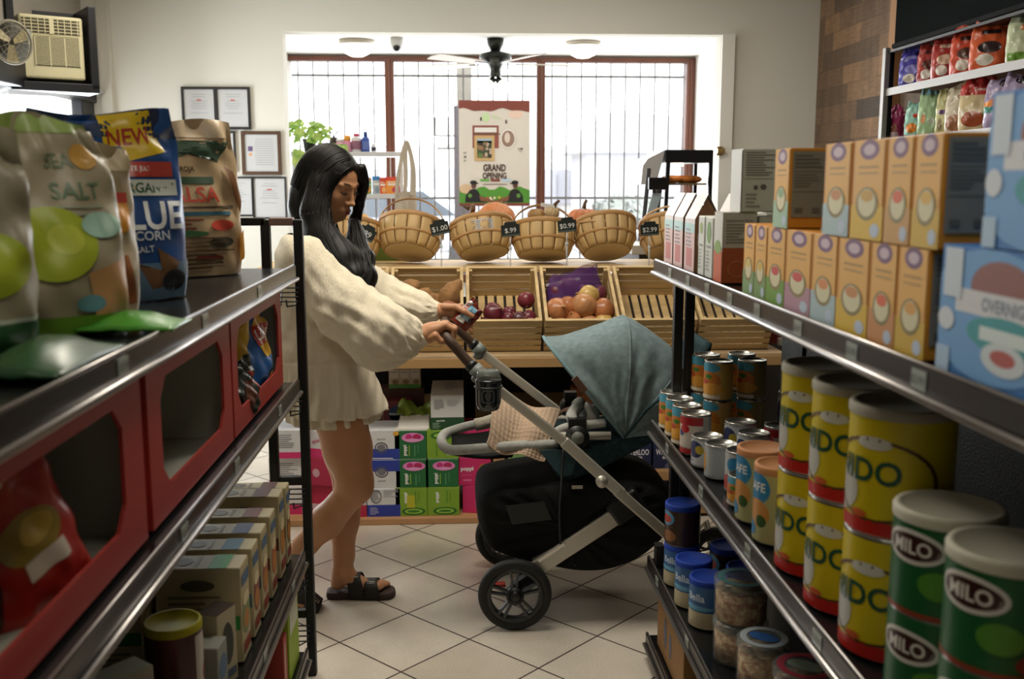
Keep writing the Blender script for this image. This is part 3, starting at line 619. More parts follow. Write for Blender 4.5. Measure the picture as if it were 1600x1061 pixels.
for i, (dx, w_) in enumerate(((.06, .07), (.14, .075), (.2, .06))):
    b = B(pst).smooth(); b.ball((fx0+dx, Yf_+.1+.03*i, mz+.022), (w_, .05, .024), 14, 8); tag(b.build('pastry', origin=(fx0+dx, Yf_+.1+.03*i, mz)), ('left', 'middle', 'right')[i]+' golden pastry on the rack inside the food warmer', 'pastry', 'pastries in the food warmer')
b = B(mat('counter_top', '#b7b2a8', .5)); b.box(.95, 5.5, fz0-.05, 2.45, 6.5, fz0); b.m(mat('counter_front', '#3c3733', .6)); b.box(1.0, 5.55, 0, 2.4, 6.4, fz0-.05); tag(b.build('service_counter', bevel=.004), 'counter behind the produce display carrying the food warmer', 'counter')
# scale display terminal leaning on a black stand
a = at(1008, 345, 5.55); c = at(1030, 275, 5.55)
t = thing('card_terminal', 'black framed tablet terminal leaning beside the food warmer', 'terminal', (a.x, 5.55, fz0))
b = B(black); b.bar((at(1004, 340, 5.55).x, 5.57, fz0), (at(1022, 268, 5.55).x, 5.7, at(1, 262, 5.55).z), .02, .02); b.bar((at(1022, 345, 5.55).x, 5.57, fz0), (at(1036, 300, 5.55).x, 5.66, at(1, 295, 5.55).z), .03, .02); b.build('stand', t, bevel=.003)
x0, x1, z0, z1 = at(1020, 1, 5.5).x, at(1050, 1, 5.5).x, at(1, 297, 5.5).z, at(1, 277, 5.5).z; b = B(black); b.box(x0, 5.5, z0, x1, 5.53, z1); b.build('display', t, bevel=.004)
b = B(mat('tablet_glass', '#9fb0bb', .2)); p_ = [at(1008, 343, 5.53), at(1022, 343, 5.53), at(1034, 302, 5.56), at(1020, 302, 5.56)]; b.prism(p_, (0, .012, 0)); b.build('tablet', t)
# ================================================================== produce display
wood = mat('pine_slat', '#d4b784', .6, mott=(14, .28, (.25, 2, 3)), bump=(30, .15, (.2, 2, 3)))
woodd = mat('pine_table_top', '#c4a882', .5, mott=(10, .3, (.3, 3, 1)))
wood2 = mat('pine_plywood', '#b58d5f', .55, mott=(9, .2, (.3, 3, 1)))
tx0, tx1 = -.95, 1.42
t = thing('display_table', 'long pine topped table carrying the tilted produce crates', 'table', (.25, 4.6, 0))
b = B(woodd); b.box(tx0, 4.25, .717, tx1, 5.35, .765); b.build('tabletop', t, bevel=.004)
b = B(mat('pine_edge', '#a98557', .55)); b.box(tx0, 4.243, .712, tx1, 4.25, .75); b.build('edge_strip', t)
b = B(black); b.box(tx0+.05, 5.0, .44, tx1-.05, 5.03, .717); b.build('apron', t)
b = B(mat('shaded_floor_panel', '#a58a62', .6, mott=(6, .2))); b.box(tx0+.05, 5.2, 0, tx1-.05, 5.22, .6); b.m(P('#cdbb98'))  # added panel, coloured like the shaded tile floor it hides
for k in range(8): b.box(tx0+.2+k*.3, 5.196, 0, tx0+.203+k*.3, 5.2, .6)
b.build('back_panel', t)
for x in (tx0+.12, at(733, 600, 4.9).x, tx1-.12):
    b = B(black); b.box(x-.03, 4.87, 0, x+.03, 4.93, .717) if x > -.5 and x < .3 else b.box(x-.03, 5.2, 0, x+.03, 5.26, .717); b.build('leg', t, bevel=.003)
# the added tan panel hides the lit floor behind; a riser behind carries the baskets
rz = 1.105; ry0 = 4.66
t = thing('basket_riser', 'pine slatted riser behind the crates carrying the bushel baskets', 'riser', (.25, 4.9, .765))
for k, y in enumerate((ry0, ry0+.11, ry0+.22, ry0+.33, ry0+.44)):
    b = B(wood); b.box(tx0, y, rz-.018, tx1-.05, y+.095, rz); b.build('top_slat', t, bevel=.002)
for x in (tx0+.02, .25, tx1-.09):
    b = B(wood); b.box(x-.02, ry0+.03, .765, x+.02, ry0+.07, rz-.018); b.box(x-.02, ry0+.46, .765, x+.02, ry0+.5, rz-.018); b.build('support', t)
# crates: local frame, front at -y, floor z=0, then tilted
CW, CD, CH, TH = .325, .40, .165, .009
tilt = R(31)
def make_crate(lab):
    t = thing('produce_crate', lab, 'crate', world=False, group='tilted pine produce crates')
    def slats(name, fn_list, m_=wood):
        b = B(m_)
        for a in fn_list: b.box(*a)
        b.build(name, t, bevel=.0015)
    hs = [(.0, .027), (.034, .061), (.068, .095), (.102, .129), (.136, .165)]
    slats('front_panel', [(-CW/2, 0, a, CW/2, TH, c) for a, c in hs]+[(-CW/2+TH, TH, 0, -CW/2+TH+.02, TH+.02, CH), (CW/2-TH-.02, TH, 0, CW/2-TH, TH+.02, CH)])
    hs2 = [(0, .04), (.046, .088), (.094, .125), (.131, .165)]
    slats('back_panel', [(-CW/2, CD-TH, a, CW/2, CD, c) for a, c in hs2]+[(-CW/2+TH, CD-TH-.02, 0, -CW/2+TH+.02, CD-TH, CH), (CW/2-TH-.02, CD-TH-.02, 0, CW/2-TH, CD-TH, CH)])
    for s_ in (-1, 1): slats('side_panel', [(min(s_*CW/2, s_*(CW/2-TH)), TH, a, max(s_*CW/2, s_*(CW/2-TH)), CD-TH, c) for a, c in [(0, .05), (.057, .108), (.115, .165)]])
    slats('bottom_panel', [(-CW/2+TH+k*.0435+.004, TH, .0, -CW/2+TH+k*.0435+.035, CD-TH, .008) for k in range(7)])
    b = B(wood); b.box(-CW/2, -.001, CH, CW/2, TH+.004, CH+.006); b.box(-CW/2, CD-TH-.004, CH, CW/2, CD+.001, CH+.006); b.box(-CW/2, TH, CH, -CW/2+.014, CD-TH, CH+.006); b.box(CW/2-.014, TH, CH, CW/2, CD-TH, CH+.006); b.build('rim', t, bevel=.0015)
    return t
cy0 = 4.335; cz0 = .768
def cr(x, y, z):   # crate local -> world (before x position)
    return Vector((x, cy0+y*math.cos(tilt)-z*math.sin(tilt), cz0+y*math.sin(tilt)+z*math.cos(tilt)))
pitch_ = at(851, 497, 4.25).x-at(728, 497, 4.25).x
cx = [at(665, 497, 4.25).x+(k-1)*pitch_ for k in range(5)]
labs = ['pine crate mostly behind the woman\'s hair, leftmost of the row', 'pine crate holding big brown yams', 'pine crate holding red onions', 'pine crate holding yellow onions and a purple mesh bag', 'empty slatted pine crate behind the stroller canopy']
proto = make_crate(labs[0]); place(proto, (cx[0], cy0, cz0), (tilt, 0, 0))
for k in range(1, 5): dup(proto, (cx[k], cy0, cz0), (tilt, 0, 0), labs[k])
dup(proto, (cx[4]+pitch_, cy0, cz0), (tilt, 0, 0), 'empty pine crate at the right end of the row, behind the shelf post')
# dark board added under the tilted crates so the slat gaps read dark
b = B(mat('gap_board_dark', '#2a211b', .8)); p0, p1, p2, p3 = cr(tx0, .0, -.004), cr(tx0, CD, -.004), cr(tx0, CD, -.012), cr(tx0, .0, -.012)
b.prism([p0, p1, p2, p3], (tx1-.05-tx0, 0, 0)); b.box(tx0, cy0+.28, .765, tx1-.05, cy0+.295, cr(0, .27, 0).z-.02); tag(b.build('crate_gap_board'), 'dark sloping board added under the tilted crates to darken their gaps', 'board')
# ---- produce
def root(name, lab, p, r, col, mottle, f=None, rot=(0, 0, 0), grp=None, cat=None, parts=None, col2=None):
    b = B(mat(name+'_skin_'+col.lstrip('#'), col, .42 if 'onion' in name else .75, mott=mottle, col2=col2, bump=(60, .1) if 'onion' in name else (70, .35))).smooth()
    b.ball((0, 0, 0), r, 20, 14, f)
    o = b.build(name); place(o, p, rot); tag(o, lab, cat or name, grp); return o
def yamf(sd):
    q = random.Random(sd); a = [q.uniform(0, 6) for _ in range(6)]
    return lambda v: 1+.06*math.sin(5*v[0]+a[0])+.07*math.sin(4*v[1]*1.3+a[1])+.05*math.sin(6*v[2]+a[2])+.03*math.sin(11*v[0]+9*v[1]+a[3])
ym = [((.0-.085), .19, .075, (.07, .042, .045), (0, R(-50), .2), 'fat brown yam at the upper left of the yam crate'),
      (-.03, .12, .07, (.065, .037, .038), (0, R(-35), .1), 'brown yam in the middle left of the yam crate'),
      (.02, .085, .06, (.05, .035, .035), (0, R(25), 0), 'small knobbly brown yam at the front middle of the yam crate'),
      (.105, .17, .085, (.085, .043, .045), (0, R(-60), -.1), 'largest brown yam standing at the right of the yam crate'),
      (.095, .07, .075, (.05, .037, .035), (0, R(-20), .1), 'reddish yam at the front right of the yam crate'),
      (-.085, .08, .055, (.06, .037, .035), (0, R(10), .3), 'brown yam low at the front left behind the sleeve'),
      (.03, .17, .05, (.055, .035, .035), (0, R(15), .3), 'brown yam lying at the back of the yam crate')]
for i, (x, y, z, r, rt, lab) in enumerate(ym):
    p = cr(x, y*.6+[.14, .15, .13, .12, .10, .08, .12][i], z+[.06, .055, .05, .05, .045, .04, .06][i]); p.x += cx[1]; root('yam', lab, p, r, '#a5794a' if i != 4 else '#a56a4e', (30, .35), yamf(i), rt, 'yams in the pine crate')
def onionf(v): 
    z = v[2]; return 1-.06*abs(z)**6+.0*z
def onion(lab, p, r, col, rot, grp, cat='onion', tipc='#b58a55', col2=None):
    t = thing('onion', lab, cat, p, world=False, group=grp); t.rotation_euler = rot
    m_ = mat('onion_skin_'+col.lstrip('#'), col, .32, mott=(10, .35, (3, 3, .5)), col2=col2)
    b = B(m_).smooth(); pr = []
    for j in range(15):
        a = -math.pi/2+math.pi*j/14; rr = r*math.cos(a)*(1+.04*math.sin(3*a)); z = r*.92*math.sin(a)
        if j > 11: z += r*.08*(j-11); rr *= [1, .85, .6, .25][j-11]
        pr.append((max(rr, .001), z))
    b.lathe(pr, 22, wob=lambda a, z: .012*math.sin(7*a)); b.build('bulb', t)
    b = B(mat('onion_tip_'+tipc.lstrip('#'), tipc, .8)).smooth(); b.tube([(0, 0, r*1.05), (.003, .002, r*1.22), (.008, 0, r*1.36)], [r*.14, r*.07, r*.05], 8); b.build('neck', t)
    b = B(mat('onion_root', '#8a6f4a', .9)); q = random.Random(3)
    for k in range(10): a = k*.63; b.tube([(0, 0, -r*.9), (r*.12*math.cos(a), r*.12*math.sin(a), -r*1.0)], .0012, 4)
    b.build('roots', t); return t
ro = [(-.045, .12, .085, .047, 'large dark red onion at the left of the red onion crate'), (.07, .085, .072, .037, 'dark red onion in the middle front of the red onion crate'), (.105, .19, .105, .04, 'red onion highest at the right of the red onion crate'),
      (.02, .09, .068, .034, 'red onion between the two darkest ones'), (.115, .1, .07, .036, 'red onion under the highest one at the right'), (-.075, .07, .055, .036, 'reddish onion at the front left corner near the snack bag'), (.12, .05, .07, .03, 'small white streaked red onion at the front right corner'), (-.02, .05, .05, .032, 'red onion low against the front slats'), (.03, .16, .05, .035, 'red onion low at the back of the crate')]
for i, (x, y, z, r, lab) in enumerate(ro):
    p = cr(x, y*.9+.03, z+.02); p.x += cx[2]; onion(lab, p, r, ['#6d2233', '#54202c', '#7c2a35', '#6a2433'][i % 4] if i != 6 else '#b08a88', (R(40+30*math.sin(i*2)), R(50*math.cos(i*3)), i), 'red onions in the pine crate', tipc='#8a6250')
yo = [(-.1, .085, .1, .056, 'big copper onion at the left of the yellow onion crate'), (-.05, .13, .085, .05, 'copper onion behind the big left one'), (.02, .1, .115, .058, 'big pale copper onion with dry roots, centre of the crate'), (.045, .155, .13, .05, 'straw yellow onion behind the centre one'), (.105, .095, .095, .053, 'copper onion with flaking skin at the right of the crate'),
      (-.03, .05, .075, .036, 'small tan onion low in front of the centre'), (-.095, .035, .06, .042, 'copper onion low at the front left against the slats'), (.04, .035, .06, .04, 'copper onion low at the front middle'), (.105, .035, .062, .045, 'copper onion low at the front right')]
for i, (x, y, z, r, lab) in enumerate(yo):
    p = cr(x, y*.9+.045, z+.03); p.x += cx[3]; onion(lab, p, r, ['#c98455', '#bd7a4c', '#cf9462', '#d9b468', '#b9764a'][i % 5], (R(60+30*math.sin(i*2.3)), R(40*math.cos(i*2)), i*1.3), 'yellow onions in the pine crate')
t0 = cr(0, .27, .11); t0.x += cx[3]
t = thing('mesh_bag', 'purple net bag of red onions behind the yellow onions', 'bag', t0)
for k, (dx, dy, dz, r) in enumerate(((-.09, 0, .01, .04), (-.03, .0, .03, .042), (.03, .02, .0, .04), (.1, .0, .0, .042), (-.05, .05, .03, .036), (.06, .05, -.01, .04))):
    b = B(mat('onion_skin_6b3040', '#6b3040', .4)).smooth(); b.ball((t0.x+dx, t0.y+dy, t0.z+dz), r, 16, 10); b.build('bagged_onion', t)
def net(u, v):
    a = u*2*math.pi; z = v; r = (1-.25*v)*(1+.06*math.sin(a*5+v*6)); w_ = .142*r; d_ = .075*r
    return (t0.x+w_*math.cos(a)-.01, t0.y+.01+d_*math.sin(a), t0.z-.05+.15*v+.03*math.cos(a*1.0+.4)*v+.012*math.sin(a*4)*v)
nm = mat('purple_net', '#5a2f7a', .5, alpha=.62); b = B(nm).smooth(); b.grid(net, 40, 10, True); b.build('net', t)
b = B(mat('bag_header', '#cfc9c4', .5)); p = cr(-.14, .28, .15); p.x += cx[3]; q_ = cr(.02, .33, .15); q_.x += cx[3]; b.bar(p, q_, .004, .012); b.build('seam', t)
# ---- bushel baskets
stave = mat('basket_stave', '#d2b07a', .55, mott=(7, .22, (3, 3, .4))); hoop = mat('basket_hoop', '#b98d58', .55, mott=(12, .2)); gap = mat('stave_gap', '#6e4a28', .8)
def make_basket(lab, rt=.165, rb=.115, h=.15, handle=True, hang=0.0, ns=15):
    t = thing('bushel_basket', lab, 'basket', world=False, group='wooden bushel baskets behind the crates')
    b = B(stave).smooth()
    def prof(v): return rb+(rt-rb)*(v**.8)+.012*math.sin(math.pi*v)
    for k in range(ns):
        a0, a1 = 2*math.pi*(k+.04)/ns, 2*math.pi*(k+.96)/ns
        def f(u, v, a0=a0, a1=a1): a = a0+(a1-a0)*u; r = prof(v)+.002*math.sin(math.pi*u); return (r*math.cos(a), r*math.sin(a), h*v)
        b.grid(f, 4, 8)
    b.build('staves', t, solid=.003)
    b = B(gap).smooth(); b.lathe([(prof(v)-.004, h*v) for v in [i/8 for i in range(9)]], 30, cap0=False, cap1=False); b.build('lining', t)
    b = B(mat('basket_bottom', '#c9b48c', .6)); b.lathe([(rb-.002, -.002), (rb-.002, .006)], 30); b.build('bottom_disc', t)
    for v, wd in ((.96, .026), (.42, .014)):
        b = B(hoop).smooth(); r = prof(v)+.004; z = h*v; b.lathe([(r-.003, z-wd/2), (r+.003, z-wd/2+.002), (r+.003, z+wd/2-.002), (r-.003, z+wd/2)], 36, cap0=False, cap1=False); b.build('hoop', t)
    if handle:
        b = B(hoop).smooth(); pts = []
        for i in range(21):
            a = math.pi*i/20; x = -(rt+.006)*math.cos(a); z0 = .0 if 0 < i < 20 else -.05
            hh = (rt*.98)*math.sin(a); pts.append((x, hh*math.sin(hang), h*.9+hh*math.cos(hang)+z0))
        b.tube(pts, .009, 8, flat=.35, up=(0, 1, 0)); b.build('handle', t)
    return t
By = 4.86
def put_basket(px, py, Y, tx, ty, rz, lab, **k):
    t = make_basket(lab, **k); p = at(px, py, Y); t.location = (p.x, Y, rz_+.0); t.rotation_euler = (tx, ty, rz); return t
rz_ = rz+.012
bs = [(638, R(-26), R(6), 0, 'tall bushel basket with raised hoop handle behind the yam crate', dict(rt=.155, rb=.12, hang=0)),
      (757, R(-24), R(-6), 0, 'bushel basket with a white printed sticker and its handle laid down, holding a pumpkin', dict(rt=.152, rb=.118, hang=R(-97))),
      (850, R(-18), R(1), 0, 'bushel basket with raised handle and pale squash behind the yellow onion crate', dict(rt=.147, rb=.125, hang=R(20))),
      (950, R(-26), R(8), R(22), 'bushel basket with its handle crossing its front, right of the raised handle one', dict(rt=.153, rb=.115, hang=R(-104))),
      (1052, R(-26), R(0), 0, 'bushel basket half hidden behind the paper pouches of the right shelf', dict(rt=.15, rb=.12, hang=R(-70))),
      (545, R(-20), R(0), 0, 'bushel basket half hidden behind the woman\'s hair', dict(rt=.15, rb=.12, handle=False))]
bk = []
for px, a, c_, z_, lab, kw in bs:
    x = at(px, 400, 4.86).x; t = make_basket(lab, **kw); rb = kw['rb']; lift = rb*abs(math.sin(a))+rb*abs(math.sin(c_))*.3
    t.location = (x, 4.9, rz+.002+lift); t.rotation_euler = (a, c_, z_); bk.append(t)
bpy.context.view_layer.update()
# sticker on the second basket
b = B(P('#b9b6b4')); fn = lambda u, v: ((.154+.12*v)*math.sin(u/.15), -(.154+.12*v)*math.cos(u/.15), .092+v)
b.flat(grid2d(-.055, -.026, .055, .026, 10, 2), fn); b.m(P('#6d6a70')); f2 = lambda u, v: ((.155+.12*v)*math.sin(u/.15), -(.155+.12*v)*math.cos(u/.15), .092+v)
for k in range(5):
    for j in range(4): b.flat(grid2d(-.048+j*.026, .016-k*.009, -.03+j*.026-.003*(k % 3), .019-k*.009, 2, 1), f2)
b.build('sticker', bk[1])
# squashes and pumpkins in the baskets
def pumpkin(lab, px, py, Y, r, col, ribs=10, sq=.75, stem=True, rot=(0, 0, 0), name='pumpkin', ridge=.07, col2=None):
    p = at(px, py, Y); t = thing(name, lab, name, p, world=False, group='pumpkins and squashes in the baskets'); t.rotation_euler = rot
    b = B(mat('rind_'+col.lstrip('#'), col, .5, mott=(12, .2), col2=col2)).smooth(); b.ball((0, 0, 0), (r, r, r*sq), 48, 16, lambda v: 1-ridge*abs(math.cos(math.atan2(v[1], v[0])*ribs/2))**3-(.15*max(0, v[2]-.8)/.2)); b.build('rind', t)
    if stem: b = B(mat('stem_brown', '#5e4630', .8)).smooth(); b.tube([(0, 0, r*sq*.85), (.004, 0, r*sq+.015), (.014, 0, r*sq+.035)], [.012, .008, .007], 8); b.build('stem', t)
    return t
pumpkin('large orange pumpkin in the stickered bushel basket', 776, 342, 5.02, .098, '#c9783a', 9, .8, False, (R(30), R(10), 0), ridge=.03)
pumpkin('dark warty gourd stem lying left of the large orange pumpkin', 738, 327, 5.04, .028, '#6b4a30', 6, .6, True, (0, R(-80), 0), name='gourd', ridge=.1)
pumpkin('orange ribbed squash at the left rim of the stickered basket', 722, 352, 4.98, .052, '#c98a62', 10, .8, False)
pumpkin('cream ribbed squash under the raised handle', 862, 331, 4.98, .04, '#cdb48a', 12, .85, True, (R(20), R(20), 0), name='squash')
pumpkin('tan squash beside the cream one in the middle basket', 838, 336, 5.04, .045, '#b08a58', 9, .8, False, name='squash')
pumpkin('orange pumpkin with a curled stem behind the fourth basket', 912, 345, 5.08, .09, '#c06f3c', 12, .78, True)
pumpkin('dark orange pumpkin behind the fourth basket, right of the stemmed one', 938, 345, 5.1, .06, '#b5603a', 12, .8, False)
pumpkin('cream striped squash beside the woman\'s hair', 563, 345, 4.95, .048, '#d9b478', 10, .85, False, name='squash', col2='#c98f4a')
pumpkin('white ribbed squash peeping out of the yam side basket', 658, 346, 5.0, .05, '#d9d3c6', 10, .7, False, name='squash', col2='#c9bca6')
# white paper band on the middle basket handle
p = at(856, 322, 4.96); b = B(paperw); b.bar((-.035, 0, .008), (.035, 0, -.004), .004, .018); tag(place(b.build('paper_tag'), p), 'white paper tag wrapped on the raised basket handle', 'tag')
# ---- chalkboard price signs on clear clip stands
chalk = P('#d8d8d4', .9); sb = mat('chalkboard', '#121a18', .6)
def sign(px, py, txt, rot, lab, w_=.085, h_=.062, Y=4.598, foot=(0, 0)):
    p = at(px, py, Y); t = thing('price_sign', lab, 'price sign', p, world=False, group='chalkboard price signs over the crates')
    b = B(sb); b.xf(Matrix.Rotation(rot, 4, 'Y')); pts = [(-w_/2, -.003, -h_/2), (w_/2, -.003, -h_/2), (w_/2, -.003, h_/2-.008), (w_/2-.012, -.003, h_/2-.006), (w_/2-.016, -.003, h_/2+.006), (-w_/2+.02, -.003, h_/2+.006), (-w_/2+.015, -.003, h_/2-.006), (-w_/2, -.003, h_/2-.008)]
    b.prism(pts, (0, .006, 0)); b.m(chalk); fn = plane_fn((0, -.0042, -.004), (1, 0, 0), (0, 0, 1)); b.text(txt, fn, 0, 0, h_*.42, wmax=w_*.84)
    b.m(mat('sign_edge', '#4b5a55', .5)); b.flat(grid2d(-w_/2+.002, -h_/2+.002, w_/2-.002, -h_/2+.008), plane_fn((0, -.0042, 0), (1, 0, 0), (0, 0, 1))); b.build('board', t)
    clip = mat('clear_plastic', '#cfd4d6', .1, alpha=.5); b = B(clip).smooth(); dz = p.z-1.119; b.cyl((0, .003, -h_/2), (foot[0], .0+foot[1], -h_/2-.045), .004, n=8); b.cyl((foot[0], foot[1], -h_/2-.045), (foot[0], foot[1], -dz), .006, .003, n=8); b.ball((foot[0], foot[1], -.085), .009, 10, 6); b.build('clip_stand', t)
    return t
sign(687, 356, '$1.00', R(-12), 'black chalkboard sign reading $1.00, tilted, over the gap between yams and red onions', foot=(.006, 0))
sign(797.5, 359, '$.99', R(-6), 'black chalkboard sign reading $.99 in front of the pumpkin basket', h_=.06)
sign(886, 352, '$0.99', R(-5), 'black chalkboard sign reading $0.99 above the yellow onions', h_=.06)
sign(1015, 358, '$2.99', R(-3), 'black chalkboard sign reading $2.99 near the right shelf pouches', h_=.058)
sign(574, 364, '.99', R(30), 'black chalkboard sign reading .99, steeply tilted beside the hair', w_=.075)
p = at(946, 349, 5.12); b = B(sb); b.xf(Matrix.Rotation(R(15), 4, 'Y')); b.box(-.04, -.003, -.03, .04, .003, .03); tag(place(b.build('price_sign'), p), 'blank backed black chalkboard behind the fourth basket', 'price sign', 'chalkboard price signs over the crates')
# green and brown odds behind the hair gap
p = at(590, 395, 5.15); b = B(mat('crate_green', '#6f8a4a', .6)); b.box(-.14, 0, 0, .16, .15, .1); tag(place(b.build('seedling_tray'), (p.x, 5.15, rz)), 'low green tray behind the left baskets', 'tray')
# ================================================================== wooden base board with the stacked drink cartons
bb0 = at(560, 822, 4.28)
b = B(mat('pine_base', '#b98b62', .6, mott=(9, .15, (.3, 3, 1)))); b.box(-.95, 4.28, 0, .17, 4.62, .03); tag(b.build('base_platform', bevel=.004), 'low pine platform on the floor under the drink cartons', 'platform')
can_g = mat('can_pink', '#c94a93', .3)
def dcarton(name, lab, w_, h_, d_, base, deco, loc, rz=0, group=None, cat='carton'):
    b = B(P(base, .6)); b.box(-w_/2, 0, 0, w_/2, d_, h_)
    for k, it in enumerate(deco):
        face = it[0]; off = .0007+k*.00012
        if face == 'F': O, U, V, fw, fh = (-w_/2, -off, 0), (1, 0, 0), (0, 0, 1), w_, h_
        elif face == 'T': O, U, V, fw, fh = (-w_/2, 0, h_+off), (1, 0, 0), (0, 1, 0), w_, d_
        elif face == 'L': O, U, V, fw, fh = (-w_/2-off, d_, 0), (0, -1, 0), (0, 0, 1), d_, h_
        else: O, U, V, fw, fh = (w_/2+off, 0, 0), (0, 1, 0), (0, 0, 1), d_, h_
        fn = plane_fn(O, U, V); b.m(P(it[2], .6)) if it[1] != 'x' else None
        cl = (lambda g: (lambda u, v: g(min(fw, max(0, u)), min(fh, max(0, v)))))(fn) 
        if it[1] == 'r': b.flat(grid2d(it[3]*fw, it[4]*fh, it[5]*fw, it[6]*fh), fn)
        elif it[1] == 'e': b.flat(disc2d(it[3]*fw, it[4]*fh, it[5]*fw, it[6]*fh, 22, 2), cl)
        elif it[1] == 'h': b.flat(disc2d(it[3]*fw, it[4]*fh, it[5]*fw, it[6]*fh, 22, 1, hole=.8), fn)
        elif it[1] == 't': b.text(it[3], fn, it[4]*fw, it[5]*fh, it[6]*fh, rot=it[7] if len(it) > 7 else 0, bold=it[8] if len(it) > 8 else .02, wmax=it[9]*fw if len(it) > 9 else None)
        elif it[1] == 'p': b.flat(([(u*fw, v*fh) for u, v in it[3]], [tuple(range(len(it[3])))]), fn)
    o = b.build(name, bevel=.002, bseg=1); place(o, loc, (0, 0, rz)); tag(o, lab, cat, group); return o
H2 = math.pi/2
def small(face, col, x0, y0, x1, y1, n, seed=0):   # fine print lines
    q = random.Random(seed); out = []
    for k in range(n): v = y1-(y1-y0)*(k+.5)/n; out.append((face, 'r', col, x0, v, x0+(x1-x0)*q.uniform(.5, 1), v+(y1-y0)/n*.42))
    return out
pop_dark = [('F', 'e', '#e487c8', .56, .77, .34, .17), ('F', 'e', '#c9327a', .44, .79, .1, .1), ('F', 'e', '#b52560', .68, .79, .13, .1), ('F', 'e', '#e9a5d4', .56, .68, .25, .05), ('F', 't', '#eef0ea', 'poppi', .33, .32, .16, H2, .04), ('F', 'r', '#a9c93a', .44, .12, .46, .5), ('F', 'r', '#5f9a6a', .6, .1, .63, .5), ('F', 'r', '#4f8a5a', .7, .2, .73, .52), ('T', 'r', '#ddd8cc', .02, .02, .98, .5), ('T', 'r', '#7da03a', .1, .5, .9, .98), ('T', 'r', '#c94a93', .3, .15, .8, .22)]
pop_lime = [('F', 'e', '#2f6f2a', .56, .17, .36, .14), ('F', 'e', '#9bc94a', .56, .17, .27, .09), ('F', 'e', '#3f7f30', .56, .17, .2, .05), ('F', 't', '#eef0ea', 'poppi', .33, .66, .16, H2, .04), ('F', 'r', '#5f8f2a', .6, .45, .64, .9), ('F', 'r', '#5f8f2a', .7, .5, .73, .85), ('T', 'r', '#8fae3a', 0, 0, 1, 1)]
pop_lime_x = [('F', 'e', '#2f6f2a', .5, .83, .36, .14), ('F', 'e', '#9bc94a', .5, .83, .27, .09), ('F', 't', '#eef0ea', 'poppi', .67, .32, .16, -H2, .04), ('F', 'r', '#5f8f2a', .3, .1, .34, .55), ('T', 'r', '#8fae3a', 0, 0, 1, 1)]
spin = [('F', 'r', '#2d3f9e', 0, 0, 1, .38), ('F', 'h', '#55525a', .45, .42, .2, .2), ('F', 'e', '#77757d', .45, .42, .13, .13), ('F', 't', '#5a5a62', 'spindrift', .45, .72, .08, 0, .0, .5), ('F', 'e', '#d9a43a', .9, .92, .09, .08), ('T', 'r', '#cfcfd0', 0, 0, 1, 1), ('F', 'r', '#e2e2e6', .1, .03, .8, .06)]
spin_x = [('F', 'r', '#2d3f9e', 0, .6, 1, 1), ('F', 'h', '#55525a', .45, .58, .2, .2), ('F', 'e', '#77757d', .45, .58, .13, .13), ('F', 't', '#5a5a62', 'spindrift', .45, .26, .08, math.pi, .0, .5)]
spin_b = [('F', 'r', '#2d3f9e', 0, 0, 1, .42), ('F', 'h', '#77757d', .27, .72, .17, .25)]+small('F', '#8a8a92', .12, .55, .42, .95, 9, 1)+small('F', '#a8a8b0', .5, .7, .95, .95, 5, 2)+small('F', '#b9bfe6', .08, .06, .4, .34, 6, 3)
cw, ch = .146, .128
def col3(px, zs_, items, Y=4.31, dz=0):
    for k, (deco, base, lab) in enumerate(items):
        p = at(px, 800, Y); dcarton('drink_carton', lab, cw, ch, .2, base, deco, (p.x+dz*(.006 if k % 2 else -.004), Y+.006*k, .03+k*(ch+.001)), group='stacked drink cartons on the platform')
DG, LG, WH, PK = '#23693a', '#7fa52f', '#d6d6d8', '#cf2c6c'
col3(600, 0, [(spin_b, WH, 'white and blue carton of nutrition text, bottom of the stack beside the knee'), (spin_x, WH, 'upside down white and blue carton, middle of the stack beside the knee'), (spin, WH, 'white and blue carton on top of the stack beside the knee')])
col3(644, 0, [(pop_lime+[('F', 'r', '#b7b52a', .36, .3, .6, .75)], LG, 'lime green carton with a yellow sticker, bottom row'), (pop_dark, DG, 'dark green carton with a pink can, left one of the middle row'), (pop_dark, DG, 'dark green carton with a pink can on top, open white flap above')], dz=.4)
col3(692, 0, [(pop_lime, LG, 'lime green carton without a sticker, bottom row'), (pop_dark, DG, 'dark green carton with a pink can, right one of the middle row'), (pop_lime_x, LG, 'upside down lime green carton at the top, right stack')], dz=-.4)
pinkd = [('F', 't', '#f0e6ea', 'poppi', .27, .58, .19, 0, .04), ('F', 'e', '#b9762a', .76, .42, .15, .36), ('F', 'e', '#d9b04a', .76, .4, .1, .28), ('F', 'r', '#e0709a', .1, .36, .42, .38), ('F', 'r', '#e0709a', .15, .15, .4, .22), ('T', 'r', '#c9326a', 0, 0, 1, 1)]
pinkd2 = [('F', 'e', '#b9762a', .75, .55, .2, .3), ('F', 'e', '#d9b04a', .75, .55, .13, .2), ('F', 'r', '#e0709a', .12, .2, .4, .3), ('T', 'r', '#c9326a', 0, 0, 1, 1)]
pinkd3 = [('F', 't', '#f0e6ea', 'p', .85, .7, .3, -H2, .04), ('F', 'r', '#e0709a', .4, .2, .5, .8), ('T', 'r', '#c9326a', 0, 0, 1, 1)]
for k, (d_, lab, px, r_) in enumerate(((pinkd3, 'pink carton at the bottom right against the stroller basket', 748, -.18), (pinkd, 'pink carton reading poppi with a gold can, middle right', 742, .03), (pinkd2, 'pink carton on top of the right stack below the footrest', 740, -.1))):
    p = at(px, 800, 4.33); dcarton('drink_carton', lab, cw, ch, .2, PK, d_, (p.x, 4.33+.01*k, .03+k*(ch+.001)), r_, 'stacked drink cartons on the platform')
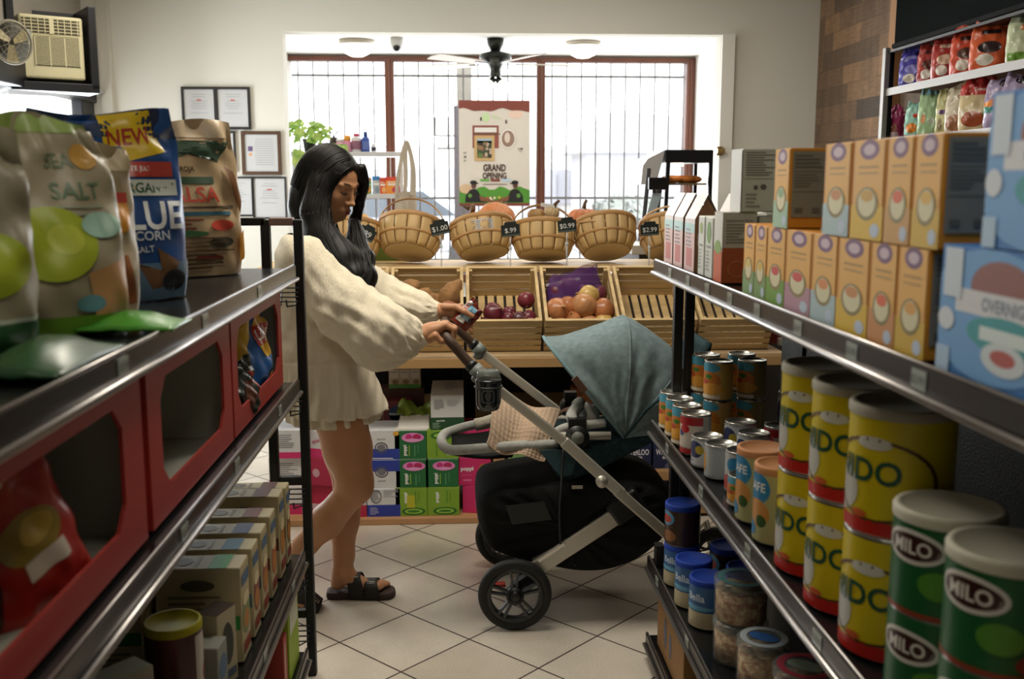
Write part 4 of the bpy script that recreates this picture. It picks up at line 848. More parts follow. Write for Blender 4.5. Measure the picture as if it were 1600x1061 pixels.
# top of the stacks
z3 = .03+3*(ch+.001)
p = at(699, 660, 4.33)
dcarton('drink_carton', 'short dark green carton reading spindrift under the white one', .15, .055, .22, '#1f4a2a', [('F', 't', '#dfe6df', 'spindrift', .3, .75, .2, 0, .02, .45)]+small('F', '#8fae9a', .06, .1, .4, .6, 4, 4), (p.x, 4.33, z3), group='stacked drink cartons on the platform')
dcarton('drink_carton', 'long white carton with nutrition facts, highest of the right stack', .145, .1, .34, '#d3d3d4', [('F', 'h', '#8a8a8c', .25, .5, .0, .0)]+small('F', '#8b8b90', .1, .35, .42, .8, 7, 5)+small('F', '#b5b5ba', .5, .5, .9, .8, 4, 6)+small('T', '#9fb0c8', .45, .3, .9, .8, 4, 7)+small('R', '#a89a94', .1, .2, .8, .8, 5, 8), (p.x-.0, 4.33, z3+.057), 0, 'stacked drink cartons on the platform')
# open white flap and crinkled lime film over the middle stack
p = at(646, 680, 4.35)
b = B(P('#d9d6cf')); b.prism([(-.07, 0, 0), (.07, 0, 0), (.068, .09, .045), (-.062, .09, .04)], (0, 0, .003)); tag(place(b.build('carton_flap'), (p.x, 4.34, z3+.002)), 'open white flap lying on the left dark green carton', 'flap')
b = B(mat('lime_film', '#8aa63a', .25, mott=(14, .4))).smooth(); q = random.Random(4)
b.grid(lambda u, v: (-.075+.15*u, .12*v, .035+.06*math.sin(v*2.6)*(.6+.4*math.sin(u*7))+.012*math.sin(u*17+v*9)), 14, 10)
tag(place(b.build('shrink_film'), (p.x, 4.42, z3+.01)), 'crumpled lime green film on the stack behind the white flap', 'film')
# cartons left of the leg
dcarton('drink_carton', 'red and white carton between the two legs at floor level', cw, ch, .2, '#cfcfd0', [('F', 'r', '#b5274a', 0, 0, 1, .42), ('R', 'r', '#b5274a', 0, 0, 1, .42)], (at(547, 800, 4.31).x, 4.31, .03), 0, 'stacked drink cartons on the platform')
lx = at(500, 700, 4.33).x
for k, (px, z_, base, dd, lab, r_) in enumerate((
    (447, .03, '#cfcfd0', [('F', 'r', '#c92c6a', 0, 0, 1, .35)], 'white carton with a pink foot, lowest behind the shelf end post', 0), (447, .16, '#cfcfd0', [('F', 'r', '#c92c6a', 0, 0, 1, .2)]+small('F', '#8a8a8e', .3, .3, .9, .8, 7, 9), 'white carton of nutrition text behind the shelf end post, second from the floor', 0),
    (460, .289, '#cdcdd0', [('F', 'r', '#c92c6a', 0, 0, 1, .22)]+small('F', '#8a8a8e', .1, .35, .6, .85, 7, 10), 'white carton with a thin pink foot behind the shelf end post, topmost', 0),
    (503, .03, '#b8244f', [('F', 'r', '#d9c0c8', .1, .1, .4, .3)], 'crimson carton at floor level left of the bent leg', -.35), (505, .16, '#a82048', [('F', 'e', '#c9a0ae', .3, .45, .12, .15)], 'crimson carton with a round mark left of the bent leg', -.35))):
    dcarton('drink_carton', lab, cw, ch, .2, base, dd, (at(px, 800, 4.36).x, 4.36+.02*(k % 2), z_), r_, 'drink cartons behind the shelf end post')
dcarton('drink_carton', 'white and pink carton reading spindrift left of the bent leg', .17, .12, .2, '#cfcdd0', [('F', 't', '#b5305f', 'spindrift', .55, .65, .2, .3, .02, .7), ('F', 'r', '#c92c6a', 0, 0, 1, .33)], (at(497, 700, 4.36).x, 4.37, .289), -.35, 'drink cartons behind the shelf end post')
# milk cartons and wine coloured pouch, higher at the back left
yb_ = 4.62
b = B(mat('pine_base', '#b98b62')); b.box(-.75, yb_-.04, 0, -.28, yb_+.28, .3); b.m(P('#6b2a2e')); tag(b.build('storage_box', bevel=.003), 'plain tan box behind the drink cartons carrying the dark red pouch', 'box')
p = at(627, 665, yb_)
b = B(P('#6e2226', .35)); b.prism([(-.075, 0, 0), (.075, 0, 0), (.07, 0, .17), (.06, 0, .19), (-.06, 0, .19), (-.07, 0, .17)], (0, .07, 0)); fn = plane_fn((0, -.0015, 0), (1, 0, 0), (0, 0, 1)); f2 = plane_fn((0, -.0022, 0), (1, 0, 0), (0, 0, 1))
b.m(P('#22345e')); b.flat(disc2d(0, .125, .045, .04), fn); b.flat(([(-.045, .12), (.045, .12), (0, .06)], [(0, 1, 2)]), fn); b.m(P('#d0d0d4')); b.text('BOUNDLESS', f2, 0, .125, .011, wmax=.08, bold=.03); b.m(P('#a98a80')); 
for k in range(5): b.flat(grid2d(-.06, .05-k*.008, -.02, .053-k*.008), fn)
tag(place(b.build('snack_pouch', bevel=.004), (at(622, 665, yb_).x, yb_, .3)), 'dark red pouch with a blue shield emblem behind the cartons', 'pouch')
p = at(631, 611, yb_+.02); b = B(mat('pine_base', '#b98b62')); 
t = thing('milk_shelf', 'small dark ledge under the three milk cartons', 'ledge', (p.x, yb_+.02, 0)); b = B(mat('ledge_dark', '#4a2a22', .6)); b.box(p.x-.16, yb_+.005+.08, .3, p.x+.09, yb_+.2, p.z-.002); b.build('box', t)
for k in range(3):
    px = 614.5+k*16.6; pc = at(px, 611, yb_); w_ = .052
    b = B(P('#b9a894', .5)); b.box(-w_/2, 0, 0, w_/2, .1, .098); fn = plane_fn((-w_/2, -.0008, 0), (w_, 0, 0), (0, 0, .098)); f2 = plane_fn((-w_/2, -.0014, 0), (w_, 0, 0), (0, 0, .098))
    b.m(P('#4d8a3a')); b.flat(grid2d(0, 0, 1, .2), fn); b.m(P('#8a6a4a')); b.flat(disc2d(.6, .32, .3, .12), f2); b.m(P('#cfc6ba')); b.flat(grid2d(.12, .5, .88, .9), fn); b.m(P('#6f665c')); b.flat(grid2d(.2, .78, .8, .81), f2); b.m(P('#d8d4cc')); b.box(-w_/2, 0, .098, w_/2, .1, .104)
    tag(place(b.build('milk_carton', bevel=.0015), (pc.x, yb_+.085, p.z-.0)), ('left', 'middle', 'right')[k]+' small brown and green milk carton just under the table edge', 'carton', 'row of milk cartons')
# ---- low pine rack on the right with green packs and navy water cartons
t = thing('pine_rack', 'low pine two tier rack behind the stroller', 'rack', (.6, 4.4, 0))
rx0, rx1 = at(771, 700, 4.33).x, 1.25; zt1 = at(900, 737, 4.33).z
for x in (rx0, rx1-.05):
    for y in (4.33, 4.66): b = B(wood2); b.box(x, y, 0, x+.05, y+.035, .5 if y < 4.5 else .5); b.build('post', t, bevel=.003)
for z in (zt1, .06): b = B(wood2); b.box(rx0, 4.32, z-.045, rx1, 4.7, z); b.build('shelf', t, bevel=.003)
for k in range(2):
    px = 812+k*42; p = at(px, 737, 4.4)
    dcarton('green_pack', ('left', 'right')[k]+' pale green printed pack on the pine rack beside its post', .105, .085, .25, '#c9cfc6', [('T', 'r', '#5fa04a', .05, .15, .95, .6), ('T', 'e', '#dfe6da', .5, .4, .25, .15), ('T', 'e', '#b5762f', .7, .3, .1, .05), ('F', 'r', '#7fb06a', .05, .1, .95, .9)], (p.x, 4.38, zt1), group='green packs on the pine rack', cat='pack')
dcarton('wooden_box', 'brown tin standing behind the green packs on the pine rack', .2, .15, .12, '#6b2f22', [], (at(835, 700, 4.6).x, 4.64-.02, zt1), cat='box')
nav = [('F', 't', '#dfe0e6', 'WATERLOO', .5, .62, .22, 0, .03, .86), ('F', 'r', '#c8c8d0', .28, .36, .72, .46), ('F', 'e', '#5a5f80', .5, .08, .14, .14), ('T', 'r', '#8d8f9a', .0, 0, 1, 1), ('T', 'r', '#c9302f', .12, .1, .2, .5)]
for k in range(4):
    p = at(885+k*53.5, 735, 4.36); dcarton('water_carton', ['navy water carton under the seat, mostly hidden by it', 'navy carton reading WATERLOO, second from the left', 'navy carton reading WATERLOO left of the right shelf post', 'navy carton reading WATERLOO behind the right shelf post'][k], .146, .125, .2, '#20284f', nav, (p.x, 4.36, zt1), group='navy water cartons on the pine rack')
for k in range(3):
    p = at(985+k*40, 800, 4.4); dcarton('dark_carton', ['left', 'middle', 'right'][k]+' dark carton on the bottom tier of the pine rack', .1, .14, .2, ['#2b2f26', '#1d2547', '#3a3428'][k], [('F', 'r', '#b7a66a', .3, .55, .7, .85)], (p.x, 4.4, .06), group='dark cartons on the bottom tier')
dcarton('dark_carton', 'long low olive carton on the bottom tier behind the basket', .5, .13, .2, '#3a4a2a', [('F', 'r', '#5f7a3a', .1, .5, .9, .8)], (at(870, 800, 4.4).x, 4.4, .06))
# small odd pack at the right end of the table
p = at(1213, 545, 4.5); b = B(P('#8a2f2a')); b.box(-.03, 0, 0, .03, .1, .11); b.m(P('#d8d5d0')); b.lathe([(.03, 0), (.03, .03)], 14, (.02, -.04, 0)); tag(place(b.build('red_pack'), (p.x, 4.5, .766)), 'red and white pack at the right end of the produce table', 'pack')
# ================================================================== shelving units and what stands on them
shm = mat('shelf_board_black', '#17181a', .22, .1); lipm = mat('price_channel', '#1f1917', .28, .2); lipc = mat('lip_chrome', '#a9a4a2', .28, .85, mott=(9, .25, (1, .5, 1)))
peg = mat('pegboard_dark', '#1b2224', .6, bump=(200, .3)); tagp = mat('price_tag_film', '#9aa39c', .25)
def shelf(t, x0, x1, y0, y1, z, sgn, tags=()):
    """x0 = aisle side edge"""
    o = B(shm); o.box(min(x0, x1), y0, z-.022, max(x0, x1), y1, z-.004); ob = o.build('shelf', t, bevel=.002)
    l = B(lipm); a = x0; l.box(min(a, a-sgn*.008), y0, z-.03, max(a, a-sgn*.008), y1, z+.004); l.build('price_channel', ob, origin=t.location)
    l = B(lipc).smooth(); l.tube([(a-sgn*.012, y0, z-.034), (a-sgn*.012, y1, z-.034)], .006, 8); l.tube([(a-sgn*.002, y0, z+.005), (a-sgn*.002, y1, z+.005)], .003, 6); l.build('lip', ob, origin=t.location)
    for k, y in enumerate(tags):
        l = B(tagp); xx = a-sgn*.0095; l.box(min(xx, xx+sgn*.001), y, z-.026, max(xx, xx+sgn*.001), y+.04, z-.001); l.m(P('#3f4648')); fn = plane_fn((xx-sgn*.0012, y+(.04 if sgn > 0 else 0), z-.026), (0, -sgn, 0), (0, 0, 1)); 
        l.text('$%d.99' % (2+k % 5), fn, .02, .012, .012, wmax=.032); l.build('price_tag', ob, origin=t.location)
# ---------- left unit
LX, LB = -.468, -.96
t = thing('shelving_unit', 'black left shelving unit with snack bags on top and red display boxes', 'shelves', (-.7, 1.6, 0), group='aisle shelving units')
y0, y1 = .35, 2.84
shelf(t, LX, LB, y0, y1, 1.266, -1, (.95, 1.35, 1.8, 2.3)); shelf(t, LX, LB, y0, y1, .94, -1, (1.6, 2.0, 2.5)); shelf(t, LX+.0, LB, y0, y1, .425, -1, (2.2, 2.6)); shelf(t, LX, LB, y0, y1, .12, -1)
b = B(peg); b.box(LB-.012, y0, .0, LB, y1+.1, 1.36); b.build('back_panel', t)
b = B(blackp); b.box(LB, y0, 0, LX-.05, y1, .09); b.build('base', t)
for px in (466, 415):
    X_ = at(px, 345, 2.93).x; b = B(blackp); b.box(X_-.013, 2.91, 0, X_+.013, 2.94, 1.395); b.build('end_post', t, bevel=.003)
X1, X2 = at(466, 345, 2.93).x, at(415, 345, 2.93).x
b = B(blackp); b.box(LB-.02, 2.91, 1.378, X2, 2.94, 1.4); b.m(mat('rail_lit_pink', '#8a6d66', .4)); b.box(X2+.013, 2.905, 1.378, X1-.013, 2.945, 1.4); b.build('top_rail', t, bevel=.002)  # pinkish stretch is the black rail with light painted in
b = B(blackp); b.box(LB-.02, 2.91, 0, LB+.01, 2.94, 1.395); b.build('end_post', t, bevel=.003)
for z in (.9, .62, .36, .2): b = B(blackp); b.box(X2, 2.915, z-.012, X1, 2.935, z+.012); b.build('cross_rail', t)
for z in (1.2, .88, .6, .33, .17):
    b = B(blackp).smooth()
    for k in range(4): zz = z-.012*k; b.cyl((X2, 2.9-.01*k, zz), (X1, 2.9-.01*k, zz), .0022, n=6)
    for x in (X2+.02, X1-.03): b.tube([(x, 2.86, z-.03), (x, 2.87, z-.05), (x+.02, 2.9, z-.05), (x+.02, 2.93, z-.01)], .0025, 6)
    b.build('wire_bracket', t)
# ---------- right unit
RX, RB = .590, 1.03
t = thing('shelving_unit', 'black right shelving unit with cereal boxes on top and cans below', 'shelves', (.8, 1.7, 0), group='aisle shelving units')
y0, y1 = .35, 2.98
shelf(t, RX, RB, y0, y1, 1.266, 1, (1.2, 1.42, 1.66, 1.9, 2.1, 2.3, 2.5, 2.72)); shelf(t, RX, RB, y0, y1, .772, 1, (1.5, 1.9, 2.3, 2.7)); shelf(t, RX-.0, RB, y0, y1, .336, 1, (2.4, 2.8)); shelf(t, RX, RB, y0, y1, .08, 1)
b = B(peg); b.box(RB, y0, 0, RB+.012, 3.12, 1.262); b.build('back_panel', t)
for px, Y in ((1061, 2.92), (1079, 2.92)):
    X_ = at(px, 440, Y).x; b = B(blackp); b.box(X_-.0135, Y-.012, 0, X_+.0135, Y+.015, 1.24); b.build('end_post', t, bevel=.003)
b = B(blackp); b.box(RB-.01, 2.9, 0, RB+.02, 2.94, 1.26); b.build('end_post', t)
b = B(alu).smooth(); Xa = at(1070, 440, 2.92).x; b.cyl((Xa, 2.92, .3), (Xa, 2.92, .95), .003, n=6); b.build('hanging_rod', t)
b = B(blackp); b.box(RX+.005, 2.9, .29, RX+.03, 2.94, .4); b.build('corner_bracket', t)
# ---------- package helpers
def can(name, lab, r, h, loc, bands, deco=(), lid=None, rz=0, group=None, cat='can', metal=True, rings=0, lip=True):
    t = thing(name, lab, cat, loc, world=False, group=group); t.rotation_euler = (0, 0, rz)
    b = B(mat('tin', '#a9a8a2', .25, .85)).smooth()
    pr = [(r*.96, 0), (r, .003), (r, .006)]; z_prev = .006
    if rings:
        for k in range(rings*6+1): zz = .012+(h-.024)*k/(rings*6); pr.append((r-.0012*(1+math.cos(2*math.pi*k/6))/2, zz))
    pr += [(r, h-.006), (r, h-.002), (r*.985, h), (r*.93, h), (r*.92, h-.004)]
    b.lathe(pr, 32)
    for z0, z1, c in bands: b.m(P(c, .35)); b.lathe([(r+.0006, z0*h), (r+.0006, z1*h)], 32, cap0=False, cap1=False)
    for k, it in enumerate(deco):
        rr = r+.0012+k*.00015; fn = (lambda R_: (lambda u, v: (R_*math.sin(u/r), -R_*math.cos(u/r), v)))(rr); b.sm = False
        b.m(P(it[1], .35)); C_ = 2*math.pi*r
        if it[0] == 'r': b.flat(grid2d(it[2]*C_, it[3]*h, it[4]*C_, it[5]*h, max(4, int((it[4]-it[2])*64)), 1), fn)
        elif it[0] == 'e': b.flat(disc2d(it[2]*C_, it[3]*h, it[4]*C_, it[5]*h, 32, max(3, int(it[4]*50))), fn)
        elif it[0] == 'h': b.flat(disc2d(it[2]*C_, it[3]*h, it[4]*C_, it[5]*h, 30, 1, hole=it[6]), fn)
        elif it[0] == 't': b.text(it[2], fn, it[3]*C_, it[4]*h, it[5]*h, rot=it[6] if len(it) > 6 else 0, bold=.02, sub=2)
    b.build('can_body', t)
    if lid: b = B(mat('lid_'+lid.lstrip('#'), lid, .62, spec=.25)).smooth(); b.lathe([(r*1.03, -.014), (r*1.035, -.002), (r*1.0, .002), (r*.9, .0025), (r*.88, -.001), (.001, -.001)], 32, (0, 0, h), False, False); b.build('lid', t)
    return t
def bagf(w, h, d, sd=1, lean=0, pinch=.9, cr=.006):
    q = random.Random(sd); a = [q.uniform(0, 6) for _ in range(8)]
    def f(u, v, s_=-1, off=0):
        W_ = w*(1-.06*math.sin(math.pi*v)*0-(1-pinch)*max(0, (v-.55)/.45)**2)*(1-.05*max(0, (.12-v)/.12))
        T = d*(1-v**2.2)*(.75+.5*math.sin(math.pi*min(v*1.6, 1))*.6) if v < 1 else 0
        s = max(0, 1-abs(2*u)**2.6)**.55
        cz = cr*(math.sin(u*19+v*7+a[0])*math.sin(v*15+a[1])+.7*math.sin(u*9-v*21+a[2])+.5*math.sin(31*u+13*v+a[3])*math.sin(v*9+a[4]))*(.4+abs(u)*1.3+.5*(v > .8))
        y = s_*(T*s+off)+cz*(1 if s_ < 0 else -.6)*(0 if abs(u) > .499 else 1)
        return (u*W_+.3*cz*math.sin(v*6), y+lean*(v**1.5), v*h+.01*math.sin(u*5+a[5])*(v > .95))
    return f
def bag(name, lab, w, h, d, base, deco, loc, rz=0, lean=0, group=None, cat='bag', rough=.28, sd=1, pinch=.9, cr=.006, tilt_=0, nu=26, nv=34):
    f = bagf(w, h, d, sd, lean, pinch, cr); b = B(mat('film_%s_%d' % (base.lstrip('#'), rough*100), base, rough)).smooth()
    b.grid(lambda u, v: f(u-.5, v, -1), nu, nv); b.grid(lambda u, v: f(.5-u, v, 1), nu, nv)
    for k, it in enumerate(deco):
        fn = (lambda o: (lambda u, v: f(min(.5, max(-.5, u/w)), min(1, max(0, v/h)), -1, o)))(.0012+k*.0004)
        b.m(mat('film_%s_%d' % (it[1].lstrip('#'), rough*100), it[1], rough))
        if it[0] == 'r': b.flat(grid2d(it[2]*w, it[3]*h, it[4]*w, it[5]*h, max(1, int((it[4]-it[2])*26)), max(1, int((it[5]-it[3])*34))), fn)
        elif it[0] == 'e': b.flat(disc2d(it[2]*w, it[3]*h, it[4]*w, it[5]*h, 28, 9), fn)
        elif it[0] == 't': b.text(it[2], fn, it[3]*w, it[4]*h, it[5]*h, rot=it[6] if len(it) > 6 else 0, bold=.02, wmax=it[7]*w if len(it) > 7 else None, sub=2)
        elif it[0] == 'p':
            q0 = it[2]; pts = [(q0[i][0]+(q0[(i+1) % len(q0)][0]-q0[i][0])*k3/6, q0[i][1]+(q0[(i+1) % len(q0)][1]-q0[i][1])*k3/6) for i in range(len(q0)) for k3 in range(6)]; cxm = sum(p[0] for p in pts)/len(pts); cym = sum(p[1] for p in pts)/len(pts); n = len(pts); V = [(cxm*w, cym*h)]; F = []
            for k2 in (.14, .28, .43, .57, .71, .86, 1): V += [((cxm+(x-cxm)*k2)*w, (cym+(y-cym)*k2)*h) for x, y in pts]
            for i in range(n): F += [(0, 1+i, 1+(i+1) % n)]+[(1+r_*n+i, 1+(r_+1)*n+i, 1+(r_+1)*n+(i+1) % n, 1+r_*n+(i+1) % n) for r_ in range(6)]
            b.flat((V, F), fn)
    o = b.build(name); place(o, loc, (tilt_, 0, rz)); tag(o, lab, cat, group); return o
def lines(c, x0, y0, x1, y1, n, sd=0):
    q = random.Random(sd); return [('r', c, x0+(x1-x0)*q.uniform(0, .12), y1-(y1-y0)*(k+.6)/n, x0+(x1-x0)*q.uniform(.6, 1), y1-(y1-y0)*(k+.6)/n+(y1-y0)/n*.4) for k in range(n)]
# ================================================================== left unit, top shelf: crisp bags
zt = 1.266; G = 'crisp bags on the left top shelf'
bag('crisp_bag', 'tan bag reading SALSA in red letters, furthest along the left top shelf', .29, .385, .065, '#b39a76', [('r', '#c9b394', -.5, .9, .5, 1.0), ('p', '#37503c', [(-.46, .88), (.46, .88), (.3, .74), (.05, .8), (-.2, .74), (-.42, .8)]), ('p', '#6b4a2e', [(-.38, .8), (-.25, .72), (-.3, .6), (-.42, .62)]), ('t', '#4a3a28', 'ROJA', 0.0, .69, .045), ('r', '#37503c', -.2, .6, .22, .645), ('t', '#b5402e', 'SALSA', .0, .53, .1, 0, .78), ('r', '#4a3a28', -.36, .44, .38, .455), ('r', '#2f5a6a', -.3, .395, .34, .42)]+lines('#8a4a34', -.38, .3, .1, .38, 3, 1)+[('e', '#b5402e', .24, .33, .11, .035), ('e', '#3a6b3f', -.1, .28, .2, .02), ('e', '#3b3a30', .22, .22, .12, .035), ('e', '#8a3b2e', .1, .12, .13, .02)]+lines('#5f4a34', -.4, .04, .4, .26, 8, 3)+[('p', '#6f4a2c', [(.34, .72), (.42, .68), (.48, .5), (.44, .4), (.4, .5)]), ('p', '#c98a2e', [(.4, .26), (.49, .3), (.48, .1), (.42, .08)])],
    (-.69, 2.6, zt), R(36), .02, G, rough=.35, sd=3)
bag('crisp_bag', 'deep blue bag with a yellow NEW corner and white lettering on the left top shelf', .3, .375, .075, '#234a86', [('r', '#1c2f52', -.5, .86, .5, 1), ('p', '#d8b820', [(-.04, .995), (.33, .99), (.40, .79), (.0, .71)]), ('t', '#a8372c', 'NEW', .17, .865, .09, .1, .3), ('r', '#b5473e', -.06, .655, .42, .735), ('t', '#e6dcd8', 'LATE JULY', .18, .695, .035, 0, .4), ('r', '#c9cfc9', .0, .555, .44, .64), ('t', '#2f5a44', 'ORGANIC', .22, .597, .055, 0, .4), ('t', '#e4e8ee', 'BLUE', .2, .45, .15, 0, .5), ('t', '#c9d4e2', 'CORN', .22, .345, .05, 0, .3), ('t', '#cdd6e2', 'SEA SALT', .1, .27, .035, .08, .35), ('r', '#5c7b96', -.5, 0, .5, .2), ('p', '#6f5138', [(.1, .2), (.3, .14), (.24, .28), (.4, .2), (.34, .08), (.2, .06)]), ('e', '#2b2d33', .36, .1, .09, .06)]+[('e', '#c9b88a', -.3+.11*k, .52+.08*math.sin(k*2), .008, .006) for k in range(5)],
    (-.70, 2.06, zt), R(32), .02, G, sd=5)
bag('crisp_bag', 'beige bag with orange patches wedged between the blue bag and the lime circle bag', .2, .30, .06, '#a5977c', [('r', '#bcae92', -.5, .85, .5, 1), ('e', '#c98a34', .28, .6, .12, .12), ('e', '#2e5a38', .1, .76, .1, .05), ('r', '#b5473e', .12, .66, .4, .72), ('p', '#9a5f34', [(-.2, .3), (.3, .35), (.4, .05), (-.1, .05)])], (-.675, 1.84, zt), R(44), .0, G, rough=.4, sd=8)
creamd = [('r', '#8fa85a', -.5, .93, .5, 1), ('t', '#6f7f66', 'SEA', .1, .8, .07, .0, .4), ('t', '#5f7a5e', 'SALT', .18, .66, .08, 0, .5), ('e', '#c79a4c', .3, .82, .1, .06), ('e', '#8a3b2e', -.42, .82, .06, .04)]+lines('#9aa08a', -.1, .5, .4, .6, 3, 5)+[('e', '#9fb02c', -.05, .42, .3, .17), ('e', '#b5c040', .04, .44, .12, .07), ('p', '#b78a5c', [(.15, .28), (.45, .34), (.48, .06), (.2, .04)]), ('e', '#5f8f9a', .16, .14, .1, .04), ('r', '#62902a', -.5, 0, .5, .085), ('e', '#9ac0b0', .3, .5, .14, .06)]
bag('crisp_bag', 'cream bag with a lime green circle and green foot on the left top shelf', .23, .335, .07, '#a0977f', creamd, (-.645, 1.62, zt), R(38), .03, G, rough=.38, sd=12, pinch=.62)
bag('crisp_bag', 'cream bag with a half seen lime circle, nearest on the left top shelf', .24, .30, .07, '#918a76', [('r', '#8fa85a', -.5, .92, .5, 1), ('e', '#9fb02c', .2, .42, .26, .15), ('r', '#2c5a34', -.5, 0, .5, .16), ('r', '#b5bdb0', -.5, .16, .5, .18)]+lines('#8a9a84', -.1, .55, .4, .75, 4, 7), (-.69, 1.36, zt), R(34), .0, G, rough=.38, sd=15)
bag('crisp_bag', 'bag with a magenta top edge behind the cream bags', .2, .345, .05, '#8f8a78', [('r', '#b52a5a', -.5, .94, .5, 1)], (-.78, 1.5, zt), R(36), 0, G, rough=.4, sd=19)
bag('crisp_bag', 'dark clear sided bag behind the tan salsa bag', .2, .26, .05, '#4a4f4c', [('r', '#8d9490', -.3, .5, .3, .8)], (-.7, 2.78, zt), R(30), 0, G, rough=.2, sd=22)
b = B(mat('film_green', '#4d9a2e', .3, mott=(12, .5))).smooth(); b.grid(lambda u, v: (-.075+.15*u, -.06+.12*v, .022*math.sin(math.pi*u)*math.sin(math.pi*v)+.001*math.sin(u*20+v*11)*math.sin(math.pi*u)), 16, 12); tag(place(b.build('green_sachet', solid=.004), (-.52, 1.62, zt+.008)), 'bright green sachet lying flat in front of the cream bag', 'sachet')
b = B(mat('film_dark_green', '#20502c', .3, mott=(12, .5))).smooth(); b.grid(lambda u, v: (-.06+.12*u, -.12+.24*v, .03*math.sin(math.pi*u)*math.sin(math.pi*v)+.001*math.sin(u*20+v*11)*math.sin(math.pi*u)), 16, 12); tag(place(b.build('green_sachet', solid=.004), (-.53, 1.30, zt+.008)), 'dark green sachet lying in front of the nearest bag', 'sachet')
# ---------- red display boxes on the second shelf
red = mat('red_card', '#a8322a', .45); redd = mat('red_card_inside', '#5a1512', .6); greyc = mat('grey_card_inside', '#b9bbae', .7)
def display_box(lab, ya, yb, z0=.945, z1=1.215, fr=.055, X=-.495, dep=.3):
    t = thing('display_box', lab, 'box', (X-dep/2, (ya+yb)/2, z0), group='red card display boxes on the left unit')
    b = B(red); b.box(X-.006, ya, z0, X, ya+fr, z1); b.box(X-.006, yb-fr, z0, X, yb, z1); b.box(X-.006, ya+fr, z0, X, yb-fr, z0+.05); b.box(X-.006, ya+fr, z1-.035, X, yb-fr, z1)
    for y, s_ in ((ya+fr, 1), (yb-fr, -1)):
        for z, q_ in ((z0+.05, 1), (z1-.035, -1)): b.prism([(X-.006, y, z), (X-.006, y+s_*.035, z), (X-.006, y, z+q_*.035)], (.006, 0, 0))
    b.build('front_panel', t)
    b = B(red); b.box(X-dep, ya, z0, X-.006, ya+.006, z1); b.box(X-dep, yb-.006, z0, X-.006, yb, z1); b.m(greyc); b.box(X-dep+.006, ya+.006, z0, X-.007, yb-.006, z0+.005); b.box(X-dep, ya+.006, z0, X-dep+.006, yb-.006, z1); b.box(X-dep, ya+.006, z1-.004, X-.006, yb-.006, z1)
    b.box(X-dep+.006, ya+.0065, z0+.006, X-.008, ya+.008, z1-.01); b.box(X-dep+.006, yb-.008, z0+.006, X-.008, yb-.0065, z1-.01); b.build('carton_walls', t)
    return t
display_box('red display box holding yellow and blue crisp bags, furthest on the left unit', 2.17, 2.78, fr=.05)
display_box('half empty red display box, middle one of the left unit', 1.575, 2.155, fr=.07)
display_box('red display box holding a red crisp bag, nearest on the left unit', .86, 1.545, fr=.09)
GX = 'crisp bags inside the red display boxes'
lay = [('p', '#d8b02a', [(-.5, .95), (.1, .98), (-.1, .6), (-.35, .4), (-.5, .45)]), ('e', '#d8a82a', .26, .62, .24, .24), ('r', '#b52a2a', .02, .52, .5, .72), ('t', '#f0ece2', "Lay's", .26, .62, .15, .12, .42), ('p', '#c9a83a', [(.1, .1), (.4, .3), (.48, .2), (.3, .02)])]
bag('crisp_bag', "blue and yellow bag reading Lay's at the far right of the furthest display box", .2, .25, .05, '#2a62a8', lay, (-.56, 2.60, .952), R(72), 0, GX, sd=31)
bag('crisp_bag', "yellow bag reading Lay's at the left of the furthest display box", .18, .24, .05, '#d0a92c', [('r', '#b52a2a', -.35, .5, .4, .7), ('t', '#f0ece2', "Lay's", .0, .6, .15, .12, .6), ('p', '#2a5a9a', [(-.5, .8), (.5, .95), (.5, 1), (-.5, 1)])], (-.6, 2.36, .952+.02), R(72), 0, GX, sd=33)
bag('crisp_bag', 'small dark bag low at the left of the furthest display box', .14, .13, .035, '#1f2a24', [('e', '#5a3020', .05, .4, .2, .25), ('p', '#a83a2c', [(.2, .8), (.45, .7), (.4, .4)])], (-.525, 2.36, .952), R(75), 0, GX, sd=35)
bag('crisp_bag', 'small orange and black bag lying at the bottom of the half empty box', .13, .16, .03, '#b5622a', [('r', '#23282a', -.5, .3, .5, .5), ('e', '#c9a040', .0, .15, .2, .1), ('r', '#2a5a7a', -.3, .7, .3, .95), ('e', '#2a2420', .1, .6, .2, .08)], (-.58, 1.76, .952), R(70), .07, GX, sd=37, tilt_=R(-8))
b = B(P('#c9908c')); b.ball((0, 0, .01), (.014, .014, .01), 8, 6); tag(place(b.build('price_bead'), (-.52, 2.0, .952)), 'tiny pink clip on the floor of the half empty display box', 'clip')
o = bag('crisp_bag', 'red bag with golden crisps leaning in the nearest display box', .24, .3, .05, '#b52f28', [('e', '#a08a3c', .05, .4, .26, .12), ('e', '#c9ac50', .1, .42, .15, .07), ('t', '#e8d8cc', 'Kettle', .0, .74, .13, .2, .7), ('r', '#e8dccf', -.1, .2, .25, .3), ('e', '#4a1c14', -.42, .3, .14, .25), ('r', '#1f2a3c', -.5, .88, .5, 1)], (-.56, 1.27, .955), R(60), 0, GX, sd=41); o.rotation_euler = (R(-6), R(-16), R(68)); o.scale = (.85, .85, .85)
bag('crisp_bag', 'pale green bag at the near end of the nearest display box', .2, .24, .05, '#8f9a74', [('e', '#c9cba0', 0, .5, .3, .2)], (-.6, 1.06, .952), R(65), 0, GX, sd=43)
bag('crisp_bag', 'dark brown bag behind the leaning red one', .22, .2, .05, '#2c1712', [('e', '#6a5a3a', .1, .4, .1, .2)], (-.63, 1.2, .952), R(70), 0, GX, sd=45)
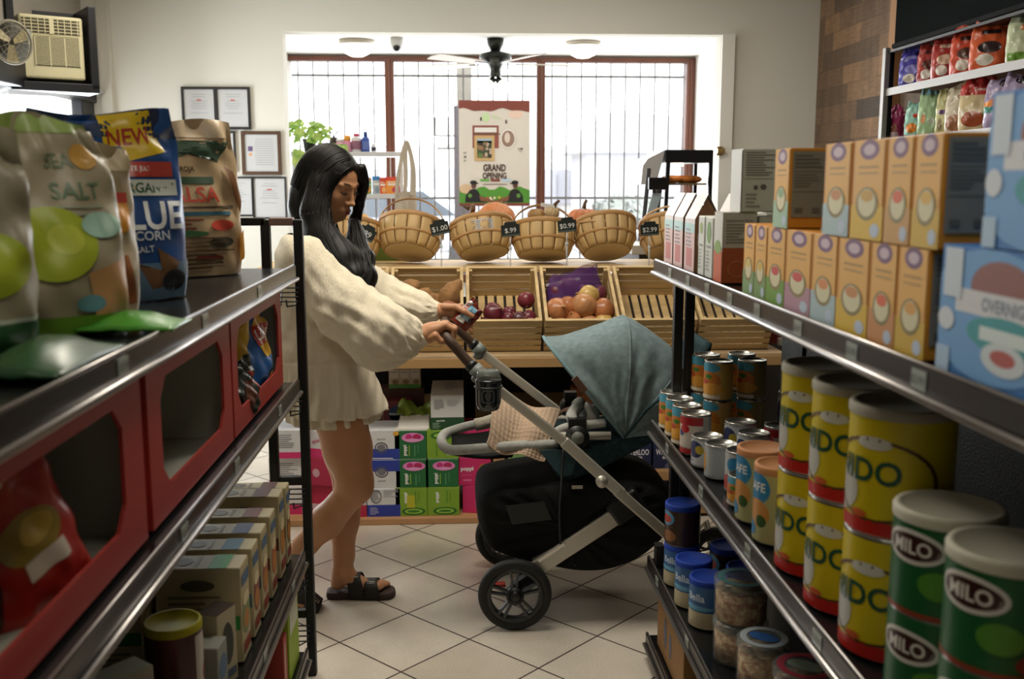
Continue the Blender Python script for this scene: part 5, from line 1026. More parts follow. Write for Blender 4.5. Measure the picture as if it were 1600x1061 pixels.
# ---------- cracker boxes, third shelf
z3l = .425; GB = 'cracker boxes on the third shelf'
def cbox(lab, y, top, side, h=.215, w_=.075, d=.19, X=-.495, rz=R(90), base='#b9ac88', grp=GB):
    dd = [('T', 'r', top, 0, .16, 1, .38), ('T', 'e', '#5a5038', .5, .7, .26, .1), ('T', 'r', '#7d7456', .15, .52, .85, .56), ('F', 'e', side, .5, .45, .42, .2), ('F', 'e', '#b5762f', .5, .4, .3, .1), ('F', 'r', '#8a3a2a', .1, .08, .9, .2), ('F', 'r', '#4f6a8a', .1, .78, .9, .9), ('F', 'e', '#d9c9a0', .5, .62, .35, .07)]
    dd += [('L', 'e', '#55503c', .5, .82, .2, .06), ('L', 'r', top, .62, .35, .98, .5)]+small('L', '#7d7658', .15, .08, .85, .72, 10, int(y*100))
    return dcarton('cracker_box', lab, w_, h, d, base, dd, (X, y, z3l), rz, grp, 'box')
cbox('cracker box with a green band on its top, nearest of the third shelf row', 2.20, '#2f8a3c', '#7a8a5a', .225, .085)
cbox('cracker box with a teal blue band on top, second from the camera', 2.32, '#3a6a80', '#8a4a3a', .222)
cbox('cracker box with a navy band on top, third from the camera', 2.43, '#2c3f6a', '#a05a44', .222)
cbox('cracker box with a dark red band on top, fourth from the camera', 2.55, '#6b2a24', '#b0623a', .222)
cbox('cracker box with a brown red band on top, furthest of the third shelf row', 2.68, '#5c2a20', '#a8742c', .235)
cbox('cracker box standing behind the furthest one', 2.78, '#5c2a20', '#8a5a2c', .225, .06)
for k, (y, c_, lab) in enumerate(((2.16, '#2f7a3a', 'cracker box with a green corner in the back row, nearest'), (2.36, '#2a4a6a', 'cracker box with a blue band in the back row, middle'), (2.60, '#6b2a24', 'cracker box with a red band in the back row, furthest'))): cbox(lab, y, c_, c_, .2, .1, .16, X=-.70, grp='cracker boxes in the back row')
dcarton('tea_box', 'small box with a dark figure on its front leaning beside the green banded box', .07, .17, .05, '#b5aa8c', [('F', 'e', '#3a4038', .5, .55, .3, .28), ('F', 'r', '#5a6a7a', .1, .1, .9, .2), ('T', 'r', '#3a2a20', 0, 0, 1, 1)], (-.505, 2.06, z3l), R(70), cat='box')
dcarton('tea_box', 'narrow colourful box between the tea box and the yellow lidded tub', .06, .13, .12, '#8a8c82', [('F', 'e', '#4f6a8a', .5, .6, .4, .2), ('F', 'r', '#a05a50', .1, .1, .9, .3)], (-.5, 1.99, z3l), R(85), cat='box')
can('yellow_lidded_tub', 'cocoa coloured tub with an olive yellow lid on the third shelf', .055, .215, (-.575, 1.91, z3l), [(.06, .94, '#4a2420')], [('r', '#b5aca4', .02, .08, .34, .9), ('e', '#7a2a28', .18, .5, .1, .12), ('e', '#8a3a38', .18, .22, .12, .06), ('r', '#a8a02c', -.3, .0, .5, .05)], '#a39a1e', R(55), cat='tub')
can('red_lidded_jar', 'jar with a red lid in front of the yellow lidded tub', .042, .13, (-.53, 1.74, z3l), [(.05, .9, '#4a2018')], (), '#b5352a', cat='jar')
dcarton('sachet_box', 'pale box with blue and red marks nearest on the third shelf', .1, .2, .06, '#a9ad98', [('F', 'e', '#3f5fa0', .5, .5, .2, .15), ('F', 'e', '#a03a3a', .6, .75, .15, .06)], (-.6, 1.72, z3l), R(50), cat='box')
dcarton('cereal_box', 'lime green box on the bottom shelf at the far end', .16, .26, .12, '#9ab82e', [('T', 'r', '#6a7a5a', .35, .5, .75, .9), ('T', 'r', '#5f7f1e', 0, .0, .3, 1), ('F', 'r', '#d9dcc8', .1, .5, .9, .8)], (-.48, 2.72, .12-.0), R(90), cat='box')
dcarton('cereal_box', 'grey white box with red letters behind the lime green box', .14, .3, .05, '#a9a69c', [('T', 't', '#9a3a34', 'RICE', .5, .5, .5, 0, .03)], (-.60, 2.84-.02, .12), R(60), cat='box')
dcarton('cereal_box', 'red and white striped packet beside the lime box', .05, .17, .1, '#b5453c', [('F', 'r', '#d9cfc4', .2, .1, .4, .9)], (-.48, 2.58, .12), R(90), cat='box')
dcarton('flat_carton', 'pale carton edge standing by the end post behind the display box', .03, .22, .06, '#8f836a', [], (X2+.025, 2.82, .945), 0, cat='carton')
# ================================================================== right unit, top shelf
zt = 1.266
def atRX(px): return atX(px, 400, .62).y
pk = [('F', 'r', '#c9a8a4', 0, .0, 1, .5), ('F', 'r', '#9fc0c0', .0, .5, 1, .62), ('F', 'r', '#b0605a', .2, .06, .8, .3)]+small('F', '#7a6f74', .15, .3, .85, .55, 5, 3)+[('F', 'r', '#d9d5d6', 0, .62, 1, 1)]
def gable(lab, Y, X=.615, w_=.115, d=.068, h=.205, deco=pk, front='#cdc6c4'):
    t = thing('gable_pouch', lab, 'pouch', (X, Y, zt), world=False, group='gable topped paper pouches'); t.rotation_euler = (0, 0, R(-90))
    b = B(P(front)); zb = h*.68; r_ = .004
    b.add([(-w_/2, 0, 0), (w_/2, 0, 0), (w_/2, 0, zb), (-w_/2, 0, zb), (-w_/2, d/2, h), (w_/2, d/2, h), (-w_/2, d, 0), (w_/2, d, 0), (w_/2, d, zb), (-w_/2, d, zb)], [(0, 1, 2, 3), (3, 2, 5, 4), (7, 6, 9, 8), (8, 9, 4, 5), (1, 0, 6, 7)])
    for k, it in enumerate(deco):
        if it[1] == 'r' and it[6] <= .68: b.m(P(it[2])); b.flat(grid2d(it[3]*w_, it[4]*h, it[5]*w_, it[6]*h), plane_fn((-w_/2, -.0006-.0001*k, 0), (1, 0, 0), (0, 0, 1)))
    b.m(P('#7c583a', .8)); b.add([(w_/2, 0, 0), (w_/2, d, 0), (w_/2, d, zb), (w_/2-.012, d/2, h-.012), (w_/2, 0, zb), (-w_/2, 0, 0), (-w_/2, d, 0), (-w_/2, d, zb), (-w_/2+.012, d/2, h-.012), (-w_/2, 0, zb)], [(0, 1, 2, 3, 4), (9, 8, 7, 6, 5)])
    b.build('pouch_body', t)
    b = B(P('#b9b4ac')); b.flat(grid2d(.008, .07, d-.008, .1), plane_fn((w_/2+.001, 0, 0), (0, 1, 0), (0, 0, 1))); b.m(P('#5a4a40'))
    for k in range(3): b.flat(grid2d(.014, .077+k*.007, d-.016, .08+k*.007), plane_fn((w_/2+.0016, 0, 0), (0, 1, 0), (0, 0, 1)))
    b.build('side_sticker', t); return t
gable('pink and white gable pouch with a kraft side, nearest of its row', 2.66)
gable('pink and white gable pouch, second of its row', 2.80); gable('pink and white gable pouch at the far end of the right top shelf', 2.93)
gable('gable pouch in the second row with its kraft side showing', 2.66, .70); gable('gable pouch in the second row, nearest the white cartons', 2.60, .79)
ws = [('F', 'e', '#8fa05a', .5, .8, .25, .1), ('F', 'r', '#7a8078', .2, .5, .8, .53)]+small('F', '#8f958e', .15, .1, .85, .45, 6, 4)
dcarton('tea_carton', 'white carton with a small green plant, left one beside the pouches', .06, .15, .1, '#c9cbc6', ws, (.615, 2.53, zt), R(-90), 'white tea cartons', 'carton')
dcarton('tea_carton', 'white carton with a taller green plant, right one beside the orange footed box', .07, .15, .1, '#c6c9c2', [('F', 'e', '#6f8f4a', .5, .75, .3, .18)]+ws[1:], (.615, 2.45, zt), R(-90), 'white tea cartons', 'carton')
dcarton('snack_carton', 'carton with a burnt orange foot and a grey text panel', .075, .165, .08, '#a9a79e', [('F', 'r', '#c9c8c2', 0, .5, 1, 1), ('F', 'r', '#c05a2c', 0, 0, 1, .45), ('F', 'e', '#7d9a4a', .5, .5, .4, .1), ('R', 'r', '#9a4a24', 0, 0, 1, .5), ('R', 't', '#55524c', 'Supplement Facts', .48, .88, .05, 0, 0, .8)]+small('R', '#7a786f', .1, .55, .85, .84, 7, 6)+[('R', 'h', '#a9623c', .45, .2, .3, .12)], (.615, 2.36, zt), R(-90), cat='carton')
dcarton('snack_carton', 'grey backed carton behind the orange footed one', .09, .155, .09, '#a6a69a', small('R', '#86867c', .1, .3, .9, .9, 9, 7), (.70, 2.36, zt), R(-90), cat='carton')
bx = at(1176, 328, 2.33)
dcarton('text_carton', 'pale grey carton covered in fine print standing on the back cartons', .09, .145, .09, '#b5b7ae', [('R', 'r', '#6f7068', .06, .52, .94, .53)]+small('R', '#6f7068', .08, .56, .92, .95, 10, 8)+small('R', '#86877e', .1, .05, .5, .3, 4, 9)+[('R', 'r', '#55564f', .3, .36, .4, .42), ('R', 'e', '#55564f', .55, .4, .08, .04), ('F', 'r', '#cfd0ce', 0, 0, 1, 1)], (.655, 2.36, zt+.166), R(-90), cat='carton')
dcarton('flat_carton', 'white carton with green leaves lying at the back of the right top shelf', .09, .055, .15, '#b9c0b8', [('F', 'e', '#8fae6a', .5, .5, .4, .4)], (.73, 2.12, zt+.23), R(-90), cat='carton')
b = B(P('#9fae98')); b.box(0, 0, 0, .16, .16, .228); tag(place(b.build('back_carton', bevel=.002), (.74, 2.02, zt)), 'plain pale green carton under the lying white one', 'carton')
dcarton('flat_carton', 'small blue and white box on top of the lying white carton', .04, .012, .09, '#3f8fa0', [('R', 'r', '#d5d8d6', 0, 0, .6, 1)], (.80, 2.1, zt+.286), R(-90), cat='carton')
dcarton('flat_carton', 'low red and cream boxes at the back right', .05, .03, .15, '#c0a890', [('R', 'r', '#a83a34', .2, 0, .5, 1)], (.93, 2.2, zt+.205), R(-90), cat='carton')
b = B(P('#8f8f84')); b.box(0, 0, 0, .12, .2, .204); tag(place(b.build('back_carton', bevel=.002), (.91, 2.08, zt)), 'plain grey carton at the back under the low red box', 'carton')
dcarton('jar_carton', 'small brown carton behind the grey text carton', .05, .12, .05, '#6b4a34', [], (.76, 2.5, zt+.16), R(-90), cat='carton')
b = B(P('#9a9a90')); b.box(0, 0, 0, .1, .1, .158); tag(place(b.build('back_carton', bevel=.002), (.75, 2.43, zt)), 'plain carton under the small brown one', 'carton')
# amber baby cereal boxes
def amber(lab, ya, yb, row, foot, fruit, X=.612, flip=False, d=.07):
    w_ = ya-yb-.004; h = .148
    dd = [('F', 'r', '#c98722', 0, 0, .05, 1), ('F', 'r', '#e3ad52', .05, .3, .95, .99), ('F', 'e', '#7a5270', .5, .9, .3, .1), ('F', 'e', '#c9b4c0', .5, .9, .18, .055), ('F', 'r', '#b08a44', .2, .72, .8, .74), ('F', 'r', '#b5914c', .2, .66, .8, .675), ('F', 'r', foot, 0, 0, 1, .34), ('F', 'e', '#8a7a44', .5, .36, .34, .17), ('F', 'e', '#d9d2ac', .5, .37, .27, .14), ('F', 'e', fruit, .5, .44, .2, .06), ('F', 'e', '#b9c6d8', .78, .1, .14, .07)]
    side = [('R', 'r', '#7f8076', .06, .14, .94, .96), ('R', 'r', '#5f6058', .1, .7, .9, .715), ('R', 'r', '#5f6058', .1, .45, .9, .465)]+small('R', '#5f6058', .12, .5, .88, .68, 5, 12)+small('R', '#5f6058', .12, .74, .88, .92, 4, 13)+[('R', 'r', '#5f6058', .15, .2, .35, .26), ('R', 'r', '#5f6058', .6, .2, .8, .26)]
    return dcarton('cereal_carton', lab, w_, h, d, '#c98722', dd+side, (X, (ya+yb)/2, zt+row*(h+.001)), R(-90), 'amber cereal cartons on the right top shelf', 'carton')
Yb_ = [atRX(p) for p in (1168, 1186, 1205, 1235, 1277, 1318, 1370, 1414, 1464)]
lw = [('#7fa06a', '#d9c46a', 'amber cereal carton with a pale green foot, furthest of the lower row'), ('#7a9a5a', '#d9b44a', 'amber cereal carton with a leaf green foot, second from the far end, lower row'), ('#6f9a2f', '#c9473a', 'amber cereal carton with a bright green foot and red fruit, lower row'), ('#b58a9a', '#c9473a', 'amber cereal carton with a mauve foot and red fruit, lower row'), ('#a9bfc4', '#d98a4a', 'amber cereal carton with a pale blue foot, lower row'), ('#d9b21f', '#c98a4a', 'amber cereal carton with a yellow foot, third from the near end, lower row'), ('#c9894a', '#d9632f', 'amber cereal carton with an orange brown foot, second from the near end, lower row'), ('#cfa92c', '#d9a04a', 'amber cereal carton with a mustard foot, nearest of the lower row')]
for k, (f_, fr_, lab) in enumerate(lw): amber(lab, Yb_[k], Yb_[k+1], 0, f_, fr_)
for k, (f_, fr_, pa, pb, lab) in enumerate((('#a9bfc4', '#c98a4a', 1290, 1332, 'amber cereal carton with a pale blue foot, upper row'), ('#d9b21f', '#c9a03a', 1334, 1386, 'amber cereal carton with a bright yellow foot, upper row'), ('#c9984f', '#d9632f', 1387, 1429, 'amber cereal carton with an orange fruit bowl, upper row'), ('#cfa92c', '#d9b04a', 1430, 1476, 'amber cereal carton with a mustard foot and grey side text, nearest of the upper row'))): amber(lab, atRX(pa), atRX(pb), 1, f_, fr_)
amber('amber framed carton turned so its grey text panel faces out, upper row', atRX(1212), atRX(1236), 1, '#9fc0a0', '#8fae7a', d=.072)
# blue nappy style boxes
blu = '#3a78bd'
def bluebox(lab, ya, yb, z, h):
    w_ = ya-yb; dd = [('F', 'e', '#6ea2d6', .35, .5, .45, .5), ('F', 'e', '#8f5a50', .42, .72, .2, .2), ('F', 'r', '#d4d6da', .12, .5, .85, .68), ('F', 't', '#5f7088', 'OVERNIGHT', .48, .59, .1, 0, .02, .66), ('F', 'e', '#3f9aa0', .46, .38, .25, .14), ('F', 'r', '#d6e2e2', .3, .33, .62, .43), ('F', 'e', '#cfd8dc', .46, .22, .14, .12), ('F', 'e', '#b5574c', .46, .23, .08, .06), ('F', 'e', '#cfd6de', .06, .42, .06, .09), ('F', 'r', '#a9c4de', 0, .0, .1, .2), ('F', 'r', '#c9d4e0', .03, .6, .16, .98)]
    return dcarton('wipes_box', lab, w_, h, .2, blu, dd, (.612, (ya+yb)/2, z), R(-90), 'blue boxes at the near end of the right top shelf', 'box')
bluebox('sky blue box with a mountain emblem, lower one at the near end', atRX(1484), .90, zt, .158)
o = bluebox('sky blue box with a red emblem, upper one at the near end', atRX(1544), .85, zt+.16, .175)
b = B(P('#23262b')); b.box(.64, 0, 0, .76, .16, .145); tag(place(b.build('dark_carton', bevel=.002), (0, atRX(1484)+.002, zt)), 'dark carton behind the nearest lower amber carton', 'carton')
# ================================================================== right unit, second shelf: cans
z2r = .772; r_ = .078; hN = .197
nido = [('r', '#b5261f', -.3, .02, .4, .13), ('e', '#b7b6ae', -.12, .34, .09, .2), ('e', '#c9c8be', .02, .74, .06, .05), ('h', '#5a3a20', .02, .45, .2, .33, .93), ('t', '#1f4f3a', 'NIDO', -.02, .52, .19), ('e', '#c45a2a', -.02, .17, .03, .03)]
YN_ = [1.80, 1.635, 1.47]
for k, Y in enumerate(YN_):
    for j in (0, 1):
        can('milk_powder_can', '%s yellow can with a red foot and dark green letters, %s of its stack' % (('furthest', 'middle', 'nearest')[k], ('lower', 'upper')[j]), r_, hN, (RX+.09, Y, z2r+j*hN), [(.03, .97, '#c9b416')], nido, '#a9a392' if j else None, R(-62), 'yellow milk powder cans', rings=7)
for k, Y in enumerate((1.30, 1.145)):
    for j in (0, 1):
        can('malt_drink_can', '%s green can with a dark oval badge, %s of its stack' % (('further', 'nearer')[k], ('lower', 'upper')[j]), .072, .142, (RX+.085, Y, z2r+j*.143), [(.02, .98, '#165a2e')], [('r', '#8a3a24', -.5, .0, .5, .05), ('e', '#cfccc4', -.01, .68, .11, .17), ('e', '#3a1a16', -.01, .68, .095, .125), ('t', '#d8d4cc', 'MILO', -.01, .68, .14), ('e', '#4f8a2c', .08, .35, .06, .14), ('e', '#7a3020', .18, .15, .06, .1)], '#b9b5a4' if j else None, R(-62), 'green malt drink cans')
can('red_lidded_jar', 'jar with a bright red lid at the near end of the second right shelf', .05, .12, (RX+.07, 1.0, z2r), [(.05, .9, '#8a2a22')], (), '#c93a2a', cat='jar')
tan = [('r', '#b0ac7a', -.5, .03, .5, .97), ('e', '#2f7fb0', -.08, .72, .12, .22), ('t', '#e6e6e0', 'CAFE', -.08, .74, .12), ('e', '#c58a4a', -.06, .4, .1, .18), ('e', '#3a5a2c', -.02, .3, .04, .08), ('e', '#2f7fb0', -.12, .18, .06, .1)]
for k, Y in enumerate((2.08, 1.95)): can('tan_lidded_tub', '%s tub with a tan lid and blue oval beside the yellow cans' % ('further', 'nearer')[k], .054, .16, (RX+.065, Y, z2r), [(.03, .97, '#a8a373')], tan, '#b98258', R(-55), 'tan lidded tubs', 'tub', rings=5)
rav = [('e', '#4a9ab8', 0, .85, .14, .12), ('e', '#c9772f', .0, .5, .15, .25), ('e', '#d99a3a', .02, .32, .16, .14), ('e', '#4a7a2c', .0, .62, .05, .06), ('e', '#b5472a', -.05, .48, .05, .06), ('r', '#d9d0c0', -.14, .06, .14, .14)]
redw = [('r', '#a8262c', -.35, .75, .2, .95), ('r', '#c9bfb4', -.35, .2, .2, .75), ('r', '#a8262c', -.35, .05, .2, .18), ('e', '#2b3f7a', -.05, .55, .04, .08), ('e', '#b5262c', .0, .66, .06, .1)]
bw = [('r', '#c9ccd0', -.4, .1, .2, .9), ('e', '#2b3566', -.02, .6, .1, .28), ('e', '#b5a03a', .04, .6, .05, .14), ('t', '#2b3566', 'LC', -.08, .3, .2)]
GC = 'small food tins on the second right shelf'
sc = [(RX+.045, 2.90, 0, rav, '#c9a05a', .112, 'ravioli tin by the shelf end post, front row'), (RX+.045, 2.81, 0, rav, '#cfa85a', .112, 'ravioli tin second in the front row'), (RX+.045, 2.72, 0, rav, '#c99a4a', .112, 'ravioli tin third in the front row'), (RX+.047, 2.62, 0, redw, '#a9a6a0', .112, 'tin with a red and white label in the front row'),
      (RX+.14, 2.90, 0, rav, '#c9a05a', .112, 'ravioli tin under a taller one, second row far end'), (RX+.14, 2.90, .113, rav, '#c9a05a', .112, 'ravioli tin stacked highest at the far end'), (RX+.15, 2.79, 0, rav, '#c9a05a', .112, 'ravioli tin beneath another, second row'), (RX+.15, 2.79, .113, rav, '#cfa85a', .112, 'upper ravioli tin with its label facing out, second row'), (RX+.25, 2.80, 0, rav, '#8a7a4a', .112, 'ravioli tin beneath another, third row'), (RX+.25, 2.80, .113, rav, '#8a7a4a', .112, 'upper ravioli tin in the third row'), (RX+.25, 2.91, 0, rav, '#8a7a4a', .112, 'lower ravioli tin in the third row far corner'), (RX+.25, 2.91, .113, rav, '#8a7a4a', .112, 'upper ravioli tin in the third row far corner'),
      (RX+.05, 2.50, 0, bw, '#9fa4a8', .08, 'short grey tin behind the red and white one'), (RX+.06, 2.40, 0, [('e', '#c9902f', -.1, .5, .05, .3), ('r', '#aeb4b8', -.05, .1, .3, .9)], '#a3a8ac', .085, 'short pale tin with an orange figure'), (RX+.15, 2.55, 0, bw, '#a8adb2', .105, 'blue and white tin with a yellow dot'), (RX+.15, 2.43, 0, bw, '#a8adb2', .105, 'blue and white tin nearer the tan tubs'), (RX+.08, 2.28, 0, [('e', '#b5403a', -.05, .25, .08, .18), ('e', '#2f7fb0', .05, .7, .1, .18)], '#b5b8ba', .1, 'white tin with red and blue marks before the tan tubs'), (RX+.24, 2.5, 0, redw, '#a9b4bc', .105, 'tin with a red and blue label in the third row'), (RX+.26, 2.38, 0, redw, '#a9b4bc', .105, 'tin with a red label deep in the third row'),
      (RX+.06, 2.18, 0, rav, '#9fa8b0', .07, 'low tin at the foot of the tan tubs'), (RX+.34, 2.7, 0, bw, '#6a7072', .15, 'tall dull tin against the back panel')]
for x, Y, dz, dc, bc, h_, lab in sc: can('food_tin', lab, .0405, h_, (x, Y, z2r+dz), [(.04, .96, bc)], dc, None, R(-58), GC, 'tin', rings=4)
# ================================================================== right unit, third shelf: blue lidded and clear jars
z3r = .336; GJ = 'blue lidded jars on the third right shelf'
bl = [('r', '#2c5f96', -.4, .4, .4, .9), ('r', '#b5a98a', -.4, .02, .4, .36), ('t', '#c4d4e4', 'Bella', .0, .66, .16), ('e', '#5fa0c0', .0, .44, .16, .05)]
dk = [('r', '#3a241a', -.4, .05, .4, .9), ('e', '#4f8ab0', -.06, .68, .1, .18), ('e', '#a83a2c', -.06, .66, .07, .1), ('e', '#8a5a34', -.02, .25, .08, .14)]
for x, Y, dz, dc, bc, h_, lab in [(RX+.055, 2.78, 0, bl, '#264a80', .12, 'blue labelled jar under the dark one by the end post'), (RX+.055, 2.78, .122, dk, '#1c2036', .12, 'dark labelled jar with a blue lid, highest by the end post'), (RX+.055, 2.63, 0, bl, '#2c5f96', .13, 'blue lidded jar with a cream foot, further one'), (RX+.065, 2.50, 0, bl, '#2c5f96', .13, 'blue lidded jar with a cream foot, nearer one'), (RX+.17, 2.7, 0, dk, '#1c2036', .14, 'dark blue lidded jar in the second row'), (RX+.18, 2.56, 0, bl, '#2a3f6a', .13, 'blue lidded jar in the second row with a white foot')]:
    can('blue_lidded_jar', lab, .05, h_, (x, Y, z3r+dz), [(.03, .97, bc)], dc, '#1f3fa0', R(-55), GJ, 'jar')
nut = mat('mixed_nuts', '#8a5232', .6, mott=(60, .6), col2='#c9b48a', bump=(90, .6)); clr = mat('jar_clear', '#cfd4d6', .06, alpha=.12); jl = mat('clear_lid', '#7f8787', .15, alpha=.45)
def nutjar(lab, x, Y, dz, r, h, ring, paint):
    t = thing('nut_jar', lab, 'jar', (x, Y, z3r+dz), world=False, group='clear jars of nuts on the third right shelf')
    b = B(nut).smooth(); b.lathe([(r*.93, .004), (r*.94, h*.78), (.001, h*.8)], 28, cap1=False); b.build('nuts', t)
    b = B(clr).smooth(); b.lathe([(r*.95, 0), (r, .006), (r, h*.86), (r*.93, h*.9)], 28, cap1=False); b.build('jar_wall', t)
    b = B(jl).smooth(); b.lathe([(r*1.03, -.016), (r*1.03, 0), (r*.98, .003), (.001, .003)], 28, (0, 0, h), cap0=False, cap1=False); b.build('lid', t)
    b = B(P(ring)); b.flat(disc2d(0, 0, r*.9, r*.9, 28, 1, hole=.72), plane_fn((0, 0, h+.0045), (1, 0, 0), (0, 1, 0))); b.m(P(paint)); b.flat(disc2d(0, 0, r*.6, r*.34, 20, 2, rot=R(-40)), plane_fn((0, 0, h+.005), (1, 0, 0), (0, 1, 0))); b.build('lid_label', t)
nutjar('clear jar of mixed nuts with a teal ringed lid, upper of its stack', RX+.095, 2.30, .105, .066, .1, '#4a7a80', '#3a4668')
nutjar('clear jar of mixed nuts beneath the teal ringed one', RX+.095, 2.30, 0, .066, .1, '#4a7a80', '#3a4668')
nutjar('clear jar with a blue and white lid label in front', RX+.10, 2.13, 0, .06, .13, '#a9b4bc', '#2f5fa0'); nutjar('clear jar with a crimson ringed lid, nearest', RX+.14, 1.97, 0, .066, .14, '#a83a4c', '#8f9a8a')
b = B(mat('kraft_card', '#9a7242', .75)); b.box(0, -.28, 0, .3, .08, .185); b.m(P('#4a5068')); b.flat(disc2d(.12, .09, .018, .05), plane_fn((-.0008, .08, 0), (0, -1, 0), (0, 0, 1))); b.flat(disc2d(.19, .08, .018, .04), plane_fn((-.0008, .08, 0), (0, -1, 0), (0, 0, 1)))
tag(place(b.build('kraft_carton', bevel=.003), (RX+.015, 2.83, .081)), 'kraft cardboard carton with two blue marks on the bottom shelf', 'carton')
# ================================================================== wall shelves at the back right
sl = mat('shelf_silver_edge', '#96938f', .45, .3)
def zat(px, py): return atX(px, py, 2.1).z
zs_ = [2.136, 1.955, 1.715, 1.45, 1.1, .7, .3]
t = thing('wall_shelf_unit', 'tall steel shelves of snack pouches against the plank wall', 'shelves', (2.27, 3.8, 0))
for x in (2.1, 2.42):
    for y in (4.95, 2.6): b = B(sl if x == 2.1 else black); b.box(x-.012, y-.0, 0, x+.012, y+.035, 2.15); b.m(black); b.box(x+.012, y+.001, 0, x+.035, y+.034, 2.14); b.build('post', t)
for k, z in enumerate(zs_):
    b = B(black if k == 0 else sl); th = .012 if k == 0 else .035; b.box(2.1, 2.6, z-th, 2.106, 4.95, z); b.m(black if k == 0 else mat('shelf_wood_underside', '#7a5f4c', .6)); b.box(2.106, 2.6, z-th*.6, 2.43, 4.95, z-.003); b.build('shelf', t)
GS = 'snack pouches on the wall shelves'
def wb(px, z, w_, h_, base, deco, lab, rz=-40, sd=1, X=2.17, py=150):
    p = atX(px, py, X); bag('snack_pouch', lab, w_, h_, .035, base, deco, (X, p.y, z), R(rz), .01, GS, 'pouch', sd=sd, pinch=.75, cr=.004, nu=14, nv=18)
face = lambda c: [('e', '#d9d2c4', -.05, .2, .22, .12), ('e', c, .05, .45, .3, .12), ('r', c, -.2, .72, .3, .8)]
wb(1424, 1.955, .13, .175, '#4a45a0', face('#8a86c8'), 'violet pouch at the far end of the upper wall shelf', sd=1)
wb(1449, 1.955, .11, .18, '#a83a34', face('#5a2a24'), 'dark red pouch second on the upper wall shelf', sd=2); wb(1473, 1.955, .12, .19, '#a8322c', face('#d9b49a'), 'red pouch with a folded top, third on the upper wall shelf', sd=3)
wb(1505, 1.955, .13, .2, '#c9482c', face('#5a3a30'), 'orange red pouch fourth on the upper wall shelf', sd=4); wb(1540, 1.955, .15, .2, '#cf5a30', face('#3a2a2c'), 'bright orange pouch fifth on the upper wall shelf', sd=5)
wb(1565, 1.955, .12, .18, '#b5402a', face('#2a2024'), 'red pouch set back on the upper wall shelf', sd=6, X=2.25); wb(1592, 1.955, .12, .19, '#c4ccaa', [('e', '#b5703a', .1, .7, .2, .08), ('r', '#6f9a3c', -.4, .05, .4, .2)], 'white and green pouch at the near end of the upper wall shelf', sd=7)
wb(1402, 1.715, .07, .16, '#a83a6a', [('e', '#8a4a30', 0, .3, .25, .15), ('r', '#d9c0cc', -.3, .02, .3, .2)], 'magenta pouch at the far end of the lower wall shelf', sd=8)
wb(1417, 1.715, .06, .13, '#7a2a3a', [], 'dark crimson pouch in shadow on the lower wall shelf', sd=9, X=2.25)
wb(1431, 1.715, .09, .165, '#8fc0b0', [('e', '#d9822f', -.05, .25, .3, .14), ('e', '#c94a3a', .1, .6, .15, .06)], 'teal pouch with an orange fruit on the lower wall shelf', sd=10)
wb(1455, 1.715, .11, .21, '#9ab88a', [('r', '#8ab8c8', -.5, .88, .5, 1), ('e', '#c98a5a', -.2, .35, .1, .1), ('e', '#c9d4c4', .15, .3, .12, .07)], 'pale green pouch with a sky blue top on the lower wall shelf', sd=11)
wb(1480, 1.715, .09, .19, '#c4c08a', [('r', '#6a4a7a', -.3, .45, .3, .55), ('e', '#8a7a5a', -.2, .2, .1, .15)], 'straw yellow pouch on the lower wall shelf', sd=12)
wb(1503, 1.715, .13, .2, '#cfc4ac', [('e', '#9a6a4a', -.1, .2, .35, .18), ('t', '#a8322c', 'Crisps', .05, .75, .09, 0, .7)], 'cream pouch with red lettering on the lower wall shelf', sd=13)
wb(1531, 1.715, .16, .235, '#c9b58a', [('r', '#b5302c', -.5, .62, .5, 1), ('t', '#e0d0c4', 'Tomato', .05, .72, .06, 0, .7), ('e', '#9a4a2a', -.1, .2, .3, .14), ('e', '#7a9a3c', .25, .28, .1, .06)], 'red topped pouch, largest on the lower wall shelf', sd=14)
pst_ = [('e', '#2a242c', .05, .88, .25, .08), ('p', '#d9822c', [(-.5, .5), (.3, .75), (.2, .5), (-.5, .35)]), ('r', '#2f8a7a', -.5, .3, .0, .42), ('e', '#8a6440', .15, .35, .3, .25)]
wb(1570, 1.715, .15, .2, '#a898b8', pst_, 'lilac pouch with a nut picture, further one at the near end', sd=15); wb(1597, 1.715, .15, .2, '#a898b8', pst_, 'lilac pouch with a nut picture, nearer one at the near end', sd=16)
for px, c_, lab in ((1463, '#b9c4b0', 'pale green packet on the third wall shelf'), (1447, '#a8a0b8', 'lilac packet on the third wall shelf'), (1500, '#b5a088', 'round biscuit tub on the third wall shelf'), (1528, '#cfccc4', 'white packet with print on the third wall shelf'), (1550, '#8a6a4a', 'brown packet on the third wall shelf')):
    p = atX(px, 230, 2.16); dcarton('shelf_packet', lab, .14 if px == 1528 else .09, .21, .06, c_, small('F', '#6a6a60', .2, .6, .8, .8, 4, px), (2.15, p.y, 1.45), R(-60), 'packets on the third wall shelf', 'packet')
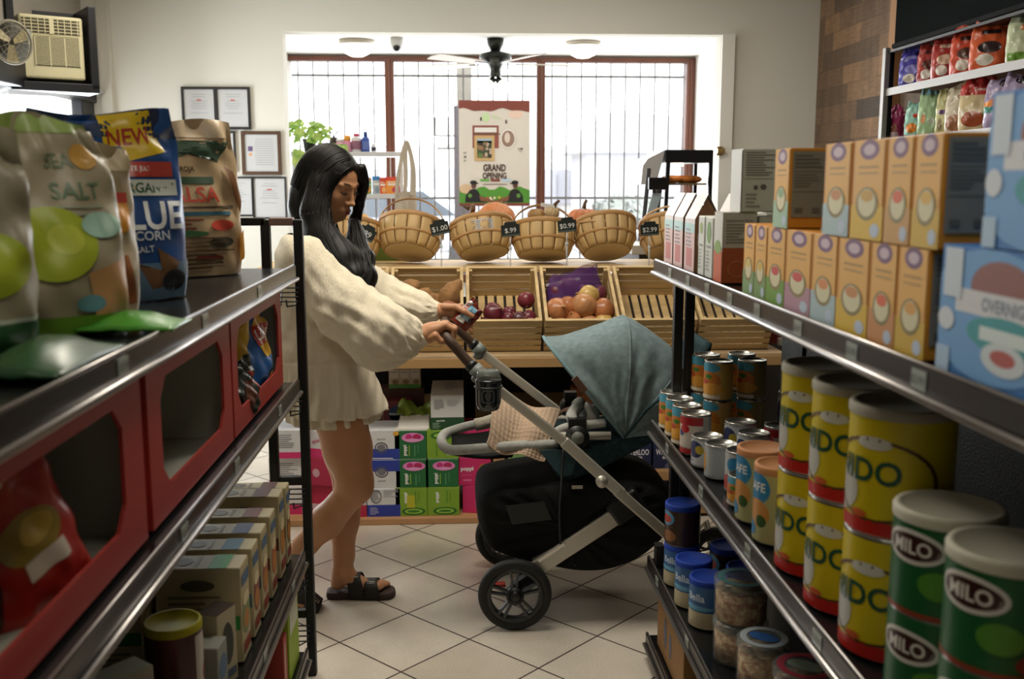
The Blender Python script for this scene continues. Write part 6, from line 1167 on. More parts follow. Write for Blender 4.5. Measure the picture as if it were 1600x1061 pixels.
# ================================================================== stroller
wc = atZ(805, 987, 0)
t = thing('stroller', 'grey blue pushchair with silver frame, beige blanket and big spoked rear wheel', 'stroller', (.45, 3.47, 0))
ST = t; YN_S, YF_S = 3.22, 3.70; YM = .5*(YN_S+YF_S)
silver = mat('stroller_silver', '#c4c0b4', .38, .6); leather = mat('brown_leather_grip', '#4a362a', .55, bump=(120, .15)); jgrey = mat('joint_grey', '#6c746f', .45); sblk = mat('stroller_black_plastic', '#121314', .4)
fab = mat('canopy_fabric', '#78898d', .95, mott=(45, .25), bump=(500, .25), spec=.15); fabd = mat('seat_fabric_teal', '#2d4247', .9, mott=(60, .3), bump=(500, .2), spec=.15); fblk = mat('basket_black_fabric', '#121313', .85, bump=(80, .25), spec=.2)
rub = mat('tyre_rubber', '#151617', .65, bump=(90, .1)); pad = mat('padded_grey', '#a3a49e', .8, mott=(60, .2))
def tubep(name, pts, r, m_, flat=1, n=12, up=(0, 1, 0), par=None, sm=5):
    b = B(m_).smooth(); b.tube(smoothpts(pts, sm) if sm else pts, r, n, flat=flat, up=up); return b.build(name, par or ST, origin=ST.location)
# handlebar
a1, a2 = at(738, 573, YN_S+.02), at(740, 538, YF_S); Gx = at(695, 519, 3.30); h1, h2 = Vector((Gx.x+.018, 3.245, Gx.z-.022)), Vector((Gx.x+.018, 3.675, Gx.z-.022))
d1 = (h1-a1).normalized()
tubep('handlebar_grip', [a1, a1+(h1-a1)*.6, h1, Vector((Gx.x, 3.275, Gx.z-.001)), Vector((Gx.x-.003, 3.36, Gx.z+.002)), Vector((Gx.x-.003, 3.56, Gx.z+.002)), Vector((Gx.x, 3.645, Gx.z-.001)), h2, a2+(h2-a2)*.5, a2], .0165, leather)
for A_, B_ in ((at(733, 568, YN_S+.02), at(760, 592, YN_S)), (at(736, 535, YF_S), at(762, 558, YF_S))):
    d = (B_-A_).normalized(); b = B(sblk).smooth(); b.cyl(A_, A_+d*.022, .021, n=16); b.m(jgrey); b.cyl(A_+d*.022, A_+d*.062, .024, .022, 16); b.ball(A_+d*.045+Vector((-.005, -.0, -.02)), (.022, .018, .016), 12, 8); b.build('handlebar_joint', ST)
def bar2(name, p, q, w, h, m_=silver, par=None):
    b = B(m_); d = (Vector(q)-Vector(p)).normalized(); b.bar(p, q, w, h, d.cross(Vector((0, 1, 0)))); return b.build(name, par or ST, origin=ST.location, bevel=.006, bseg=3)
u0, u1, u2 = at(752, 588, YN_S), at(884, 692, YN_S), at(972, 772, YN_S)
bar2('push_tube', u0, u1, .022, .032); bar2('push_tube', u1+(u0-u1)*.03, u2, .028, .038)
v0, v1 = at(754, 552, YF_S), at(873, 643, YF_S); bar2('push_tube', v0, v1, .022, .032); bar2('push_tube', v1, at(985, 737, YF_S), .026, .036)
hub_n = at(985, 785, YN_S+.01); f_n = at(1085, 868, YN_S+.05)
bar2('front_leg', at(962, 765, YN_S), at(1085, 872, YN_S+.02), .03, .036); f0 = at(966, 722, YF_S); bar2('front_leg', f0, at(1075, 826, YF_S), .03, .036)
b = B(silver); c_ = at(940, 752, YN_S-.014); b.smooth().cyl(c_+Vector((0, -.012, 0)), c_+Vector((0, .02, 0)), .02, n=20); b.build('fold_latch', ST)
b = B(sblk); b.bar(at(955, 806, YN_S+.03), at(1000, 775, YN_S+.03), .05, .085, (0, 0, 1)); b.build('leg_joint', ST, bevel=.012, bseg=3)
r0, r1 = at(838, 886, YN_S+.03), at(962, 805, YN_S+.03); bar2('rear_leg', r0, r1, .04, .058)
b = B(mat('leg_highlight_strip', '#d8d6cf', .25, .8)); b.bar(at(841, 877, YN_S+.008), at(882, 850, YN_S+.008), .004, .012, (0, 0, 1)); b.build('leg_highlight', ST)  # highlight on the rear leg, modelled as a brighter metal strip
bar2('rear_leg', at(838, 845, YF_S-.05), at(962, 770, YF_S-.05), .04, .055)
# wheels
def wheel(name, c, r, wd, n_sp=5, small=False):
    c = Vector(c); w_ = thing_part(name, c)
    b = B(rub).smooth(); N = 48; prof = [(r-.030, -wd*.42), (r-.012, -wd*.5), (r-.002, -wd*.28), (r, 0), (r-.002, wd*.28), (r-.012, wd*.5), (r-.030, wd*.42), (r-.033, 0)]
    V = []; F = []
    for i in range(N):
        a = 2*math.pi*i/N
        for (rr, yy) in prof: V.append((c.x+rr*math.cos(a), c.y+yy, c.z+rr*math.sin(a)))
    k = len(prof)
    for i in range(N):
        for j in range(k): F.append((i*k+j, i*k+(j+1) % k, ((i+1) % N)*k+(j+1) % k, ((i+1) % N)*k+j))
    b.add(V, F); b.build('tyre', w_, origin=ST.location)
    b = B(mat('rim_dark_grey', '#2b2d2e', .4)).smooth(); V = []; F = []; prof = [(r-.044, -wd*.38), (r-.029, -wd*.44), (r-.029, wd*.44), (r-.044, wd*.38)]
    for i in range(N):
        a = 2*math.pi*i/N
        for (rr, yy) in prof: V.append((c.x+rr*math.cos(a), c.y+yy, c.z+rr*math.sin(a)))
    for i in range(N):
        for j in range(4): F.append((i*4+j, i*4+(j+1) % 4, ((i+1) % N)*4+(j+1) % 4, ((i+1) % N)*4+j))
    b.add(V, F); b.build('rim', w_, origin=ST.location)
    b = B(sblk).smooth(); b.cyl(c+Vector((0, -wd*.55, 0)), c+Vector((0, wd*.5, 0)), r*.24, n=24); b.cyl(c+Vector((0, -wd*.72, 0)), c+Vector((0, -wd*.55, 0)), r*.1, r*.17, n=20); b.build('hub', w_, origin=ST.location)
    for s_ in range(n_sp):
        for off in (-.09, .09):
            a = 2*math.pi*s_/n_sp+R(20); a1_ = a+off*1.6; a0_ = a+off*2.4
            b = B(mat('spoke_grey', '#45484a', .45)); b.bar(c+Vector((r*.22*math.cos(a0_), -wd*.15, r*.22*math.sin(a0_))), c+Vector(((r-.04)*math.cos(a1_), -wd*.15, (r-.04)*math.sin(a1_))), .02, .008, (0, 0, 1) if abs(math.sin(a)) < .7 else (1, 0, 0)); b.build('spoke', w_, origin=ST.location, bevel=.002)
def thing_part(name, c):
    o = bpy.data.objects.new(name, None); COL.objects.link(o); o.parent = ST; o.empty_display_size = .02; return o
wheel('rear_wheel', (wc.x, 3.205, .125), .125, .038); wheel('rear_wheel', (wc.x, 3.77, .125), .125, .038)
fxw = at(1150, 900, 3.3).x; wheel('front_wheel', (fxw, 3.33, .1), .1, .035); wheel('front_wheel', (fxw, 3.62, .1), .1, .035)
b = B(silver).smooth()
for y, fy in ((3.33, YN_S+.02), (3.62, YF_S)): b.tube([(fxw, y, .1), (fxw-.03, y, .22), (at(1085, 872, fy).x-.01, fy, at(1085, 872 if y < 3.5 else 832, fy).z)], .014, 8)
b.build('front_fork', ST)
b = B(sblk).smooth(); b.cyl((wc.x+.03, 3.25, .135), (wc.x+.03, 3.73, .135), .014, n=12); b.bar((wc.x, 3.24, .125), (wc.x+.07, 3.25, .17), .03, .05); b.build('rear_axle', ST)
b = B(mat('brake_red', '#a8362a', .4)); b.box(wc.x-.075, 3.235, .137, wc.x-.03, 3.26, .15); b.build('brake_pedal', ST, bevel=.003)
# storage basket: a soft black bag slung between the legs
def slung(name, px_pts, y0, y1, Yp, m_, bulge=.03, rnd_=.05, par=None, ny=10, crease=.004, sd=1):
    pts = [at(x, y, Yp) for x, y in px_pts]; loop = smoothpts([(p.x, 0, p.z) for p in pts], 5, closed=True); n = len(loop)
    cx_ = sum(p.x for p in loop)/n; cz_ = sum(p.z for p in loop)/n; q = random.Random(sd); a = [q.uniform(0, 6) for _ in range(5)]
    V = []; F = []; W_ = y1-y0
    rows = [(.0, .0), (.45, .0), (.8, .0)]
    for k in range(ny+1):
        u = k/ny; e = 1-min(1, abs(2*u-1))**6*.10
        rows.append((e, u))
    rows += [(.8, 1), (.45, 1), (0, 1)]
    for (e, u) in rows:
        inner = e < .85; yy = y0+W_*u
        if inner: yy += (-1 if u == 0 else 1)*bulge*(1-(e/.95)**2)
        for i, p in enumerate(loop):
            cr_ = crease*(math.sin(p.x*60+p.z*35+a[0])+math.sin(p.z*90-p.x*25+a[1])+.7*math.sin(p.x*110+a[2]))
            V.append((cx_+(p.x-cx_)*max(e, .001), yy+(cr_ if inner else 0)*(e > 0), cz_+(p.z-cz_)*max(e, .001)))
    for r_ in range(len(rows)-1):
        for i in range(n): F.append((r_*n+i, r_*n+(i+1) % n, (r_+1)*n+(i+1) % n, (r_+1)*n+i))
    b = B(m_).smooth(); b.add(V, F); return b.build(name, par or ST, origin=ST.location)
slung('storage_basket', [(744, 795), (750, 774), (775, 764), (830, 755), (870, 752), (950, 748), (1020, 752), (1055, 780), (1050, 835), (1020, 868), (985, 888), (945, 898), (900, 898), (855, 890), (800, 878), (762, 862), (748, 828)], 3.27, 3.66, 3.27, fblk, crease=.005)
b = B(mat('basket_mesh_net', '#2e3130', .8)); 
for k in range(3): pass
p_ = [at(x, y, 3.235) for x, y in ((790, 790), (850, 783), (862, 812), (800, 820))]; b.add(p_, [(0, 1, 2, 3)]); b.build('mesh_pocket', ST)
tubep('basket_strap', [at(880, 700, 3.25), at(877, 760, 3.245), at(874, 800, 3.24), at(876, 856, 3.24)], .012, mat('strap_grey', '#2b2e2f', .7), flat=.3)
b = B(mat('label_cream', '#b5ac9a', .7)); b.box(at(893, 760, 3.24).x, 3.232, at(893, 763, 3.24).z, at(910, 760, 3.24).x, 3.236, at(893, 758, 3.24).z); b.build('fabric_label', ST)
# seat
slung('seat_bucket', [(836, 694), (850, 712), (872, 752), (884, 756), (930, 738), (985, 712), (1030, 688), (1062, 655), (1030, 650), (985, 678), (940, 688), (880, 690)], 3.29, 3.63, 3.29, fabd, bulge=.012, crease=.002, sd=3)
b = B(fabd).smooth(); s0, s1 = at(1062, 655, 3.29), at(985, 580, 3.29)
b.grid(lambda u, v: (s0.x+.10-.0*u-.02*math.sin(v*3), 3.30+.32*u, s0.z+.26*v), 8, 10); b.build('seat_back', ST, solid=.02)
nrm = mat('seat_panel_teal', '#36545c', .9, mott=(60, .3), bump=(500, .2)); b = B(nrm); p_ = [at(x, y, 3.268) for x, y in ((842, 704), (868, 702), (905, 706), (893, 742), (876, 745))]; b.add(p_, [(0, 1, 2, 3, 4)]); b.build('side_panel', ST, solid=.004)
tubep('side_rail', [at(868, 681, 3.26), at(954, 681, 3.26)], .0145, silver, sm=0); tubep('side_rail', [at(868, 655, 3.66), at(954, 655, 3.66)], .0145, silver, sm=0)
hb = at(902, 683, 3.245); b = B(sblk).smooth(); b.cyl(hb+Vector((0, -.012, 0)), hb+Vector((0, .03, 0)), .04, n=28); b.box(hb.x-.03, 3.24, hb.z, hb.x+.03, 3.28, hb.z+.062); b.build('seat_hub', ST)
b = B(mat('hub_button_grey', '#6e7068', .5)).smooth(); b.cyl(hb+Vector((0, -.016, 0)), hb+Vector((0, -.011, 0)), .0215, n=24); b.build('hub_button', ST)
hb2 = at(890, 636, 3.68); b = B(sblk).smooth(); b.cyl(hb2+Vector((0, -.02, 0)), hb2+Vector((0, .03, 0)), .036, n=24); b.box(hb2.x-.02, 3.66, hb2.z, hb2.x+.025, 3.7, hb2.z+.06); b.build('seat_hub', ST)
tubep('arm_pad', [at(868, 676, 3.275), at(885, 668, 3.275), at(915, 664, 3.28), at(945, 661, 3.29)], .016, pad)
tubep('bumper_bar', [at(903, 668, 3.27), at(893, 652, 3.29), at(898, 640, 3.36), at(905, 634, 3.47), at(906, 628, 3.6), at(900, 632, 3.66)], .019, pad)
tubep('bumper_bar', [at(915, 668, 3.29), at(908, 654, 3.32), at(912, 645, 3.40), at(918, 640, 3.5), at(915, 636, 3.6)], .017, mat('padded_dark_grey', '#5c5f5e', .8))
b = B(mat('white_cotton', '#c4c0b8', .9, bump=(60, .4))).smooth(); c_ = at(922, 650, 3.4); b.ball(c_, (.032, .06, .045), 20, 14, lambda v: 1+.1*math.sin(v[0]*6+v[2]*4)+.05*math.sin(9*v[2])); b.build('harness_pad', ST)
tubep('harness_strap', [at(872, 648, 3.6), at(885, 640, 3.58), at(900, 642, 3.5)], .014, mat('strap_brown', '#5e3a26', .7), flat=.4)
# canopy
pv = at(975, 683, 3.29); YC = 3.465; HW = .19
tips = [(851, 530), (878, 524), (910, 514), (945, 502), (976, 496), (1003, 503), (1030, 522), (1056, 552), (1080, 598), (1094, 648)]
tv = [Vector((at(x, y, YC).x-pv.x, at(x, y, YC).z-pv.z, 0)) for x, y in tips]
tvs = smoothpts([(v.x, v.y, 0) for v in tv], 5); n_h = len(tvs)-1
def canf(u, v, inset=0):
    i = v*n_h; k = min(int(i), n_h-1); fct = i-k; T = tvs[k]*(1-fct)+tvs[k+1]*fct
    ph = math.pi*u; s_, c_ = max(math.sin(ph), 1e-4), math.cos(ph); e = .58
    r = s_**e; Y = YC-HW*math.copysign(abs(c_)**e, c_)
    ribs = [4/9, 7/9, 0, 1]; dmin = min(abs(v-x) for x in ribs); scal = 1-.035*min(1, dmin/.12)*s_
    fold = .007*math.sin(v*34+r*5)*r*(1-r)*3+.006*math.sin(r*9+v*13)*r+.005*math.sin(v*60-r*14)*r*(1-r)
    r *= scal; L_ = T.length; d_ = T/L_
    return (pv.x+d_.x*(L_-inset)*r, Y+(fold if u < .5 else -fold)-.0, pv.z+d_.y*(L_-inset)*r)
b = B(fab).smooth(); b.grid(canf, 56, 70); CAN = b.build('canopy', ST, solid=.005)
for vv, rr in ((0, .006), (4/9, .0045), (7/9, .0045)):
    b = B(fab if vv else mat('canopy_binding', '#6f8b90', .9)).smooth(); b.tube([Vector(canf(i/40, vv))+Vector((0, -.001 if i < 20 else .001, .001)) for i in range(41)], rr, 8); b.build('seam', CAN, origin=ST.location)
p0, p1 = Vector(canf(.16, .0)), Vector(canf(.16, .0))
b = B(mat('leather_tag', '#5e4030', .6)); q0, q1 = at(897, 590, 3.262), at(914, 612, 3.262); b.bar(q0, q1, .006, .024, (1, 0, .9)); b.build('leather_tag', CAN, origin=ST.location, bevel=.002)
b = B(fabd).smooth(); b.tube([at(975, 684, 3.27), at(1010, 640, 3.268), at(1052, 607, 3.268)], .005, 6); b.build('seam', CAN, origin=ST.location)
# foot rest
fr0 = [at(872, 694, 3.30), at(800, 697, 3.29), at(720, 703, 3.29), at(698, 701, 3.31), at(690, 690, 3.42), at(693, 680, 3.52), at(704, 674, 3.60), at(740, 664, 3.62), at(800, 655, 3.62), at(860, 652, 3.62)]
tubep('footrest_bar', fr0, .0175, pad)
b = B(fblk).smooth(); A_, B_, C_, D_ = at(703, 706, 3.31), at(800, 712, 3.31), at(806, 664, 3.60), at(706, 680, 3.60)
b.grid(lambda u, v: tuple((A_*(1-u)+B_*u)*(1-v)+(D_*(1-u)+C_*u)*v+Vector((0, 0, -.03*math.sin(math.pi*v)-.012*math.sin(math.pi*u)))), 10, 10); b.build('calf_rest', ST, solid=.012)
tubep('footrest_sleeve', [at(742, 664, 3.615), at(757, 661, 3.615), at(775, 655, 3.615)], .024, mat('sleeve_cream', '#a8a294', .9, bump=(60, .4)))
# cup holder and cup
cc = at(763, 613, 3.165)
t2 = thing('travel_cup', 'dark smoky lidded cup with a square emblem hanging on the stroller frame', 'cup', (cc.x, 3.165, cc.z-.06))
smoke = mat('smoky_plastic', '#1d2324', .12, spec=.7); b = B(smoke).smooth(); b.lathe([(.028, -.058), (.037, -.052), (.041, -.03), (.042, .03), (.0435, .035), (.0435, .042), (.041, .045)], 28, (cc.x, 3.165, cc.z)); b.build('cup_body', t2)
b = B(mat('cup_lid_clear', '#8a908c', .1, alpha=.45)).smooth(); b.lathe([(.04, .045), (.038, .062), (.036, .072), (.03, .075)], 24, (cc.x, 3.165, cc.z)); b.build('lid', t2)
def sq(r, n=28): return [(r*math.copysign(abs(math.cos(2*math.pi*i/n))**.5, math.cos(2*math.pi*i/n)), r*math.copysign(abs(math.sin(2*math.pi*i/n))**.5, math.sin(2*math.pi*i/n))) for i in range(n)]
o_, i_ = sq(.0215), sq(.018); n_ = 28; fnc = lambda u, v: (cc.x-.002+.0425*math.sin(u/.042), 3.165-.0435*math.cos(u/.042), cc.z-.006+v)
b = B(P('#59605f', .3)); b.flat((o_+i_, [(i, (i+1) % n_, n_+(i+1) % n_, n_+i) for i in range(n_)]), fnc); b.text('U', fnc, 0, 0, .02, bold=.04); b.build('emblem', t2)
b = B(sblk).smooth(); b.tube([(cc.x+.043*math.cos(a), 3.165+.043*math.sin(a), cc.z+.02) for a in [2*math.pi*k/24 for k in range(24)]], .004, 6, closed=True); b.bar((cc.x, 3.2, cc.z+.02), at(778, 600, YN_S), .014, .02); b.build('cup_holder', ST)
# blanket
wf = mat('waffle_blanket', '#b39c86', .95, mott=(20, .12), spec=.1)
t3A, t3B, t3C, t3D = at(774, 613, 3.57), at(873, 644, 3.52), at(852, 716, 3.265), at(760, 692, 3.27)
def blf(u, v):
    top = t3A*(1-u)+t3B*u; bot = t3D*(1-u)+t3C*u
    k = v; P_ = top*(1-k)+bot*k
    sag = math.sin(math.pi*min(1, v*1.15))
    P_ = P_+Vector((0, -.055*math.sin(math.pi*v)*1.0, .035*sag+.012*math.sin(u*8+v*3)))
    P_ += Vector((.012*math.sin(v*5+1)*(u-.5), 0, -.02*math.sin(math.pi*u)*v))
    wv = .0026*abs(math.sin(u*math.pi*15))**.5*abs(math.sin(v*math.pi*16))**.5
    return P_+Vector((0, wv, -wv))+Vector((0, .006*math.sin(u*11+v*4), 0))
b = B(wf).smooth(); b.grid(lambda u, v: tuple(blf(u, v)), 120, 120); tag(b.build('blanket', solid=.004, origin=tuple(blf(.5, .5))), 'beige waffle blanket draped over the stroller footrest behind the frame', 'blanket')
# wicker basket glimpsed past the canopy edge
wkx = at(915, 630, 4.62).x
b = B(mat('wicker_orange', '#a8683a', .7, mott=(40, .5, (1, 1, 3)), bump=(60, .5))).smooth(); b.lathe([(.05, 0), (.07, .2), (.075, .33), (.07, .335), (.065, .2)], 24, wob=lambda a, z: .03*math.sin(a*12)*math.cos(z*120)); tag(place(b.build('wicker_basket'), (wkx, 4.62, zt1)), 'orange brown wicker basket on the pine rack behind the stroller canopy', 'basket')
# ================================================================== the woman
def A3(v): return np.array(v, dtype=np.float64)
class Field:
    """blend of smooth solids on a voxel grid, meshed with surface nets"""
    def __init__(s, lo, hi, vox):
        s.lo = A3(lo); s.vox = vox; s.n = np.maximum(((A3(hi)-s.lo)/vox).astype(int)+1, 2); s.D = np.full(tuple(s.n), .5, np.float32)
        s.ax = [s.lo[i]+vox*np.arange(s.n[i]) for i in range(3)]
    def sub(s, lo, hi, m):
        i0 = np.clip(((A3(lo)-m-s.lo)/s.vox).astype(int), 0, s.n-1); i1 = np.clip(((A3(hi)+m-s.lo)/s.vox).astype(int)+2, 1, s.n)
        sl = tuple(slice(a, b) for a, b in zip(i0, i1)); g = np.meshgrid(*[s.ax[i][sl[i]] for i in range(3)], indexing='ij'); return sl, g
    def put(s, sl, d, k, mode='u'):
        o = s.D[sl]
        if mode == 'u':
            if k <= 0: s.D[sl] = np.minimum(o, d)
            else: h = np.clip(.5+.5*(o-d)/k, 0, 1); s.D[sl] = o*(1-h)+d*h-k*h*(1-h)
        else:
            h = np.clip(.5-.5*(o+d)/k, 0, 1) if k > 0 else (o < -d)*1.0; s.D[sl] = (o*(1-h)-d*h+k*h*(1-h)) if k > 0 else np.maximum(o, -d)
        return s
    def cone(s, a, b, r1, r2, k=.02, ys=1.0, yc=None, mode='u', mod=None):
        """round cone a->b; ys squeezes the depth axis"""
        a, b = A3(a), A3(b); R_ = max(r1, r2)/min(ys, 1); lo, hi = np.minimum(a, b)-R_, np.maximum(a, b)+R_; sl, g = s.sub(lo, hi, k+.02+s.vox*2)
        yc = (a[1]+b[1])/2 if yc is None else yc; sc = lambda y: yc+(y-yc)*ys
        a2 = A3((a[0], sc(a[1]), a[2])); b2 = A3((b[0], sc(b[1]), b[2])); ba = b2-a2; l2 = ba@ba+1e-12
        px, py, pz = g[0]-a2[0], sc(g[1])-a2[1], g[2]-a2[2]
        t = np.clip((px*ba[0]+py*ba[1]+pz*ba[2])/l2, 0, 1)
        d = np.sqrt((px-ba[0]*t)**2+(py-ba[1]*t)**2+(pz-ba[2]*t)**2)-(r1+(r2-r1)*t)
        if mod is not None: d = d+mod(g[0], g[1], g[2], t)
        return s.put(sl, d, k, mode)
    def chain(s, pts, rs, k=.02, **kw):
        for i in range(len(pts)-1): s.cone(pts[i], pts[i+1], rs[i], rs[i+1], k, **kw)
        return s
    def ell(s, c, r, k=.02, M=None, mode='u', mod=None):
        c, r = A3(c), A3(r); R_ = max(r); sl, g = s.sub(c-R_, c+R_, k+.02+s.vox*2); p = [g[i]-c[i] for i in range(3)]
        if M is not None: p = [M[0][j]*p[0]+M[1][j]*p[1]+M[2][j]*p[2] for j in range(3)]
        k0 = np.sqrt((p[0]/r[0])**2+(p[1]/r[1])**2+(p[2]/r[2])**2)+1e-9; k1 = np.sqrt((p[0]/r[0]**2)**2+(p[1]/r[1]**2)**2+(p[2]/r[2]**2)**2)+1e-9
        d = k0*(k0-1)/k1
        if mod is not None: d = d+mod(*p)
        return s.put(sl, d, k, mode)
    def mod(s, fn): g = np.meshgrid(*s.ax, indexing='ij'); s.D = fn(s.D, *g).astype(np.float32); return s
    def mesh(s):
        D = s.D; ins = D < 0; nx, ny, nz = D.shape
        c8 = sum(ins[i:nx-1+i, j:ny-1+j, k:nz-1+k].astype(np.int8) for i in (0, 1) for j in (0, 1) for k in (0, 1))
        act = (c8 > 0) & (c8 < 8); idx = -np.ones(act.shape, np.int64); I = np.argwhere(act); idx[act] = np.arange(len(I))
        P_ = np.zeros((len(I), 3)); W_ = np.zeros(len(I)); corners = [(i, j, k) for i in (0, 1) for j in (0, 1) for k in (0, 1)]
        for a in corners:
            for ax in range(3):
                if a[ax]: continue
                b = list(a); b[ax] = 1
                da = D[I[:, 0]+a[0], I[:, 1]+a[1], I[:, 2]+a[2]]; db = D[I[:, 0]+b[0], I[:, 1]+b[1], I[:, 2]+b[2]]
                m = (da < 0) != (db < 0); t = np.where(m, da/(da-db+1e-12), 0); q = np.tile(A3(a), (len(I), 1)); q[:, ax] = t
                P_[m] += q[m]; W_[m] += 1
        V = s.lo+(I+P_/np.maximum(W_, 1)[:, None])*s.vox; F = []
        for ax in range(3):
            u, v = (ax+1) % 3, (ax+2) % 3; A_ = np.take(ins, range(0, D.shape[ax]-1), ax); B_ = np.take(ins, range(1, D.shape[ax]), ax)
            E_ = np.argwhere(A_ != B_); E_ = E_[(E_[:, u] > 0) & (E_[:, v] > 0) & (E_[:, u] < D.shape[u]-1) & (E_[:, v] < D.shape[v]-1)]
            sg = A_[E_[:, 0], E_[:, 1], E_[:, 2]]; q = []
            for du, dv in ((1, 1), (0, 1), (0, 0), (1, 0)): e = E_.copy(); e[:, u] -= du; e[:, v] -= dv; q.append(idx[e[:, 0], e[:, 1], e[:, 2]])
            q = np.stack(q, 1); q = np.where(sg[:, None], q, q[:, ::-1]); F.append(q)
        F = np.concatenate(F); F = F[(F >= 0).all(1)]; return V, F
def join_mesh(name, parts, mats_, parent, smooth_it=0, fm=None):
    Vs = []; Fs = []; M_ = []; o = 0
    for i, (V, F) in enumerate(parts): Vs.append(V); Fs.append(F+o); o += len(V); M_.append(np.full(len(F), fm[i] if fm else 0))
    V = np.concatenate(Vs); F = np.concatenate(Fs); M_ = np.concatenate(M_)
    me = bpy.data.meshes.new(name); V = V-A3(parent.location); me.vertices.add(len(V)); me.vertices.foreach_set('co', V.astype(np.float32).ravel())
    me.loops.add(len(F)*4); me.loops.foreach_set('vertex_index', F.astype(np.int32).ravel()); me.polygons.add(len(F)); me.polygons.foreach_set('loop_start', np.arange(0, len(F)*4, 4, dtype=np.int32))
    me.update(calc_edges=True); me.validate()
    for m_ in mats_: me.materials.append(m_)
    me.polygons.foreach_set('material_index', M_.astype(np.int32)[:len(me.polygons)]); me.polygons.foreach_set('use_smooth', np.ones(len(me.polygons), bool))
    ob = bpy.data.objects.new(name, me); COL.objects.link(ob); ob.parent = parent
    if smooth_it: q = ob.modifiers.new('relax', 'SMOOTH'); q.iterations = smooth_it; q.factor = .5
    return ob
skin = mat('skin', '#ba8763', .48, mott=(18, .08), sub=.15, spec=.4, bump=(350, .03)); hairm = mat('hair_black', '#0b0908', .5, spec=.22, bump=(260, .1, (1, 1, .05)))
cloth = mat('cream_gauze', '#ddd3bd', .95, bump=(60, .3, (2.5, 2.5, .3)), spec=.1, mott=(30, .06, (2, 2, .3)))
PR = thing('person', 'long haired person in a loose cream blouse pushing the stroller and holding a snack bag', 'person', (at(515, 640, 3.5).x, 3.5, 0))
# head frame: forward, left, up
HO = at(515.5, 284, 3.52); yw, pt = R(-31), R(-20)
hf = Vector((math.cos(yw)*math.cos(pt), math.sin(yw)*math.cos(pt), math.sin(pt))); hl = Vector((-math.sin(yw), math.cos(yw), 0)); hu = hf.cross(hl)
HM = [[hf[i], hl[i], hu[i]] for i in range(3)]
def H(x, y, z): return HO+hf*x+hl*y+hu*z
head = Field(A3(HO)-.17, A3(HO)+.17, .0026)
head.ell(H(-.008, 0, .03), (.098, .076, .088), 0, HM)
head.ell(H(.03, 0, -.02), (.066, .063, .085), .03, HM)
head.cone(H(.035, .028, -.075), H(.035, -.028, -.075), .038, .038, .03)      # jaw
head.cone(H(.0, .048, -.055), H(.055, .018, -.092), .022, .02, .025); head.cone(H(.0, -.048, -.055), H(.055, -.018, -.092), .022, .02, .025)
head.ell(H(.075, 0, -.098), (.020, .022, .016), .018, HM)                    # chin
for s_ in (-1, 1):
    head.ell(H(.066, s_*.036, -.03), (.023, .022, .022), .022, HM)           # cheek
    head.ell(H(.100, s_*.031, .004), (.017, .017, .012), .012, HM, 'c')      # eye socket
    head.ell(H(.0775, s_*.031, .0015), (.0135, .0145, .0125), .004, HM)      # closed lid
    head.cone(H(.093, s_*.010, .017), H(.080, s_*.046, .018), .0075, .006, .012)  # brow ridge
    head.ell(H(.101, s_*.0105, -.043), (.009, .0085, .0075), .006, HM)       # nostril wing
    head.ell(H(-.005, s_*.075, -.015), (.017, .008, .03), .006, HM)          # ear
head.cone(H(.092, 0, .012), H(.111, 0, -.037), .0065, .0088, .010); head.ell(H(.1135, 0, -.040), (.0095, .0095, .008), .006, HM)
head.ell(H(.088, 0, -.072), (.017, .024, .018), .014, HM)
head.ell(H(.1015, 0, -.067), (.006, .0185, .0048), .004, HM); head.ell(H(.0995, 0, -.0765), (.0065, .0155, .0056), .004, HM)
head.ell(H(.107, 0, -.0715), (.006, .018, .0012), .002, HM, 'c')
NB = at(497, 375, 3.53)
head.cone(H(-.015, 0, -.06), tuple(NB), .052, .056, .03)
hV, hF = head.mesh()
# trunk and legs in one field
S1, S2 = at(484, 398, 3.40), at(512, 394, 3.68); H1, H2_ = at(528, 632, 3.44), at(534, 632, 3.60)
K1, K2 = at(556, 762, 3.39), at(546, 765, 3.54); A1_, A2_ = at(452, 880, 3.41), at(535, 893, 3.51)
body = Field((-.85, 3.2, -.01), (-.15, 3.85, 1.42), .0052)
body.cone(NB, at(500, 430, 3.53), .052, .11, .04, ys=.8); body.cone(at(500, 430, 3.53), at(505, 520, 3.53), .11, .10, .05, ys=.75); body.cone(at(505, 520, 3.53), at(528, 618, 3.52), .10, .125, .05, ys=.8)
body.cone(S1, S2, .05, .05, .04)
body.chain([H1, H1*.45+K1*.55, K1-Vector((.004, 0, -.03)), K1], [.098, .081, .060, .056], .03)
cal1 = K1*.62+A1_*.38+Vector((-.015, 0, -.018)); body.chain([K1, cal1, K1*.25+A1_*.75, A1_], [.053, .056, .040, .034], .025)
body.chain([H2_, H2_*.45+K2*.55, K2], [.095, .078, .054], .03)
cal2 = K2*.62+A2_*.38+Vector((-.012, 0, 0)); body.chain([K2, cal2, K2*.2+A2_*.8, A2_], [.052, .054, .036, .034], .025)
# far foot, flat on its sandal
fz = .028; hx = at(514, 925, 3.5).x; tx_ = hx+.222
body.chain([A2_, (hx+.032, 3.51, fz+.026)], [.033, .027], .02); body.chain([A2_+Vector((.014, 0, -.012)), (hx+.105, 3.508, fz+.024), (hx+.165, 3.502, fz+.012)], [.031, .023, .016], .02, ys=.68)
for k in range(5): yy = 3.474+k*.0155; body.chain([(tx_-.060, yy, fz+.014), (tx_-.030-.005*(4-k), yy, fz+.014), (tx_-.010-.009*abs(4-k), yy, fz+.006)], [.010, .0105, .0085 if k < 4 else .011], .004)
